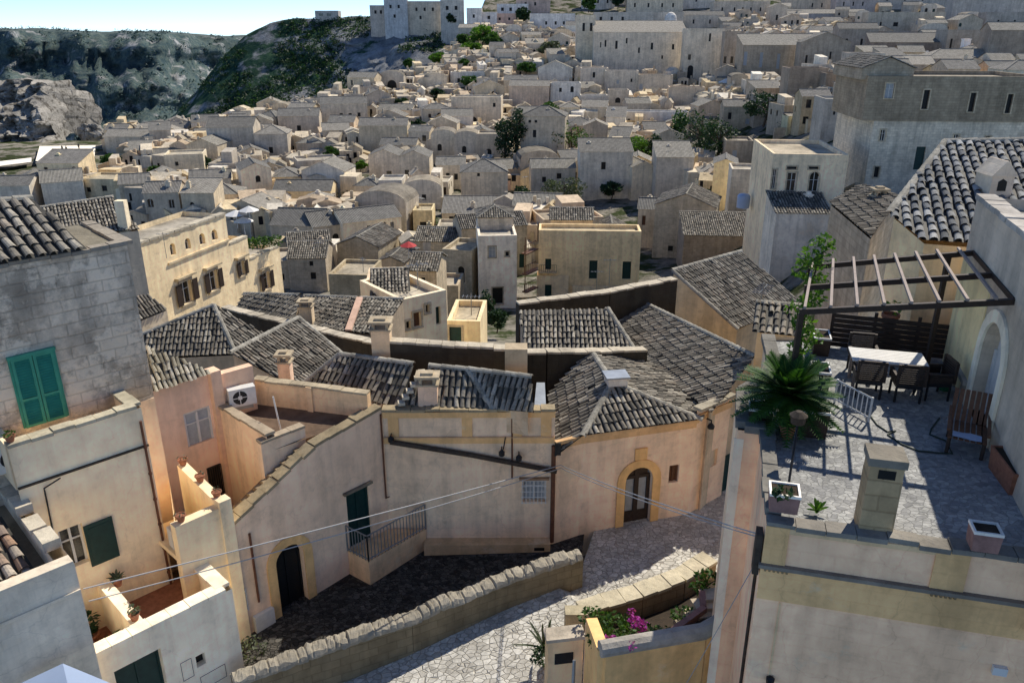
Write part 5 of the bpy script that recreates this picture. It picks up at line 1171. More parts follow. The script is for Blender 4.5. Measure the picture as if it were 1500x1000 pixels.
# far gorge wall and plateau
gpts = []
def fbm(p, o=5): return mnoise.fractal(p, 1., 2., o)
G = []
for k in range(100):
    f = k / 99; row = []
    for u in range(-420, 640, 6):
        sky = float(np.interp(u, [-420, 0, 60, 140, 240, 330, 385, 640], [41, 42, 42, 46, 46, 53, 51, 49])) + mnoise.noise(Vector((u * .03, 3, 0))) * 1.6 + mnoise.noise(Vector((u * .12, 8, 0))) * .9
        far = max(0, u - 230) * 1.4
        if f < .86:
            g = f / .86; v = 240 + (sky + 3 - 240) * g; gw = g + .07 * fbm(Vector((u * .012, g * 1.5, 4)), 5) + .03 * fbm(Vector((u * .05, g * 6, 1)), 4)
            Y = 690 + 240 * (gw + .055 * math.sin(2 * math.pi * 3 * gw)) + far
            q = Vector((u * .018, g * 1.2, 7)); Y += 34 * fbm(q, 6) - 26 * abs(fbm(q * 2.2 + Vector((5, 0, 0)), 6)) + 7 * fbm(Vector((u * .11, g * 14, 2)), 4)
        else:
            g = (f - .86) / .14; v = sky + 3 - 3 * g; Y = 930 + far + 500 * g
        p = WY(u, v, Y); row.append(p); gpts.append((p.copy(), fbm(Vector((u * .03, f * 5, 2)), 4)))
    G.append(row)
M['gorge'] = hill_mat('gorge_scrub_rock', (.05, .088, .105), (.15, .185, .16), (.44, .44, .43), .54, .045)  # bluish, lightened tones paint the distance haze into the gorge colour
grid('gorge_hills', G, M['gorge'])['kind'] = 'structure'
mb = MB(); mb.face([(-3000, 700, -140), (3000, 700, -140), (3000, 5000, -140), (-3000, 5000, -140)]); mb.build('far_plateau_land', M['gorge'], uv=False)['kind'] = 'structure'
mb = MB(); random.seed(21)
for _ in range(4200):
    p, nv = random.choice(gpts)
    if nv > .05: continue
    r = random.uniform(1.6, 4.2); leaves(mb, p + Vector((random.uniform(-5, 5), -1.5, r * .3)), (r * 1.2, r, r * .7), 8, 1.25, hollow=.2)
M['scrubfar'] = leaf_mat('distant_scrub', (.036, .072, .085), (.08, .12, .105), .1)  # leaf colours carry the same painted blue haze as the gorge
o = mb.build('vegetation', M['scrubfar'], uv=False); o['kind'] = 'stuff'
# steep green hill
TOP = ([214, 232, 256, 290, 330, 360, 395, 430, 470, 520, 580, 640, 700], [206, 186, 168, 131, 80, 52, 34, 27, 27, 24, 24, 30, 40])
BOT = ([214, 300, 400, 480, 540, 600, 700], [212, 225, 205, 192, 174, 148, 100])
G = []; hillpts = []
us2 = list(range(214, 701, 5))
for k in range(60):
    f = k / 55; row = []
    for u in us2:
        vt, vb = np.interp(u, *TOP), np.interp(u, *BOT)
        if k <= 55:
            v = vb + (vt - vb) * f; Y = 372 + 110 * f + 20 * (u < 300) * (300 - u) / 86 - (u > 560) * (u - 560) * .1
            p = WY(u, v, Y); q = Vector((p.x * .02, p.y * .012, p.z * .025)); d = fbm(q, 6) * 12 + abs(fbm(q * 1.7 + Vector((3, 0, 0)), 5)) * 9 + (abs(fbm(q * 3.1, 5)) * 13 * min(1, max(0, u - 440) / 60))
            w = min(1, 3 * f * (1.02 - f) + .1)
            p += Vector((0, -d * w, (fbm(q * 3, 4) * 2.2 + fbm(q * 9, 3) * 1.3) * w)); last = p
            if 2 < k < 55: hillpts.append((p, fbm(q * 1.5 + Vector((7, 2, 1)), 4), u, f))
        else: p = G[55][len(row)] + Vector((0, 14 * (k - 55), -.5 * (k - 55) ** 2 * 3))
        row.append(p)
    G.append(row)
M['hill'] = hill_mat('green_hill_rock', (.016, .045, .036), (.05, .09, .055), (.30, .31, .32), .53, .055, (-125, -60, 0, .22))
grid('steep_hill', G, M['hill'])['kind'] = 'structure'
mb = MB()
for _ in range(5200):
    p, nv, u, f = random.choice(hillpts)
    if nv > .12 - max(0, u - 450) * .0010: continue
    r = random.uniform(.9, 2.4); leaves(mb, p + Vector((random.uniform(-2, 2), -.5, r * .25)), (r, r, r * .7), 11, .62, hollow=.2)
o = mb.build('undergrowth', M['leafdark'], uv=False); o['kind'] = 'stuff'
mb = MB()
for _ in range(900):
    p, nv, u, f = random.choice(hillpts)
    if nv > .0 - max(0, u - 450) * .0010: continue
    r = random.uniform(.8, 1.8); leaves(mb, p + Vector((0, -1, r * .3)), (r, r, r * .7), 9, .55, hollow=.2)
o = mb.build('scrub_foliage', M['leaf'], uv=False); o['kind'] = 'stuff'
# grey rock outcrop on the left
M['rock'] = hill_mat('grey_karst_rock', (.07, .062, .05), (.22, .20, .17), (.46, .43, .38), .40, .30)
t = thing('rock_outcrop', WY(30, 228, 262), 'rugged pale grey rock outcrop towering over the white plaza', 'rock')
mb = MB(); R, C_ = 60, 70
TOPR = ([-60, 0, 20, 40, 55, 66, 76, 84, 90], [118, 117, 117, 121, 118, 131, 146, 175, 214])
for i in range(R + 1):
    row = []
    for j in range(C_ + 1):
        u = -60 + 148 * j / C_; vt = np.interp(u, *TOPR); f = i / R; v = 222 + (vt - 222) * min(1, f * 1.1)
        Y = 262 + 26 * f + max(0, u - 60) * .25; p = WY(u, v, Y)
        if f > .91: p += Vector((0, (f - .91) * 300, -(f - .91) * 60))
        q = p * .075; d = abs(fbm(q, 6)) * 15 + abs(fbm(Vector((p.x * .16, p.y * .1, p.z * .09)), 4)) * 7 + abs(mnoise.noise(p * .5)) * 1.6; row.append(p + Vector((mnoise.noise(p * .2) * 1.0, d - 2, mnoise.noise(p * .23 + Vector((5, 5, 5))) * 1.4)))
    mb.add(row)
for i in range(R):
    for j in range(C_): a = i * (C_ + 1) + j; mb.f.append((a, a + 1, a + C_ + 2, a + C_ + 1)); mb.m.append(0)
mb.build('rock', M['rock'], t, uv=False)
TG = lambda u, v, k=.975: WY(u, v, Yg(u, v) * k)
def sheet(name, pts, col):
    mb = MB(); q = [TG(u, v) for u, v in pts]; n = 10
    for i in range(n):
        for j in range(4):
            P_ = lambda a, b: q[0].lerp(q[1], a).lerp(q[3].lerp(q[2], a), b); mb.face([P_(i / n, j / 4), P_((i + 1) / n, j / 4), P_((i + 1) / n, (j + 1) / 4), P_(i / n, (j + 1) / 4)])
    o = mb.build(name, M['plaster'], color=col); o['kind'] = 'structure'
sheet('plaza_pavement', ((52, 236), (138, 233), (140, 213), (58, 214)), (.72, .70, .64)); sheet('plaza_path', ((-30, 247), (46, 237), (46, 231), (-30, 240)), (.70, .69, .66))
# second small rock
def boulder(c, r, label, name='boulder'):
    mb = MB(); n = 26
    for i in range(n + 1):
        th = math.pi * i / n
        mb.add([Vector(c) + Vector((math.cos(6.2832 * j / n) * math.sin(th) * r[0], math.sin(6.2832 * j / n) * math.sin(th) * r[1], math.cos(th) * r[2])) * (1 + .3 * fbm(Vector((math.cos(6.2832 * j / n) * math.sin(th), math.sin(6.2832 * j / n) * math.sin(th), math.cos(th))) * 1.8 + Vector(c) * .1, 4)) for j in range(n)])
    for i in range(n):
        for j in range(n): mb.f.append((i * n + j, i * n + (j + 1) % n, (i + 1) * n + (j + 1) % n, (i + 1) * n + j)); mb.m.append(0)
    o = mb.build(name, M['rock'], uv=False); tag(o, label, 'rock')
boulder(WY(134, 198, 287), (4, 3, 4), 'small rugged grey rock left of the long low church')

# ================================================================== HOUSES
PALF = [((.50, .45, .36), 'sandy'), ((.45, .41, .34), 'pale grey'), ((.54, .50, .42), 'cream'), ((.40, .37, .32), 'grey'), ((.35, .33, .30), 'dark grey'), ((.62, .60, .55), 'whitewashed'), ((.55, .47, .33), 'yellowish'), ((.48, .40, .31), 'brownish')]
HB = []          # occupied pixel boxes
CAT = 'house'
WK = {'g': ('glass', 0), 'k': ('black', 0), 'd': ('dgreen', 0), 'n': ('bwood', 0), 'w': ('curtain', 0), 'K': ('black', 1), 'G': ('glass', 1), 'N': ('bwood', 1), 'D': ('dgreen', 1)}
def house(u0, u1, vt, vb, roof='flat', yaw=0, dep=7, tint=(.46, .42, .35), wins=(), label='house', Y=None, group=None, rnd=0, chim=0, name='house', rise=None, rt=None, cat='house', mat=None, side=True, sink=7, doorrnd=False, tk=1.):
    um = (u0 + u1) / 2; Y = Y or Yg(um, vb); C = WY(um, vb, Y); T = WY(um, vt, Y); zb, zt = C.z, T.z
    yr = math.radians(yaw); d = Vector((math.cos(yr), math.sin(yr)))
    s0 = hit((C.x, C.y), d, u0, vb)[0]; s1 = hit((C.x, C.y), d, u1, vb)[0]; w = s1 - s0
    if w < .5: return None
    t = thing(name, (C.x, C.y, zb), label, cat, group)
    f = Fc((C.x + d.x * s0, C.y + d.y * s0), d); b = -dep
    near = Y < 100; mt = M[mat] if mat else (M['stone'] if Y < 120 else M['stonefar'])
    ops = []; wl = []
    for (u, v, pw, ph, k) in wins:
        a0, za = f.hit(u - pw / 2, v + ph / 2); a1, zz = f.hit(u + pw / 2, v - ph / 2); za = f.hit(u, v + ph / 2)[1]; zz = f.hit(u, v - ph / 2)[1]
        if a0 > .1 and a1 < w - .1 and zz < zt - .1: wl.append((a0, a1, za, zz, WK[k][1], WK[k][0], k in 'd' and ph > pw * 1.4))
    H = zt - zb
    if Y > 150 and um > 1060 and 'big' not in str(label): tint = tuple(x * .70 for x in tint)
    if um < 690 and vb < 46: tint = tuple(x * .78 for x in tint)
    if Y > 200: k_ = min(.32, (Y - 200) / 600 + .05); tint = tuple(x * (1 - k_) + y_ * k_ for x, y_ in zip(tint, (.56, .54, .51)))  # aerial haze painted into the tint: far houses fade towards a pale grey
    if rnd:
        nf = max(1, int(H / 3.2)); nc = max(1, int(w / 2.4))
        for fl in range(nf):
            for c in range(nc):
                if random.random() < rnd:
                    x = (c + .5 + random.uniform(-.2, .2)) * w / nc; z = zb + fl * H / nf + random.uniform(.7, 1.0) * min(1, H / nf / 3); ww = random.uniform(.38, .6); hh = random.uniform(1.1, 1.8)
                    if fl == 0 and (doorrnd or random.random() < .4): z = zb + .02; hh = 2.1
                    if z + hh < zt - .35 and x - ww > .15 and x + ww < w - .15: wl.append((x - ww, x + ww, z, z + hh, random.random() < .2, random.choice(['glass', 'black', 'black', 'dgreen', 'glass', 'wood']), hh > 2))
    ops = [x[:5] for x in wl]
    mb = MB(); zB = zb - sink; ch = rise
    facade(mb, f.p0, f.d, w, zB, zt, ops, depth=.25)
    for s, dd in ((w, 1), (0, -1)):
        p = f.P(s, 0); q = f.P(s, 0, b)
        g = Fc((p.x, p.y), (q.x - p.x, q.y - p.y)) if dd == 1 else Fc((q.x, q.y), (p.x - q.x, p.y - q.y))
        so = []
        if side and rnd and H > 2.5:
            for c in range(int(dep / 3.2)):
                if random.random() < rnd * .8: x = (c + .5) * 3.2; so.append((x - .45, x + .45, zb + H * .5 - .3, zb + H * .5 + .9, False))
        facade(mb, g.p0, g.d, dep, zB, zt, so, depth=.25)
        for o_ in so: wl.append((*o_[:4], 0, 'black', False, g))
    p = f.P(0, 0, b); q = f.P(w, 0, b); mb.face([(q.x, q.y, zB), (p.x, p.y, zB), (p.x, p.y, zt), (q.x, q.y, zt)])
    P = f.P; rm = []; rds = []; ov = .18
    if roof == 'flat':
        dk = zt - .45; e = .28
        for (a0, a1, o0, o1) in ((0, w, 0, -e), (0, w, b + e, b), (0, e, -e, b + e), (w - e, w, -e, b + e)):
            mb.face([P(a0, zt, o0), P(a1, zt, o0), P(a1, zt, o1), P(a0, zt, o1)])
        for (a, o1, a2, o2) in ((e, -e, w - e, -e), (w - e, b + e, e, b + e), (e, b + e, e, -e), (w - e, -e, w - e, b + e)): mb.face([P(a, dk, o1), P(a2, dk, o2), P(a2, zt, o2), P(a, zt, o1)])
    elif roof == 'gx':      # ridge parallel to front
        r = rise or dep * .2
        for s in (0, w): mb.face([P(s, zt, 0), P(s, zt, b), P(s, zt + r, b / 2)])
        rm = [[P(-ov, zt - ov * .3, ov), P(w + ov, zt - ov * .3, ov), P(w + ov, zt + r + .05, b / 2), P(-ov, zt + r + .05, b / 2)], [P(w + ov, zt - ov * .3, b - ov), P(-ov, zt - ov * .3, b - ov), P(-ov, zt + r + .05, b / 2), P(w + ov, zt + r + .05, b / 2)]]; rds = [(rm[0][3], rm[0][2])]
    elif roof == 'gy':
        r = rise or w * .2
        for o_ in (0, b): mb.face([P(0, zt, o_), P(w, zt, o_), P(w / 2, zt + r, o_)])
        rm = [[P(-ov, zt - ov * .3, b - ov), P(-ov, zt - ov * .3, ov), P(w / 2, zt + r + .05, ov), P(w / 2, zt + r + .05, b - ov)], [P(w + ov, zt - ov * .3, ov), P(w + ov, zt - ov * .3, b - ov), P(w / 2, zt + r + .05, b - ov), P(w / 2, zt + r + .05, ov)]]; rds = [(rm[0][2], rm[0][3])]
    elif roof == 'sf':      # lean-to sloping to the front
        r = rise or dep * .25
        for s in (0, w): mb.face([P(s, zt, 0), P(s, zt, b), P(s, zt + r, b)])
        mb.face([P(0, zt, b), P(w, zt, b), P(w, zt + r, b), P(0, zt + r, b)])
        rm = [[P(-ov, zt - ov * .2, ov), P(w + ov, zt - ov * .2, ov), P(w + ov, zt + r + .05, b), P(-ov, zt + r + .05, b)]]; rds = [(rm[0][3], rm[0][2])]
    elif roof == 'hip':
        r = rise or min(w, dep) * .22; k = min(w, dep) / 2
        c = [P(-ov, zt - .05, ov), P(w + ov, zt - .05, ov), P(w + ov, zt - .05, b - ov), P(-ov, zt - .05, b - ov)]
        if w >= dep: r0, r1 = P(k, zt + r, b / 2), P(w - k + .01, zt + r, b / 2); rm = [[c[0], c[1], r1, r0], [c[1], c[2], r1], [c[2], c[3], r0, r1], [c[3], c[0], r0]]
        else: r0, r1 = P(w / 2, zt + r, -k), P(w / 2, zt + r, b + k); rm = [[c[0], c[1], r0], [c[1], c[2], r1, r0], [c[2], c[3], r1], [c[3], c[0], r0, r1]]
        rds = [(r0, r1), (c[0], r0), (c[1], r0 if w < dep else r1)]
    elif roof == 'vault':
        r = rise or w * .22; n = 8
        arc = [(w / 2 - w / 2 * math.cos(math.pi * j / n), zt + r * math.sin(math.pi * j / n)) for j in range(n + 1)]
        for o_ in (0, b): mb.face([P(a, z, o_) for a, z in arc])
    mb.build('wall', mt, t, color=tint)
    rcol = rt or random.choice([(.30, .28, .24), (.25, .235, .21), (.36, .33, .28), (.22, .21, .19)])
    ro = None
    if rm:
        if Y < 125: ro = roof_obj(t, rm, rds, w=.24 if Y < 80 else .30, l=.42 if Y < 80 else .5, seg=4 if Y < 70 else 3, k=tk * 1.05)
        else:
            m2 = MB()
            for p in rm: m2.face(p)
            for p, q in rds: m2.bar(p, q, .3, .16, 0)
            ro = m2.build('roof', M['tilefar'], t, color=rcol)
    elif roof == 'vault':
        m2 = MB()
        for j in range(8): m2.face([P(*arc[j], ov * .3), P(*arc[j + 1], ov * .3), P(*arc[j + 1], b), P(*arc[j], b)])
        ro = m2.build('roof', M['roofdeck'], t, color=rcol)
    else:
        m2 = MB(); m2.face([P(.28, dk, -.28), P(w - .28, dk, -.28), P(w - .28, dk, b + .28), P(.28, dk, b + .28)]); ro = m2.build('roof', M['roofdeck'], t, color=tuple(.5 * x + .5 * y_ for x, y_ in zip(rt or tint, (.40, .385, .35))))
    for x in wl:
        ff = x[7] if len(x) > 7 else f
        window(t, ff, x[0], x[1], x[2], x[3], bool(x[4]), x[5], depth=.24, near=near, frame=(.06 if Y < 150 and x[5] in ('glass', 'curtain') else 0), name='door' if x[6] else 'window', surround=.14 if (near and not x[6]) else None)
    for c in range(chim):
        s = random.uniform(.15, .85) * w; o_ = b * random.uniform(.25, .8); zc = zt + (rise or 1) * .4 if rm else zt - .4; q = P(s, zc, o_); k = random.uniform(.28, .42); hh = random.uniform(.7, 1.2); m3 = MB()
        m3.box((q.x - k, q.y - k * .8, q.z - .5), (q.x + k, q.y + k * .8, q.z + hh)); m3.box((q.x - k - .08, q.y - k * .8 - .08, q.z + hh), (q.x + k + .08, q.y + k * .8 + .08, q.z + hh + .12)); m3.box((q.x - k * .6, q.y - k * .5, q.z + hh + .12), (q.x + k * .6, q.y + k * .5, q.z + hh + .4))
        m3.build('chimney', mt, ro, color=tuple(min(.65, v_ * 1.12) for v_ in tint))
    us_ = [proj(P(a, z, o_))[0] for a in (0, w) for z in (zb, zt) for o_ in (0, b)]; HB.append((min(u0, u1), max(u0, u1), vt, vb, Y))
    return t, f, w, zb, zt, dep
# ---------------------------------------------------------------- houses one can tell apart
LG = (.56, .50, .40); WH = (.64, .61, .55); GR = (.42, .39, .34); YE = (.62, .52, .34); DK = (.30, .27, .24); BL = (.55, .55, .53); SA = (.52, .46, .36)
HL = [
 # --- mid distance, centre
 (702, 757, 345, 447, 'flat', 4, 9, WH, [(721, 369, 10, 16, 'w'), (743, 372, 5, 7, 'k'), (729, 433, 15, 24, 'k')], 'tall narrow whitewashed house with one window and dark doorway below'),
 (788, 934, 338, 434, 'flat', -3, 3.6, YE, [(803, 387, 9, 16, 'd'), (869, 395, 13, 27, 'd'), (918, 396, 14, 26, 'd'), (800, 426, 10, 17, 'd')], 'wide cream yellow house with four dark green doors and small balcony'),
 (955, 1042, 302, 372, 'gy', -18, 9, (.50, .46, .38), [(982, 364, 8, 8, 'k')], 'grey gable-fronted house with one dark hole beside the cream yellow house'),
 (932, 956, 306, 358, 'gx', -12, 6, (.52, .48, .40), [(943, 323, 6, 14, 'n')], 'narrow house front with a single brown window beside the grey gable'),
 (1000, 1105, 345, 372, 'sf', -5, 7, DK, [], 'low dark lean-to roofed house below the grey gable house'),
 (1116, 1222, 226, 372, 'flat', -6, 12, (.62, .54, .41), [(1135, 300, 8, 12, 'k'), (1159, 268, 17, 30, 'g'), (1192, 268, 18, 32, 'G'), (1134, 262, 9, 28, 'g'), (1160, 246, 15, 4, 'k'), (1192, 246, 15, 4, 'k')], 'stately cream palazzo with shuttered windows and rooftop garden'),
 (1128, 1206, 312, 390, 'sf', -4, 5, (.52, .50, .46), [(1135, 345, 7, 16, 'k')], 'plain pale lower house leaning against the front of the stately palazzo'),
 (848, 924, 222, 290, 'sf', 0, 7, (.53, .51, .46), [(884, 243, 7, 11, 'k'), (893, 278, 16, 16, 'k')], 'pale house with brown tile edge and single small dark window'),
 (958, 1012, 230, 292, 'sf', -3, 8, (.47, .45, .41), [], 'blank grey house under a streaky striped tile roof'),
 (924, 958, 244, 288, 'gy', 10, 7, (.58, .54, .45), [], 'small bright house wedged left of the striped tile roof house'),
 (762, 826, 170, 252, 'hip', -8, 9, (.46, .42, .35), [(783, 196, 5, 11, 'k'), (785, 178, 4, 4, 'k'), (776, 178, 4, 4, 'k')], 'tall rough stone tower house with hipped roof beside the dark cypress'),
 (854, 889, 184, 222, 'gy', -4, 6, (.45, .41, .35), [(870, 185, 5, 6, 'k')], 'small gabled stone turret with one attic window above bright bush'),
 (958, 1000, 198, 230, 'gy', -4, 7, (.46, .42, .35), [(977, 200, 6, 6, 'k')], 'small gabled house with round attic hole behind the striped tile roof'),
 (1040, 1074, 240, 306, 'gy', -14, 7, (.62, .53, .33), [], 'bright yellow plastered gable wall beside the round water tank'),
 (1066, 1108, 248, 312, 'flat', -10, 6, (.55, .52, .46), [(1072, 262, 4, 10, 'k')], 'pale narrow house behind the round water tank'),
 (778, 842, 246, 290, 'gx', 3, 7, (.44, .40, .34), [(797, 263, 6, 8, 'k'), (819, 258, 7, 8, 'k')], 'ruined low stone house with two black square windows'),
 (542, 586, 228, 268, 'gy', 0, 9, (.58, .53, .45), [(570, 255, 7, 9, 'g')], 'left half of pale twin-gabled house'),
 (586, 630, 230, 268, 'gy', 0, 9, (.57, .53, .45), [(596, 253, 6, 8, 'g')], 'right half of pale twin-gabled house'),
 (662, 734, 142, 186, 'flat', -4, 8, (.60, .54, .44), [(669, 165, 8, 14, 'G'), (724, 154, 4, 6, 'k'), (694, 178, 9, 13, 'K')], 'pale cream block with flat parapet and arched opening above vaulted row'),
 (632, 668, 198, 238, 'vault', 0, 7, (.50, .47, .40), [(644, 216, 6, 10, 'K')], 'left bay of vaulted houses below the pale cream block'),
 (666, 702, 200, 240, 'vault', 0, 7, (.48, .45, .39), [(680, 219, 6, 10, 'K')], 'middle bay of vaulted houses below the pale cream block'),
 (700, 744, 196, 242, 'flat', 0, 7, (.47, .43, .36), [(716, 224, 8, 12, 'K')], 'rough stone end bay of the vaulted houses beside the cypress'),
 (640, 682, 242, 274, 'gx', 2, 7, (.49, .46, .40), [(656, 258, 5, 9, 'k'), (668, 259, 5, 9, 'k')], 'small stone house left of the bright round-ended house'),
 (676, 744, 252, 296, 'hip', 4, 9, (.56, .51, .42), [(701, 256, 4, 5, 'k')], 'bright round-ended stone house with low hipped roof'),
 (648, 746, 312, 336, 'sf', 0, 7, (.44, .41, .35), [(661, 320, 6, 6, 'k')], 'long low house with broad pale tile roof above the tall whitewashed house'),
 (402, 486, 280, 304, 'gx', 2, 8, (.58, .50, .34), [(443, 297, 6, 7, 'k'), (464, 296, 6, 7, 'k')], 'long yellowish house with two square dark windows and tile roof'),
 (520, 557, 272, 296, 'hip', 0, 7, (.60, .55, .46), [], 'small cream cube house with grey hipped roof'),
 (556, 590, 264, 298, 'flat', 0, 7, (.50, .49, .46), [(575, 288, 5, 8, 'k')], 'blue-grey shaded house with stepped parapet'),
 (590, 648, 276, 302, 'vault', 2, 6, (.53, .52, .48), [(602, 289, 6, 8, 'K'), (621, 289, 6, 8, 'k')], 'shaded blue-grey house with arched gable and small doorway'),
 (462, 506, 330, 372, 'gx', 28, 8, (.48, .44, .37), [(474, 348, 6, 14, 'K'), (492, 350, 8, 16, 'K')], 'shaded corner house with two dark arched doorways'),
 (505, 590, 322, 368, 'gx', 30, 7, (.62, .57, .46), [(541, 336, 5, 12, 'g'), (563, 332, 6, 14, 'G'), (575, 332, 5, 14, 'g')], 'sunlit cream terrace of houses with balconies and tall windows'),
 (560, 596, 344, 372, 'flat', 24, 5, (.62, .57, .47), [(569, 354, 5, 12, 'g'), (580, 350, 6, 12, 'k')], 'sunlit lower house with dark windows below the cream terrace'),
 (497, 556, 360, 404, 'gy', -14, 9, (.44, .40, .32), [], 'crumbling house under a dark gabled tile roof'),
 (555, 592, 384, 412, 'gy', -10, 6, (.50, .44, .36), [(569, 386, 7, 9, 'k')], 'small gabled house with one dark window left of red parasol terrace'),
 (484, 540, 402, 438, 'flat', -6, 7, (.46, .40, .29), [], 'ruined yellowish stone walls with broken tops beside dark gabled roof'),
 (392, 430, 382, 420, 'flat', 10, 7, (.48, .42, .34), [(413, 406, 6, 10, 'k')], 'stained stone house at the foot of the hedge terrace'),
 (425, 480, 378, 420, 'gx', 4, 7, (.45, .40, .33), [(456, 386, 5, 7, 'k'), (459, 404, 7, 10, 'k')], 'stained stone house with two dark square openings and slab roof'),
 (400, 470, 330, 372, 'gx', -6, 9, (.42, .39, .33), [], 'grey slab roofed house left of the dark arched doorways'),
 (606, 634, 308, 342, 'flat', 0, 6, (.60, .52, .34), [(620, 331, 9, 12, 'k')], 'small yellow cube house with dark doorway above the red parasol'),
 (640, 686, 334, 352, 'flat', 0, 7, (.46, .43, .37), [], 'low flat roofed grey house above the ruined arch'),
 (650, 692, 366, 440, 'flat', -16, 6, (.46, .41, .32), [(676, 402, 9, 24, 'K')], 'ruined stone wall with dark arch left of the tall whitewashed house'),
 (636, 672, 418, 462, 'flat', -4, 5, (.47, .40, .30), [], 'square stained stone stump house below the ruined arch'),
 # --- left
 (245, 302, 226, 262, 'flat', 14, 8, (.62, .57, .46), [(259, 240, 4, 6, 'k')], 'bright low house with buttresses below the long church'),
 (281, 342, 262, 292, 'gx', 16, 7, (.62, .58, .48), [(309, 280, 5, 7, 'k')], 'sunlit whitish house with broad flat roof on the left slope'),
 (358, 402, 248, 296, 'gy', 24, 9, (.60, .55, .45), [(378, 262, 6, 10, 'K'), (372, 284, 5, 8, 'k')], 'bright gabled house with dark belfry arch left of the long yellowish house'),
 (156, 222, 200, 222, 'gx', 0, 8, (.40, .37, .32), [], 'long low grey church with pale end pier on the gorge rim'),
 (308, 376, 186, 236, 'gx', 6, 10, (.44, .41, .36), [(338, 222, 4, 7, 'k'), (352, 224, 5, 8, 'k')], 'broad grey house with dark tiled roof on the rim below the green hill'),
 (376, 424, 196, 236, 'hip', 6, 9, (.47, .43, .37), [(397, 220, 5, 9, 'k')], 'grey hipped house right of the broad house on the rim'),
 (410, 470, 170, 206, 'gx', 8, 9, (.50, .45, .38), [(438, 188, 5, 8, 'k')], 'gabled house on the rim at the foot of the green hill'),
 (472, 540, 152, 190, 'gx', 10, 9, (.55, .50, .41), [(500, 170, 4, 8, 'k'), (513, 170, 4, 8, 'k'), (526, 168, 4, 6, 'k')], 'bright three-windowed house highest on the rim by the green hill'),
 (528, 598, 184, 226, 'gx', 2, 8, (.46, .42, .33), [(567, 204, 5, 7, 'k')], 'stacked stone house with mossy roof above the twin-gabled house'),
 (556, 592, 112, 134, 'vault', 0, 6, (.46, .43, .37), [(574, 124, 13, 13, 'K')], 'round-topped stone house with wide dark cave mouth at the hill foot'),
 (660, 710, 106, 126, 'flat', 0, 7, (.58, .57, .54), [(672, 118, 4, 6, 'k')], 'whitish flat house at the edge of the green hill gardens'),
 (30, 66, 262, 290, 'gy', 20, 8, (.60, .57, .50), [], 'pale gabled house at the far left below the white plaza'),
 (-20, 50, 272, 308, 'gx', 8, 7, (.52, .49, .44), [(18, 292, 4, 5, 'k')], 'pale plain house cut by the picture edge above the big grey roof'),
 (66, 128, 266, 300, 'gx', 26, 9, (.58, .54, .47), [], 'pale house with white gable wall above the big grey roof'),
 (122, 180, 262, 296, 'flat', -6, 8, (.50, .44, .32), [(130, 278, 5, 7, 'k'), (153, 276, 6, 8, 'k')], 'yellowish stone house with two dark openings left of the chimney'),
 # --- convent and the top right
 (868, 1002, 47, 108, 'sf', -3, 16, (.55, .50, .42), [(887, 64, 3, 10, 'k'), (903, 66, 4, 12, 'k'), (918, 60, 3, 8, 'k'), (936, 74, 3, 8, 'k'), (955, 68, 4, 10, 'k'), (986, 69, 4, 8, 'k'), (970, 84, 3, 5, 'k'), (880, 66, 2, 8, 'k')], 'long high convent wall with tiny windows and sloping roof', ),
 (843, 870, 22, 102, 'flat', -2, 10, (.54, .48, .38), [(855, 40, 4, 12, 'k'), (866, 40, 4, 12, 'k')], 'square pale bell tower at the left end of the convent'),
 (1000, 1056, 42, 116, 'flat', -6, 14, (.56, .51, .42), [(1011, 106, 10, 20, 'K'), (1040, 55, 4, 12, 'K'), (1010, 84, 5, 8, 'g')], 'convent church front with dark arched portal'),
 (870, 1000, 18, 46, 'flat', -3, 14, (.36, .35, .33), [(880, 30, 4, 10, 'k'), (896, 30, 4, 10, 'k'), (912, 30, 4, 10, 'k')], 'grey buttressed building rising behind the convent roof'),
 (1056, 1084, 46, 118, 'flat', -8, 9, (.40, .34, .28), [(1062, 88, 5, 10, 'g'), (1072, 88, 5, 10, 'g')], 'narrow brownish house right of the convent church'),
 (1084, 1166, 66, 120, 'sf', -4, 12, (.42, .36, .28), [(1092, 86, 7, 20, 'w'), (1115, 88, 7, 22, 'w'), (1140, 90, 7, 22, 'w')], 'brown stone palazzo with tall white windows above the balcony terrace'),
 (1168, 1240, 62, 112, 'gy', -12, 12, (.36, .32, .27), [(1181, 88, 5, 14, 'k'), (1200, 90, 5, 14, 'k'), (1216, 84, 5, 16, 'k')], 'dark weathered gable house with three window slots'),
 (1150, 1206, 100, 160, 'flat', -6, 9, (.42, .35, .28), [(1174, 142, 9, 18, 'g')], 'brownish stone house with one tall shuttered window'),
 (1202, 1260, 145, 198, 'flat', -6, 8, (.52, .51, .48), [(1222, 166, 4, 5, 'k')], 'blank whitish house block below the tiled annex'),
 (1236, 1286, 78, 150, 'flat', -8, 8, (.44, .40, .35), [], 'grey flat roofed block left of the big curved gable palace'),
 (1262, 1520, 178, 292, 'flat', -5, 14, (.60, .56, .48), [(1293, 198, 10, 16, 'g'), (1347, 232, 20, 34, 'd'), (1284, 252, 10, 16, 'k'), (1400, 205, 11, 16, 'g'), (1446, 208, 11, 16, 'k')], 'lower pale storey of the big stone palace on the slope'),
 (1262, 1520, 112, 178, 'flat', -5, 12, (.31, .27, .21), [(1303, 133, 16, 22, 'w'), (1356, 146, 14, 28, 'k'), (1424, 150, 14, 28, 'k'), (1478, 152, 14, 28, 'k')], 'dark weathered upper storey of the big stone palace'),
 (1262, 1338, 100, 113, 'gy', -5, 11, (.37, .33, .27), [], 'curved dark gable crowning the big stone palace'),
 (1352, 1500, 86, 113, 'hip', -5, 10, (.36, .33, .30), [], 'greenish hipped roof block behind the big stone palace'),
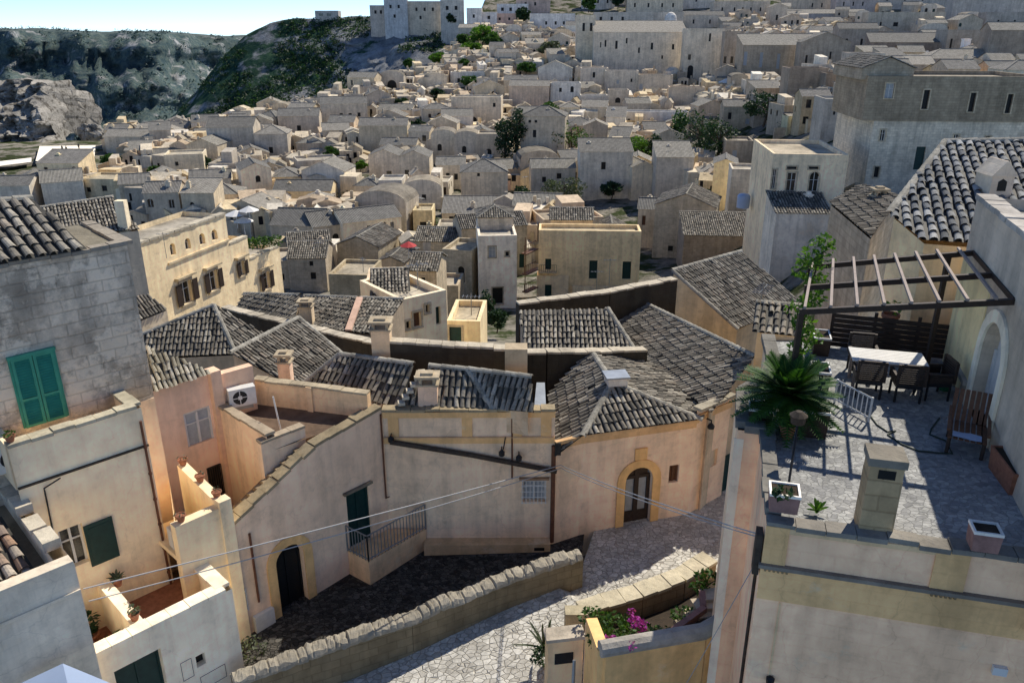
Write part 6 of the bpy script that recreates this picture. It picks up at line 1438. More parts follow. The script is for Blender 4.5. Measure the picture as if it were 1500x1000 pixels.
 (1270, 1380, 62, 95, 'sf', -14, 10, (.26, .22, .19), [], 'dark slate roofed house behind the curved gable'),
 (1380, 1440, 44, 95, 'flat', -6, 9, (.38, .35, .31), [(1392, 70, 8, 26, 'k')], 'grey tower block with tall white chimney stack'),
 (1440, 1530, 44, 110, 'gx', -12, 9, (.33, .29, .25), [], 'shaded brown house at the upper right picture corner'),
 (1058, 1104, 156, 188, 'gx', -6, 7, (.50, .45, .36), [(1069, 170, 6, 10, 'k'), (1095, 178, 7, 8, 'w')], 'square stone house with window under the balcony terrace'),
 (1060, 1100, 206, 244, 'flat', -8, 7, (.46, .42, .36), [(1076, 226, 8, 12, 'w')], 'stone house with pale door below the dark tree group'),
 (978, 1030, 128, 166, 'flat', -6, 6, (.52, .44, .34), [], 'massive bare retaining house wall under the convent terrace'),
 (850, 890, 100, 136, 'flat', -3, 7, (.54, .49, .42), [(863, 132, 6, 9, 'K'), (870, 110, 4, 8, 'k')], 'pale tall house just below the bell tower'),
 (886, 934, 104, 140, 'flat', -3, 7, (.50, .47, .41), [(905, 120, 4, 6, 'w'), (925, 118, 3, 5, 'k')], 'pale house with dark roof edge below convent wall'),
 (934, 984, 110, 140, 'flat', -5, 7, (.51, .46, .38), [(939, 127, 5, 8, 'w'), (958, 138, 5, 7, 'k')], 'pale cubic house right below the middle of convent wall'),
 (806, 850, 122, 156, 'flat', -2, 8, (.60, .60, .58), [(821, 132, 4, 6, 'k'), (838, 131, 5, 9, 'K'), (844, 148, 9, 14, 'K')], 'whitewashed flat house with big arched opening'),
 (850, 890, 140, 160, 'flat', -2, 6, (.57, .56, .53), [(876, 152, 7, 9, 'K')], 'whitewashed low house with archway beside the big arched opening'),
 (890, 920, 132, 164, 'flat', -4, 6, (.47, .43, .36), [(905, 147, 8, 8, 'K')], 'stone house with terrace and dark square doorway'),
 (888, 1008, 164, 196, 'flat', -4, 6, (.58, .59, .60), [(921, 180, 4, 12, 'k'), (950, 188, 6, 9, 'k'), (964, 188, 6, 6, 'k')], 'long whitewashed shaded house with black doorways'),
 (746, 804, 126, 160, 'gx', -8, 8, (.52, .42, .33), [], 'pinkish brick house with brown lean-to roof'),
 (738, 786, 118, 140, 'gx', -6, 8, (.58, .52, .40), [], 'cream house with pitched roof above the pinkish brick house'),
 (788, 838, 100, 126, 'gy', -4, 7, (.58, .58, .55), [], 'pale gabled house left of the bell tower foot'),
 # --- skyline blocks
 (462, 496, 16, 28, 'flat', 0, 8, (.42, .41, .42), [(470, 22, 6, 4, 'g'), (482, 22, 6, 4, 'g')], 'small boxy building alone on top of the green hill'),
 (543, 566, 8, 38, 'flat', 6, 10, (.50, .43, .40), [(550, 18, 3, 5, 'k'), (558, 18, 3, 5, 'k')], 'pinkish apartment block leftmost on the skyline'),
 (564, 598, -6, 40, 'flat', 4, 10, (.50, .54, .62), [(572, 10, 3, 5, 'k'), (584, 10, 3, 5, 'k'), (578, 24, 3, 5, 'k')], 'tall pale blue apartment block on the skyline'),
 (598, 646, 2, 38, 'flat', 2, 10, (.56, .49, .40), [(610, 14, 3, 5, 'k'), (622, 14, 3, 5, 'k'), (634, 14, 3, 5, 'k'), (616, 26, 3, 5, 'k')], 'cream apartment block right of the pale blue one'),
 (646, 680, 0, 44, 'flat', 2, 10, (.50, .50, .49), [(655, 12, 4, 6, 'k'), (668, 12, 4, 6, 'k')], 'grey apartment block fourth along the skyline'),
 (684, 706, 12, 44, 'flat', 0, 8, (.58, .58, .60), [(694, 24, 3, 5, 'k')], 'narrow white house before the pink building on the skyline'),
 (706, 728, 18, 42, 'flat', 0, 8, (.58, .60, .66), [(716, 26, 4, 5, 'k')], 'pale blue white house by the pink building'),
 (722, 756, 20, 40, 'flat', 0, 8, (.52, .33, .28), [(732, 28, 3, 4, 'k'), (746, 28, 3, 4, 'k')], 'salmon pink low building below the white balcony block'),
 (728, 774, 6, 22, 'flat', 0, 8, (.62, .64, .68), [(736, 14, 4, 5, 'k'), (748, 14, 4, 5, 'k'), (760, 14, 4, 5, 'k')], 'white balcony block with dark windows on skyline'),
 (776, 842, 20, 46, 'flat', -2, 9, (.58, .60, .64), [(800, 34, 3, 5, 'k'), (814, 34, 3, 5, 'k'), (826, 34, 3, 5, 'k')], 'long white block left of the bell tower'),
 (756, 806, -4, 18, 'flat', 0, 9, (.40, .28, .25), [(770, 6, 3, 5, 'k'), (784, 6, 3, 5, 'k')], 'dull red apartment block above the white balcony block'),
 (918, 1000, 0, 18, 'flat', -2, 9, (.54, .47, .36), [(930, 8, 3, 6, 'k'), (950, 8, 3, 6, 'k'), (970, 8, 3, 6, 'k'), (986, 8, 3, 6, 'k')], 'sandy apartment row behind the grey buttressed building'),
 (1044, 1126, 2, 26, 'flat', -2, 10, (.54, .49, .42), [(1058, 14, 3, 6, 'K'), (1076, 14, 3, 6, 'K'), (1088, 14, 3, 6, 'K'), (1100, 14, 3, 6, 'K'), (1114, 14, 3, 6, 'K')], 'pale long palazzo with row of small arched windows'),
 (1126, 1150, 10, 44, 'gy', -4, 9, (.54, .48, .40), [(1138, 26, 4, 8, 'k')], 'pale gabled church front right of the long palazzo'),
 (1148, 1222, -4, 20, 'flat', -4, 9, (.48, .43, .36), [(1190, 8, 3, 6, 'k'), (1204, 8, 3, 6, 'k')], 'tan apartment block at the top above the blue roofs'),
 (1222, 1280, -6, 24, 'flat', -4, 9, (.42, .36, .38), [(1236, 6, 3, 6, 'k'), (1250, 6, 3, 6, 'k'), (1264, 6, 3, 6, 'k')], 'mauve apartment block near the top right'),
 (1150, 1270, 20, 34, 'sf', -4, 8, (.30, .36, .46), [], 'long blue-grey shed roof below the tan apartment block'),
 (1268, 1380, 18, 50, 'flat', -6, 9, (.44, .41, .34), [(1290, 36, 4, 7, 'k'), (1312, 36, 8, 6, 'k'), (1344, 34, 6, 8, 'w')], 'cluttered rooftop block with white hut at the upper right'),
 (1390, 1500, -4, 42, 'gx', -8, 9, (.24, .25, .27), [(1420, 24, 3, 6, 'k')], 'big dark slate building in the upper right corner'),
 (852, 900, -14, 12, 'flat', -2, 9, (.50, .48, .46), [(862, 2, 3, 6, 'k'), (876, 2, 3, 6, 'k'), (890, 2, 3, 6, 'k')], 'grey upper apartment block over the grey buttressed building'),
 (900, 962, -20, 6, 'flat', -2, 9, (.56, .49, .38), [(912, -4, 3, 6, 'k'), (930, -4, 3, 6, 'k'), (948, -4, 3, 6, 'k')], 'sandy upper apartment block cut by the top picture edge'),
 (962, 1046, -16, 12, 'flat', -3, 9, (.50, .46, .42), [(980, 0, 3, 6, 'k'), (1000, 0, 3, 6, 'k'), (1020, 0, 3, 6, 'k')], 'brownish apartment block left of the arched-window palazzo'),
 (1280, 1392, -20, 12, 'flat', -4, 9, (.46, .44, .42), [(1300, -2, 4, 7, 'k'), (1326, -2, 4, 7, 'k'), (1352, -2, 4, 7, 'k')], 'grey apartment row at the top edge above the cluttered rooftop'),
 (1000, 1060, 22, 40, 'gx', -3, 9, (.50, .46, .40), [(1016, 32, 3, 6, 'k'), (1040, 32, 3, 6, 'k')], 'long tiled building behind the convent church front'),
 (1224, 1282, 42, 80, 'gx', -8, 9, (.36, .32, .28), [(1240, 62, 5, 10, 'k'), (1262, 62, 5, 10, 'k')], 'shaded two-storey house with tiled roof right of the dark gable'),
 (1206, 1266, 108, 146, 'flat', -8, 8, (.34, .30, .26), [(1222, 126, 5, 12, 'k'), (1246, 126, 5, 12, 'k')], 'dark stone house with two slot windows above blank whitish block'),
 (1290, 1372, 46, 76, 'flat', -8, 9, (.30, .27, .25), [(1310, 60, 5, 9, 'k'), (1340, 60, 5, 9, 'k')], 'dark brown upper house behind the slate roofed house'),
 (1440, 1520, 18, 52, 'flat', -8, 9, (.36, .33, .31), [(1462, 34, 5, 9, 'k'), (1486, 34, 5, 9, 'k')], 'tall grey brown tenement in the upper right corner'),
 (1104, 1152, 140, 176, 'flat', -6, 7, (.40, .36, .31), [(1120, 158, 5, 9, 'k'), (1136, 160, 5, 9, 'k')], 'shaded stone house tucked below the dark ivy-like tree'),
]
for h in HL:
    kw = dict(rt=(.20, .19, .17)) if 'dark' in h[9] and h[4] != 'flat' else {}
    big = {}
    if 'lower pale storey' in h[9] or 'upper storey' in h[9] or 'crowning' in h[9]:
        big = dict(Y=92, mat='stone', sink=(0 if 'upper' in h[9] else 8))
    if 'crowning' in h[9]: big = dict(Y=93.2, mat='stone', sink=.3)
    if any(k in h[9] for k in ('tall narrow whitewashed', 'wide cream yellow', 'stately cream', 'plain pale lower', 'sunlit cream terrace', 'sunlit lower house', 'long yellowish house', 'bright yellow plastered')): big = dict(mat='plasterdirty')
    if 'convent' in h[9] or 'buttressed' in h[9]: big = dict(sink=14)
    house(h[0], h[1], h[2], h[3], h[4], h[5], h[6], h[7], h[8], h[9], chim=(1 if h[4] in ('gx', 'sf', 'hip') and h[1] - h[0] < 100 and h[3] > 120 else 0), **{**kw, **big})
# ---------------------------------------------------------------- arcaded cream palazzo on the left
fM = Fc((-26.1, 53.5), (2.7, 9.3)); sE = [fM.hit(u, v)[0] for u, v in ((332, 330), (366, 380), (411, 380))]
t = thing('arcaded_palazzo', (-24, 58, -20), 'sunlit cream palazzo with a row of four small attic arches and shuttered windows', 'palazzo')
wl = []
for (u, v, w, h, k) in ((253, 365, 11, 18, 'K'), (275, 357, 11, 17, 'K'), (296, 350, 11, 17, 'K'), (314, 344, 11, 16, 'K'), (273, 428, 22, 34, 'g'), (312, 411, 18, 30, 'g'), (354, 393, 11, 22, 'g'), (390, 411, 13, 26, 'g')):
    a0, a1, za, zb = fM.px(u - w / 2, v - h / 2, u + w / 2, v + h / 2); wl.append((a0, a1, za, zb, k == 'K'))
tp = [fM.hit(260, 338)[1], fM.hit(350, 352)[1], fM.hit(392, 368)[1]]; mb = MB(); x0 = -14
for (a, b, z) in ((x0, sE[0], tp[0]), (sE[0], sE[1], tp[1]), (sE[1], sE[2], tp[2])):
    facade(mb, fM.p0 + fM.d * a, fM.d, b - a, -26, z, [(o[0] - a, o[1] - a, *o[2:]) for o in wl if a < o[0] < b], depth=.3)
    for s in (a, b): mb.face([fM.P(s, -26), fM.P(s, -26, -4), fM.P(s, z, -4), fM.P(s, z)])
    mb.face([fM.P(a, -26, -4), fM.P(b, -26, -4), fM.P(b, z, -4), fM.P(a, z, -4)])
mb.build('wall', M['plasterdirty'], t, color=(.68, .59, .42))
mb = MB()
for (a, b, z) in ((x0, sE[0], tp[0]), (sE[0], sE[1], tp[1]), (sE[1], sE[2], tp[2])): mb.face([fM.P(a, z - .4, -.3), fM.P(b, z - .4, -.3), fM.P(b, z - .4, -4), fM.P(a, z - .4, -4)])
mb.build('roof', M['roofdeck'], t, color=(.42, .40, .36))
coping(t, [fM.P(x0, tp[0] + .05, -.2), fM.P(sE[0], tp[0] + .05, -.2)], w=.6, h=.16, color=(.5, .47, .4)); coping(t, [fM.P(sE[0], tp[1] + .05, -.2), fM.P(sE[1], tp[1] + .05, -.2)], w=.5, h=.14, color=(.5, .47, .4)); coping(t, [fM.P(sE[1], tp[2] + .05, -.2), fM.P(sE[2], tp[2] + .05, -.2)], w=.5, h=.14, color=(.5, .47, .4))
for o in wl:
    window(t, fM, o[0], o[1], o[2], o[3], o[4], 'glass', depth=.3, near=True, frame=.07, surround=None if o[4] else .16)
    if not o[4]:
        for sg in (0, 1):
            mb = MB(); wd = (o[1] - o[0]) * .5; a = o[0] - wd if sg == 0 else o[1]; fM.box(mb, a + .02, a + wd - .02, o[2] + .05, o[3] - .02, .13, .17); mb.build('window_shutter', M['dwood'], t)
        mb = MB(); fM.box(mb, o[0] - .45, o[1] + .45, o[3] + .35, o[3] + .5, .003, .35); mb.build('window_hood', M['stone'], t, color=(.5, .44, .33))
mb = MB(); fM.box(mb, fM.hit(245, 380)[0], sE[0], wl[0][2] - .55, wl[0][2] - .4, .003, .12); mb.build('string_course', M['stone'], t, color=(.6, .52, .38))
t, pp = roof_house('tiled_house', 'house with very broad low grey tile roof behind the tall grey stone house', [[(60, 352, -11.0), (205, 336, -11.0), (165, 288, -9.6), (8, 312)]], -20, (.5, .45, .37), [(0, 3, 0, 2)], k=1.1)
chimney(t, WZ(182, 326, -10.6), .55, .5, 1.3, (.62, .56, .44), cap=False)
t = thing('hedge', fM.P(sE[1] + .8, tp[2], -3), 'clipped dark green hedge on the roof terrace of cream palazzo', 'hedge'); mb = MB(); q = WY(380, 358, fM.P(sE[1] + 1.5, 0, -2).y); 
for k in range(5): leaves(mb, q + Vector((-1.2 + .6 * k, -.2 + .3 * k, .1)), (.6, .6, .55), 130, .13)
mb.build('leaves', M['leaf'], t, uv=False)

# ---------------------------------------------------------------- filler houses up the slope (each its own thing)
LM = [('convent wall', 940, 85), ('bell tower', 856, 70), ('stone tower house', 795, 205), ('dark cypress', 748, 205), ('pale cream block', 697, 165), ('twin-gabled house', 586, 248), ('vaulted house row', 684, 220), ('round-ended house', 712, 272),
      ('long yellowish house', 443, 290), ('striped tile roof house', 985, 255), ('stately palazzo', 1165, 280), ('tall whitewashed house', 730, 390), ('cream yellow house', 860, 385), ('big stone palace', 1370, 190), ('red parasol', 598, 355), ('long grey church', 188, 208),
      ('grey rock outcrop', 45, 170), ('white plaza', 95, 225), ('belfry arch house', 380, 272), ('round-topped cave house', 574, 124), ('pinkish brick house', 775, 145), ('large whitewashed arch', 838, 148), ('long shaded white house', 948, 182), ('yellow gable wall', 1057, 275), ('water tank', 1088, 292), ('pale blue apartment block', 581, 18),
      ('brown stone palazzo', 1124, 95), ('dark gable house', 1204, 88), ('three-windowed rim house', 506, 172), ('broad rim house', 342, 212), ('long arched-window palazzo', 1085, 14), ('dark arched doorways', 484, 350), ('salmon pink building', 739, 30), ('long low tile roof', 697, 318)]
TR = [(738, 250, 76, 18, 'leafdark', 'dark cypress mass between vaulted houses and tower house'), (755, 250, 96, 17, 'leafdark', 'tallest dark cypress beside the stone tower house'), (832, 240, 64, 34, 'leaf', 'round green tree right of the stone tower house'), (936, 250, 48, 26, 'leafbright', 'bright lime green bush behind the pale brown-roofed house'), (954, 248, 52, 15, 'leafdark', 'dark narrow tree beside the bright lime green bush'),
      (1020, 242, 84, 36, 'leafdark', 'large dark tree clump below the long shaded white house'), (1048, 244, 72, 28, 'leafdark', 'dark tree right of the large tree clump'), (992, 218, 54, 16, 'leaf', 'slim green tree left of the large dark clump'), (1118, 184, 50, 34, 'leafdark', 'dark ivy-like tree below the balcony terrace'), (1096, 170, 26, 12, 'leafdark', 'small dark tree on the balcony terrace corner'),
      (822, 304, 50, 34, 'leafgrey', 'grey green olive tree below the ruined two-window house'), (896, 290, 24, 18, 'leafdark', 'dark creeper bush at foot of the pale brown-roofed house'), (716, 470, 50, 14, 'leafdark', 'leafy plant in the alley beside the tall whitewashed house'), (728, 484, 34, 20, 'leafdark', 'low dark shrubs in the alley below the whitewashed house'), (893, 414, 30, 9, 'leaf', 'small potted palm between two dark green doors'),
      (678, 66, 14, 10, 'leaf', 'dark garden tree in the hillside gardens'), (706, 68, 28, 22, 'leafbright', 'bright garden tree among the upper hillside gardens'), (722, 72, 20, 14, 'leaf', 'garden tree on the right of the hillside gardens'), (690, 76, 12, 16, 'leafbright', 'low bright shrubs of the hillside gardens'), (804, 86, 24, 18, 'leafgrey', 'olive tree left of the bell tower'), (662, 40, 18, 8, 'leafdark', 'dark pine before the grey apartment block'), (766, 36, 22, 10, 'leafdark', 'dark tree right of the salmon pink building'),
      (680, 100, 12, 10, 'leaf', 'small bush beside the whitish flat house'), (640, 94, 16, 12, 'leafbright', 'pair of bright bushes on the hill shoulder'), (1232, 130, 20, 11, 'leafgrey', 'reddish grey bush on the grey flat block'), (1118, 222, 18, 14, 'leafdark', 'rooftop bushes on the stately cream palazzo'), (1238, 214, 14, 10, 'leafdark', 'small rooftop shrub right of the stately palazzo'), (164, 246, 22, 16, 'leaf', 'green bush left of the bright buttressed house'), (528, 250, 14, 9, 'leafbright', 'bright yellowish bush by the twin-gabled house'), (560, 252, 12, 8, 'leaf', 'green bush at foot of the stacked stone house'),
      (1018, 278, 16, 8, 'leafgrey', 'reddish bush left of the yellow gable wall'), (862, 18, 20, 10, 'leaf', 'green tree on the skyline above the bell tower'), (905, 12, 18, 12, 'leafdark', 'dark tree on the skyline by the sandy apartment row'), (430, 236, 14, 9, 'leafdark', 'dark bush between rim houses'), (600, 100, 12, 9, 'leaf', 'bush near the round-topped cave house'), (806, 180, 30, 16, 'leaf', 'green tree left of the gabled turret'), (1004, 112, 10, 6, 'leafdark', 'potted shrub on the convent terrace'), (1140, 354, 14, 10, 'leafdark', 'dark plants at the foot of the pale lower house'),
      (300, 252, 24, 14, 'leafdark', 'dark tree on the left slope below the broad rim house'), (486, 236, 22, 14, 'leaf', 'green tree left of the stacked stone house'), (612, 196, 20, 13, 'leafdark', 'dark tree above the stacked stone house'), (764, 306, 34, 18, 'leafdark', 'dark shrubby tree below the round-ended house'), (640, 150, 18, 12, 'leafdark', 'dark tree left of the pale cream block'),
      (538, 300, 16, 10, 'leafdark', 'dark shrub among the cream cube houses'), (232, 262, 20, 13, 'leaf', 'green shrub beside the bright buttressed house'), (1034, 300, 24, 14, 'leaf', 'green shrub in the gap left of the yellow gable wall'), (770, 110, 18, 14, 'leaf', 'green tree above the pinkish brick house'), (590, 160, 16, 12, 'leafdark', 'dark tree below the round-topped cave house'), (690, 128, 16, 14, 'leaf', 'green bush mass below the whitish flat house')]
HB += [(u - r * .8, u + r * .8, vb - hp * .92, vb - hp * .1, Yg(u, vb) * .985) for (u, vb, hp, r, m, l) in TR]
HBH = list(HB); cand = []
def vof(u, Y):
    lo, hi = -30, 500
    for _ in range(30):
        m = (lo + hi) / 2
        if Yg(u, m) > Y: lo = m
        else: hi = m
    return (lo + hi) / 2
rr = random.Random(5)
Y = 74.
while Y < 440:
    u = -40 + rr.uniform(0, 40)
    while u < 1500:
        w = rr.uniform(5.0, 9.5) * (1.15 if Y > 260 else 1); pw = w * F / (Y * 1.0); um = u + pw / 2; v = vof(um, Y + rr.uniform(-2.2, 2.2))
        h = rr.choice([3.4, 4.2, 5, 5.5, 6.2, 7.2]) * (1.1 if Y > 250 else 1.); ph = h * F * .97 / Y
        box = (u, u + pw, v - ph, v); ok = v > vlim(um) + 3 and v < 452 and not (um < 105 and v < 245) and not (um < 230 and v > 318) and not (um < 420 and v > 345) and v > 12 and not (845 < um < 1060 and 20 < v < 118)
        if um < 165 and v < 284 or um > 850 and v > 296 or um > 1060 and v > 190: ok = False
        if ok:
            for (a0, a1, t0, b0, Yh) in HB:
                ox = min(box[1], a1) - max(box[0], a0); oy = min(box[3], b0) - max(box[2], t0)
                if ox <= 0: continue
                if abs(Yh - Y) < 7.5 and ox > .12 * pw: ok = False; break
                if oy > 0:
                    ar = ox * oy
                    if Yh > Y and ar > .22 * (a1 - a0) * (b0 - t0): ok = False; break
                    if Yh < Y and ar > .75 * pw * ph: ok = False; break
        if ok: cand.append((Y, u, u + pw, v - ph, v, w, h)); HB.append((*box, Y))
        u += pw * rr.uniform(1.0, 1.22) if ok else pw * .35
    Y += 8.6 + Y * .011
rr.shuffle(cand)
NF = 188
# keep the ones that show largest: nearer first, but keep the far slope crowded too
near_ = [c for c in cand if c[0] < 260]; far_ = [c for c in cand if c[0] >= 260]
keep = near_[:int(NF * .56)] + far_[:NF - min(len(near_), int(NF * .56))]
print('CAND', len(cand), len(near_), len(far_), len(keep))
used = {}
ORD = ['nearest', 'second', 'third', 'fourth', 'fifth', 'sixth', 'seventh', 'eighth', 'ninth', 'tenth', 'eleventh', 'twelfth', 'thirteenth']
info = []
for c in keep:
    um, vm = (c[1] + c[2]) / 2, (c[3] + c[4]) / 2
    lm = min(LM, key=lambda L: (um - L[1]) ** 2 + (1.5 * (vm - L[2])) ** 2); dx, dy = um - lm[1], (vm - lm[2]) * 1.4
    dr = ('right of' if dx > 0 else 'left of') if abs(dx) > abs(dy) else ('below' if dy > 0 else 'above')
    roof = rr.choice(['flat', 'flat', 'gx', 'gx', 'gx', 'gy', 'gy', 'sf', 'sf', 'hip', 'vault']); tint, tn = rr.choice(PALF); info.append([c, lm[0], dr, roof, tint, tn, math.hypot(dx, dy)])
RN = {'flat': 'flat roofed', 'gx': 'tile roofed', 'gy': 'gable-fronted', 'sf': 'lean-to roofed', 'hip': 'hip roofed', 'vault': 'arched-top'}
info.sort(key=lambda x: x[6])
for c, lm, dr, roof, tint, tn, ds in info:
    k0 = (lm, dr, tn, roof); n = used.get(k0, 0); used[k0] = n + 1
    pre = '' if n == 0 else ORD[n] + '-nearest '
    lab = f'{pre}{tn} {RN[roof]} stone house just {dr} the {lm}' if n == 0 else f'{pre}{tn} {RN[roof]} stone house {dr} the {lm}'
    Y, u0, u1, vt, vb, w, h = c; g = rr.uniform(.88, 1.15); tc_ = tuple(min(.68, x * g) for x in tint); yaw = rr.uniform(-16, 22) if (u0 + u1) / 2 < 900 else rr.uniform(-24, 8)
    random.seed(int(u0 * 7 + vb * 13)); dep = rr.uniform(6, 9)
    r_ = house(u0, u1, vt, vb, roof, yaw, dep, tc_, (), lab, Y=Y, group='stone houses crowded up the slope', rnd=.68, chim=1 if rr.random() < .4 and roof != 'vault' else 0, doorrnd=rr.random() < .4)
    if not r_: continue
    t, f, W, zb, zt, dep = r_
    mtf = M['stone'] if Y < 120 else M['stonefar']
    # annexes: stepped-down wings, roof rooms and terrace walls that belong to the same house
    if rr.random() < .8:
        s0 = rr.uniform(-.1, .55) * W; ww = rr.uniform(.35, .6) * W; hh = (zt - zb) * rr.uniform(.3, .62); dd = rr.uniform(1.6, 3.2); mb = MB()
        g2 = Fc(f.P(s0, 0, dd).xy, f.d); aw = rr.random() < .5
        ops = [(ww * .5 - .45, ww * .5 + .45, zb + .02, zb + min(2.0, hh - .5), aw)] if hh > 2 else []
        facade(mb, g2.p0, g2.d, ww, zb - 6, zb + hh, ops, depth=.25)
        for s in (0, ww): mb.face([g2.P(s, zb - 6), g2.P(s, zb - 6, -dd), g2.P(s, zb + hh, -dd), g2.P(s, zb + hh)])
        mb.build('annex', mtf, t, color=tuple(x * rr.uniform(.9, 1.1) for x in tc_)); m2 = MB()
        if rr.random() < .5: m2.face([g2.P(-.1, zb + hh, .15), g2.P(ww + .1, zb + hh, .15), g2.P(ww + .1, zb + hh + .5, -dd), g2.P(-.1, zb + hh + .5, -dd)]); m2.build('annex_roof', M['tilefar'], t, color=(.3, .28, .24))
        else: m2.face([g2.P(0, zb + hh - .02, 0), g2.P(ww, zb + hh - .02, 0), g2.P(ww, zb + hh - .02, -dd), g2.P(0, zb + hh - .02, -dd)]); m2.build('annex_roof', M['roofdeck'], t, color=(.5, .46, .38))
        for o_ in ops: window(t, g2, *o_[:4], o_[4], 'black', depth=.24, frame=0, name='door')
    if roof == 'flat' and rr.random() < .7:
        s0 = rr.uniform(.1, .5) * W; ww = rr.uniform(.25, .42) * W; q = [f.P(s0, 0, -dep * .45), f.P(s0 + ww, 0, -dep * .45), f.P(s0 + ww, 0, -dep * .95), f.P(s0, 0, -dep * .95)]; hh = rr.uniform(1.8, 2.6); mb = MB()
        mb.hexa([(p.x, p.y, zt - .5) for p in q], [(p.x, p.y, zt - .5 + hh + (.5 if k > 1 else 0)) for k, p in enumerate(q)]); mb.build('roof_room', mtf, t, color=tuple(min(.7, x * 1.08) for x in tc_))
    if rr.random() < .55:   # terrace wall in front
        s0 = rr.uniform(-.5, .1) * W; ww = rr.uniform(.6, 1.3) * W; dd = rr.uniform(2.5, 4); g2 = Fc(f.P(s0, 0, dd).xy, f.d); mb = MB(); g2.box(mb, 0, ww, zb - 7, zb + rr.uniform(-.6, .9), -.35, 0); mb.build('terrace_wall', mtf, t, color=tuple(x * .92 for x in tc_))

# the remaining, smallest houses between the others read as one crowded mass
random.seed(31); cl = MB(); kr = MB(); NC_ = 0
HBX = HBH + [h for h in HB if h not in HBH]
for c in cand * 11:
    Y0, u0, u1, vt, vb, w, h = c; Y = Y0 + random.uniform(-3, 9); u = random.uniform(u0 - 14, u1 + 14); 
    v = vof(u, Y)
    if v < vlim(u) + 4 or v > 400 or v < 14 or (u < 160 and v < 270) or (845 < u < 1060 and 18 < v < 122) or u > 1240 or (u > 1060 and v > 190) or (u > 850 and v > 296): continue
    ww, hh, dd = random.uniform(2.2, 5.2), random.uniform(2.0, 5.0), random.uniform(2.5, 5); pw, ph = ww * F / Y, hh * F / Y
    if any(a0 < u < a1 and t0 - 3 < v - ph * .6 < b0 + 1 and Yh > Y - 2 for a0, a1, t0, b0, Yh in HBH): continue
    b = WY(u, v, Y); f = Fc((b.x - ww / 2, b.y), (math.cos(random.uniform(-.4, .45)), math.sin(random.uniform(-.4, .45)))); g = random.uniform(.8, 1.25); t_ = random.choice(PALF)[0]; cl.cc = (min(.66, t_[0] * g), min(.64, t_[1] * g), min(.6, t_[2] * g), 1)
    P = f.P; z0, z1 = b.z - 5, b.z + hh; k = random.random(); r = random.uniform(.25, 1.3)
    base = [P(0, z0), P(ww, z0), P(ww, z0, -dd), P(0, z0, -dd)]
    if k < .4: cl.hexa(base, [P(0, z1), P(ww, z1), P(ww, z1, -dd), P(0, z1, -dd)])
    elif k < .6: cl.hexa(base, [P(0, z1), P(ww, z1), P(ww, z1 + r, -dd), P(0, z1 + r, -dd)])
    else:
        cl.hexa(base, [P(0, z1), P(ww, z1), P(ww, z1, -dd), P(0, z1, -dd)])
        cl.face([P(0, z1), P(ww, z1), P(ww / 2, z1 + r)]); cl.face([P(0, z1, -dd), P(ww, z1, -dd), P(ww / 2, z1 + r, -dd)])
        q_ = cl.cc; e = random.uniform(.5, .95); cl.cc = (q_[0] * e, q_[1] * e, q_[2] * e, 1); cl.face([P(-.15, z1 - .05, .15), P(ww / 2, z1 + r + .03, .15), P(ww / 2, z1 + r + .03, -dd), P(-.15, z1 - .05, -dd)]); cl.face([P(ww + .15, z1 - .05, .15), P(ww / 2, z1 + r + .03, .15), P(ww / 2, z1 + r + .03, -dd), P(ww + .15, z1 - .05, -dd)])
    for _w in range(random.choice([0, 1, 1, 2, 3])):
        x = random.uniform(.5, ww - .5); cl.cc = (.012, .012, .014, 1); zz = b.z + random.choice([.1, .9, 1.9]) * min(1, hh / 3.6); cl.obox(P(x, zz + .75, 0), Vector((*f.d, 0)) * random.uniform(.22, .4), Vector((*f.n, 0)) * .02, (0, 0, min(.75, hh * .24)))
    if random.random() < .3: x = random.uniform(.6, ww - .6); cl.cc = (*[y_ * .9 for y_ in t_], 1); cl.obox(P(x, z1 + .6, -dd * .5), (.28, 0, 0), (0, .25, 0), (0, 0, .9))
    NC_ += 1
o = cl.build('distant_houses', M['stonecluster'], vc=True); o['kind'] = 'stuff'
print('CLUSTER', NC_)
# long retaining walls stepping up the slope
random.seed(9); nw = 0
while nw < 34:
    u = random.uniform(120, 1180); v = random.uniform(60, 330)
    if v < vlim(u) + 6: continue
    Y = Yg(u, v); L = random.uniform(40, 110); a, b = WY(u, v, Y), WY(u + L, v + random.uniform(-5, 5), Yg(u + L, v))
    if any(h[0] - 10 < u + L and h[1] + 10 > u and abs(h[4] - Y) < 3 for h in HBH): continue
    h = random.uniform(1.6, 3.4); t = thing('retaining_wall', a.lerp(b, .5), 'long rough dry-stone retaining wall stepping across the slope between houses', 'retaining wall', 'retaining walls between houses'); mb = MB(); wallprism(mb, [a, a.lerp(b, .5) + Vector((0, random.uniform(-1, 1), 0)), b], .5, min(a.z, b.z) - 5, [a.z + h, a.z + h * .95, b.z + h]); g = random.uniform(.8, 1.15); mb.build('wall', M['stone'] if Y < 120 else M['stonefar'], t, color=(.40 * g, .36 * g, .29 * g)); nw += 1

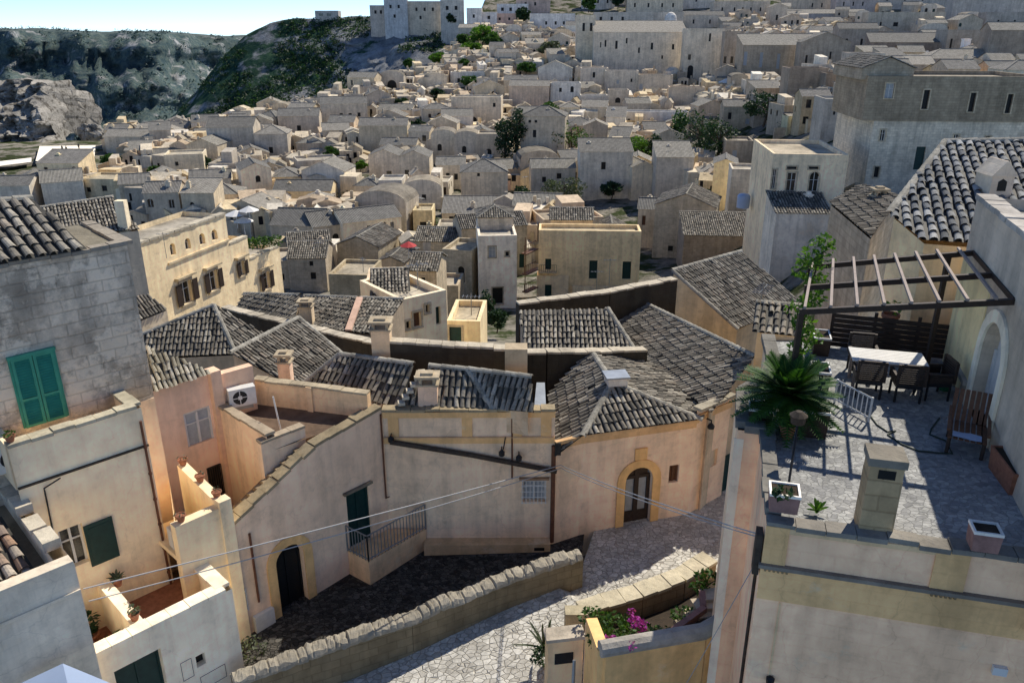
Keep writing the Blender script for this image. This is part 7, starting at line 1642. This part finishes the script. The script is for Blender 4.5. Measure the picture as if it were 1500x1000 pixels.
# ---------------------------------------------------------------- trees and bushes in the town
for (u, vb, hp, rp_, m, lab) in TR:
    Y = Yg(u, vb) * .985; b = WY(u, vb, Y); k = Y / F
    tree(b, hp * k * 1.02, rp_ * k, lab, m, nc=24, n=58, leaf=max(.16, 2.1 * k), low=.12, cat='tree')
random.seed(77)
BU = 0
while BU < 46:
    u = random.uniform(330, 1240); v = random.uniform(90, 330)
    if v < vlim(u) + 8: continue
    Y = Yg(u, v); b = WY(u, v, Y); k = Y / F; t = thing('bush', b, 'small wild bush sprouting between the houses on the slope', 'bush', 'wild bushes between the houses'); mb = MB(); r = random.uniform(.9, 2.2); leaves(mb, b + Vector((0, -.5, r * .5)), (r * 1.2, r, r * .8), 90, max(.2, 1.6 * k)); mb.build('leaves', M[random.choice(['leaf', 'leafdark', 'leafgrey'])], t, uv=False); BU += 1

# ---------------------------------------------------------------- town details
def parasol(u, v, wpx, mat, label, Yv=None, h=2.3, group=None):
    Y = Yv or Yg(u, v); c = WY(u, v, Y); r = wpx * .5 * Y / F; t = thing('parasol', c - Vector((0, 0, h)), label, 'parasol', group); mb = MB(); mb.tube([c - Vector((0, 0, h)), c], .04, 6); mb.build('pole', M['white'], t)
    mb = MB(); n = 8; p = [c + Vector((r * math.cos(6.2832 * k / n), r * math.sin(6.2832 * k / n), -.55)) for k in range(n)]
    for k in range(n): mb.face([p[k], p[(k + 1) % n], c + Vector((0, 0, .05))])
    mb.build('canopy', M[mat], t)
Yr = 93
parasol(598, 354, 26, 'red', 'red parasol on a small roof terrace in mid town', 104)
parasol(618, 370, 20, 'red', 'second smaller faded red parasol behind the tiled gable', 106); G = 'white parasols over the cafe court'
for (u, v, w, l) in ((345, 308, 34, 'left white parasol in the court above the cream palazzo'), (364, 302, 30, 'back white parasol in the court above the cream palazzo'), (356, 318, 30, 'front white parasol in the court above the cream palazzo')): parasol(u, v, w, 'canvas', l, 100, group=G)
t, f, W, zb, zt, dep = house(590, 656, 432, 505, 'flat', 38, 5.5, (.66, .60, .48), [(642, 462, 6, 26, 'd'), (611, 468, 10, 22, 'n'), (598, 476, 6, 12, 'k'), (626, 452, 5, 12, 'k')], 'sunlit white house with roof terrace and green shutter behind the dark wall', Y=50, mat='plaster')
house(538, 592, 412, 440, 'flat', 6, 4, (.60, .50, .38), [(566, 428, 8, 12, 'k')], 'low brownish parapet house behind the white square parasol', Y=60, mat='plasterdirty')
house(548, 600, 440, 478, 'sf', 8, 4, (.58, .50, .38), [(575, 462, 8, 12, 'k')], 'low cream wing with dark tiles left of the sunlit white house', Y=51, mat='plasterdirty')
house(600, 640, 396, 420, 'gx', -6, 5, (.54, .47, .36), [(620, 410, 6, 8, 'k')], 'small tiled house just behind the white roof terrace', Y=72)
house(866, 926, 346, 352, 'gy', -4, 5, (.56, .49, .36), [], 'triangular tiled gable sitting on the cream yellow house roof', Y=99.4, rise=1.5, sink=.3)
house(806, 868, 322, 345, 'gx', -3, 5, (.55, .49, .39), [(822, 336, 6, 8, 'k'), (850, 336, 5, 7, 'k')], 'low tiled house behind the cream yellow house parapet', Y=100.2, sink=.3)
house(1104, 1166, 486, 530, 'sf', -18, 1.6, (.56, .44, .28), [(1128, 512, 6, 9, 'k')], 'small tiled outhouse between pale-ridged roof and terrace creeper', Y=27.5, rise=.5, mat='plasterdirty')
house(700, 752, 318, 338, 'hip', 4, 5, (.60, .56, .48), [], 'tiled upper roof room of the tall narrow whitewashed house', Y=97, sink=2)
house(656, 704, 470, 512, 'flat', -4, 5, (.62, .53, .36), [(667, 490, 17, 23, 'd')], 'small cream gatehouse with one dark green door beside the alley', Y=56, mat='plaster')
parasol(607, 408, 34, 'canvas', 'white square parasol on the roof terrace of sunlit white house', 56, h=1.2)
q = WY(575, 428, 55); G = 'white tables on the sunlit roof terrace'
for (u, v, l) in ((556, 414, 'white table by the left edge of the sunlit roof terrace'), (590, 418, 'white table beside the white square parasol')):
    c = WY(u, v, 54.5); t = thing('table', c - Vector((0, 0, .7)), l, 'table', G); mb = MB(); mb.obox(c, (.7, .1, 0), (-.05, .45, 0), (0, 0, .03)); mb.build('table_top', M['canvas'], t)
    for sx in (-.5, .5): mb = MB(); mb.tube([c + Vector((sx, 0, -.7)), c + Vector((sx, 0, -.03))], .03, 5); mb.build('leg', M['metal'], t)
Y = 96; c = WY(1088, 304, Y); t = thing('water_tank', c, 'round pale blue water tank standing beside the yellow gable wall', 'water tank'); mb = MB(); r = .75; mb.lathe(c, [(r, 0), (r * 1.02, .5), (r, 1.0), (r * 1.02, 1.4), (r * .8, 1.6), (.1, 1.7)], 16); mb.build('tank', M['bluewhite'], t, smooth=True)
mb = MB(); mb.lathe(c + Vector((0, 0, 1.6)), [(.2, 0), (.2, .12), (.02, .14)], 10); mb.build('lid', M['white'], t)
# timber balcony on the lit side of the cream yellow house
t = thing('timber_balcony', WY(776, 425, 94), 'tall brown timber stair balcony in the sunlit gap beside the cream yellow house', 'balcony'); 
for k, (z0, z1) in enumerate(((345, 372), (376, 402), (404, 428))):
    a, b = WY(768, z1, 93 + k * .2), WY(785, z1 - 8, 95); mb = MB(); mb.bar(a, b, .8, .12); mb.bar(a + Vector((0, 0, 1)), b + Vector((0, 0, 1)), .06, .06)
    for j in range(7): p = a.lerp(b, j / 6); mb.tube([p, p + Vector((0, 0, 1))], .03, 4)
    mb.build('balcony_floor', M['bwood'], t)
mb = MB(); a = WY(769, 430, 93); mb.tube([a, a + Vector((0, 0, 7))], .06, 5); mb.build('post', M['bwood'], t)
# balcony of the cream yellow house
c = WY(802, 398, Yg(861, 434) + .1); t = thing('balcony', c, 'small pale balcony slab under upper left dark green door', 'balcony'); mb = MB(); mb.obox(c, (1.1, -.05, 0), (0, .5, 0), (0, 0, .08)); mb.build('slab', M['stone'], t, color=(.55, .48, .36)); mb = MB()
for k in range(9): p = c + Vector((-1.05 + .2625 * k, -.45, .08)); mb.tube([p, p + Vector((0, 0, .9))], .02, 4)
mb.tube([c + Vector((-1.05, -.45, .98)), c + Vector((1.05, -.45, .98))], .025, 4); mb.build('railing', M['iron'], t)
# low yard wall and wing in front of the cream yellow house
house(838, 928, 420, 446, 'flat', -3, 2.2, (.60, .52, .37), [(905, 434, 8, 10, 'k')], 'low yard block with flat top below the two dark green doors', Y=94.5, sink=4, mat='plasterdirty')
house(786, 832, 404, 446, 'flat', -3, 2.0, (.62, .54, .39), [(803, 426, 10, 18, 'd')], 'lower projecting wing under the small pale balcony', Y=95.2, sink=4, mat='plasterdirty')
# balcony terrace in front of the brown palazzo with white tents
Yb = Yg(1100, 128); a, b = WY(1048, 134, Yb), WY(1152, 138, Yb); t = thing('terrace_balcony', a.lerp(b, .5), 'broad terrace with dark railing in front of the brown stone palazzo', 'terrace'); ft = Fc(a.xy, (b - a).xy); LB_ = (b - a).length; mb = MB(); ft.box(mb, 0, LB_, a.z - 6, a.z, -6, 0); mb.build('base', M['stonefar'], t, color=(.36, .30, .30)); mb = MB()
for k in range(40): p = ft.P(LB_ * k / 39, a.z, -.1); mb.tube([p, p + Vector((0, 0, 1.6))], .07, 4)
mb.tube([ft.P(0, a.z + 1.6, -.1), ft.P(LB_, a.z + 1.6, -.1)], .08, 4); mb.build('railing', M['iron'], t)
for (u, w, l) in ((1066, 24, 'white tent on the left of the brown palazzo terrace'), (1112, 22, 'white tent in the middle of the brown palazzo terrace'), (1132, 20, 'white tent on the right of the brown palazzo terrace')):
    s = ft.hit(u, 128)[0]; hw = w * .5 * Yb / F; t = thing('tent', ft.P(s, a.z, -2), l, 'tent', 'white tents on the terrace'); mb = MB(); z = a.z + 2.4; q = [ft.P(s - hw, z, -.6), ft.P(s + hw, z, -.6), ft.P(s + hw, z, -3.4), ft.P(s - hw, z, -3.4)]; pk = ft.P(s, z + 1.4, -2)
    for k in range(4): mb.face([q[k], q[(k + 1) % 4], pk])
    mb.build('canopy', M['canvas'], t)
    for p in q: mb = MB(); mb.tube([p, (p.x, p.y, a.z)], .06, 4); mb.build('pole', M['white'], t)
Yc = Yg(978, 46); c = WY(978, 28, Yc); t = thing('dome', c, 'small whitish dome on a drum behind the convent roof', 'dome'); r = 15 * Yc / F / 2 * 1.1; mb = MB(); mb.lathe(c - Vector((0, 8, 3)), [(r * 1.2, 0), (r * 1.2, 2.2), (r, 2.3), (r * .96, 3.4), (r * .8, 4.6), (r * .5, 5.5), (.3, 6)], 16); mb.build('drum', M['stonefar'], t, color=(.6, .6, .6))
mb = MB(); c = WY(1410, 88, Yg(1410, 95) * .97); mb.box((c.x - .9, c.y - .8, c.z), (c.x + .9, c.y + .8, c.z + 5.2)); mb.box((c.x - 1.0, c.y - .9, c.z + 5.2), (c.x + 1.0, c.y + .9, c.z + 5.5)); o = mb.build('chimney', M['plaster'], color=(.66, .65, .66)); tag(o, 'tall white chimney stack against the grey tower block', 'chimney')
# people on the plaza
def person(p, label, h=1.7, c='iron'):
    p = Vector(p); mb = MB(); 
    for s in (-1, 1): mb.tube([p + Vector((s * .12, 0, 0)), p + Vector((s * .11, 0, h * .27)), p + Vector((s * .09, 0, h * .5))], [.06, .075, .1], 6)
    mb.tube([p + Vector((0, 0, h * .46)), p + Vector((0, 0, h * .6)), p + Vector((0, 0, h * .78)), p + Vector((0, 0, h * .83)), p + Vector((0, 0, h * .86))], [.17, .15, .2, .16, .06], 8)
    for s in (-1, 1): mb.tube([p + Vector((s * .19, 0, h * .8)), p + Vector((s * .25, .02, h * .62)), p + Vector((s * .24, -.06, h * .45))], [.06, .05, .035], 6)
    mb.lathe(p + Vector((0, 0, h * .86)), [(.05, 0), (.09, .05), (.1, .12), (.08, .2), (.02, .24)], 8); o = mb.build('person', M[c], smooth=True); tag(o, label, 'person')
person(TG(92, 222, .974), 'person in dark clothes standing left of another on the white plaza'); person(TG(98, 223, .974), 'person in dark clothes standing right beside another on white plaza'); person(TG(116, 219, .974), 'person in dark clothes alone at right of the white plaza')
# roof antennas
random.seed(13)
AM = MB(); ax = 0; r_ = .035
AM.tube([(0, 0, 0), (0, 0, 2.6)], r_, 4); AM.tube([(-.7, 0, 2.35), (.7, 0, 2.35)], r_ * .7, 4)
for j in range(5): AM.tube([(-.6 + .3 * j, -.3, 2.35), (-.6 + .3 * j, .3, 2.35)], r_ * .6, 4)
A_o = None
for h in random.sample([h for h in HB if h[4] < 260 and h[3] > 150 and h[1] - h[0] > 24 and 200 < h[0] < 1150], 42):
    u = random.uniform(h[0] + 6, h[1] - 6); p = WY(u, h[2] + 1, h[4] + 2.5)
    if A_o is None: A_o = AM.build('antenna', M['metal']); tag(A_o, 'thin grey television aerial standing on a rooftop of the crowded slope', 'antenna', 'television aerials on the rooftops'); o = A_o
    else: o = A_o.copy(); COL.objects.link(o)
    o.location = p - Vector((0, 0, .4)); o.rotation_euler = (0, 0, random.uniform(0, 3.1)); k = random.uniform(.7, 1.2); o.scale = (k, k, k)
random.seed(3)
for (u, v, Y, l) in ((505 + 370, 395, 80, 'tall thin antenna mast before the cream yellow house'), (894, 378, 86, 'white looped aerial over the middle green door'), (824, 598, 26.5, 'small aerial on the left slope of the hip roof'), (238, 340, 52, 'dark aerial on the palazzo roof edge'), (255, 196, 265, 'thin mast on the long grey church end')):
    c = WY(u, v, Y); k = Y / F; h = 40 * k; t = thing('antenna', c - Vector((0, 0, h)), l, 'antenna'); mb = MB(); r = max(.02, .5 * k); mb.tube([c - Vector((0, 0, h)), c], r, 5); mb.tube([c + Vector((-10 * k, 0, -3 * k)), c + Vector((10 * k, 0, -3 * k))], r * .7, 4)
    for j in range(4): q = c + Vector(((-8 + 5 * j) * k, 0, -3 * k)); mb.tube([q - Vector((0, 3 * k, 0)), q + Vector((0, 3 * k, 0))], r * .6, 4)
    mb.build('mast', M['metal'], t)
# ================================================================== LIGHT
AZ, EL = math.radians(37.5), math.radians(47)
sd_ = Vector((math.sin(AZ) * math.cos(EL), math.cos(AZ) * math.cos(EL), math.sin(EL)))
sun = bpy.data.lights.new('sun', 'SUN'); sun.energy = 5.0; sun.angle = math.radians(.5); sun.color = (1, .93, .80)
so = bpy.data.objects.new('sun', sun); COL.objects.link(so); so.rotation_euler = (-sd_).to_track_quat('-Z', 'Y').to_euler()
wd_ = bpy.data.worlds.new('World'); SC.world = wd_; wd_.use_nodes = True; nt = wd_.node_tree
sk = nt.nodes.new('ShaderNodeTexSky'); sk.sky_type = 'NISHITA'; sk.sun_disc = False; sk.sun_elevation = EL; sk.sun_rotation = AZ; sk.air_density = .45; sk.dust_density = 0; sk.ozone_density = 4.5; sk.altitude = 300
nt.links.new(sk.outputs[0], nt.nodes['Background'].inputs[0]); nt.nodes['Background'].inputs[1].default_value = .185
SC.view_settings.view_transform = 'Standard'; SC.view_settings.look = 'None'; SC.view_settings.exposure = 0
SC.render.engine = 'CYCLES'
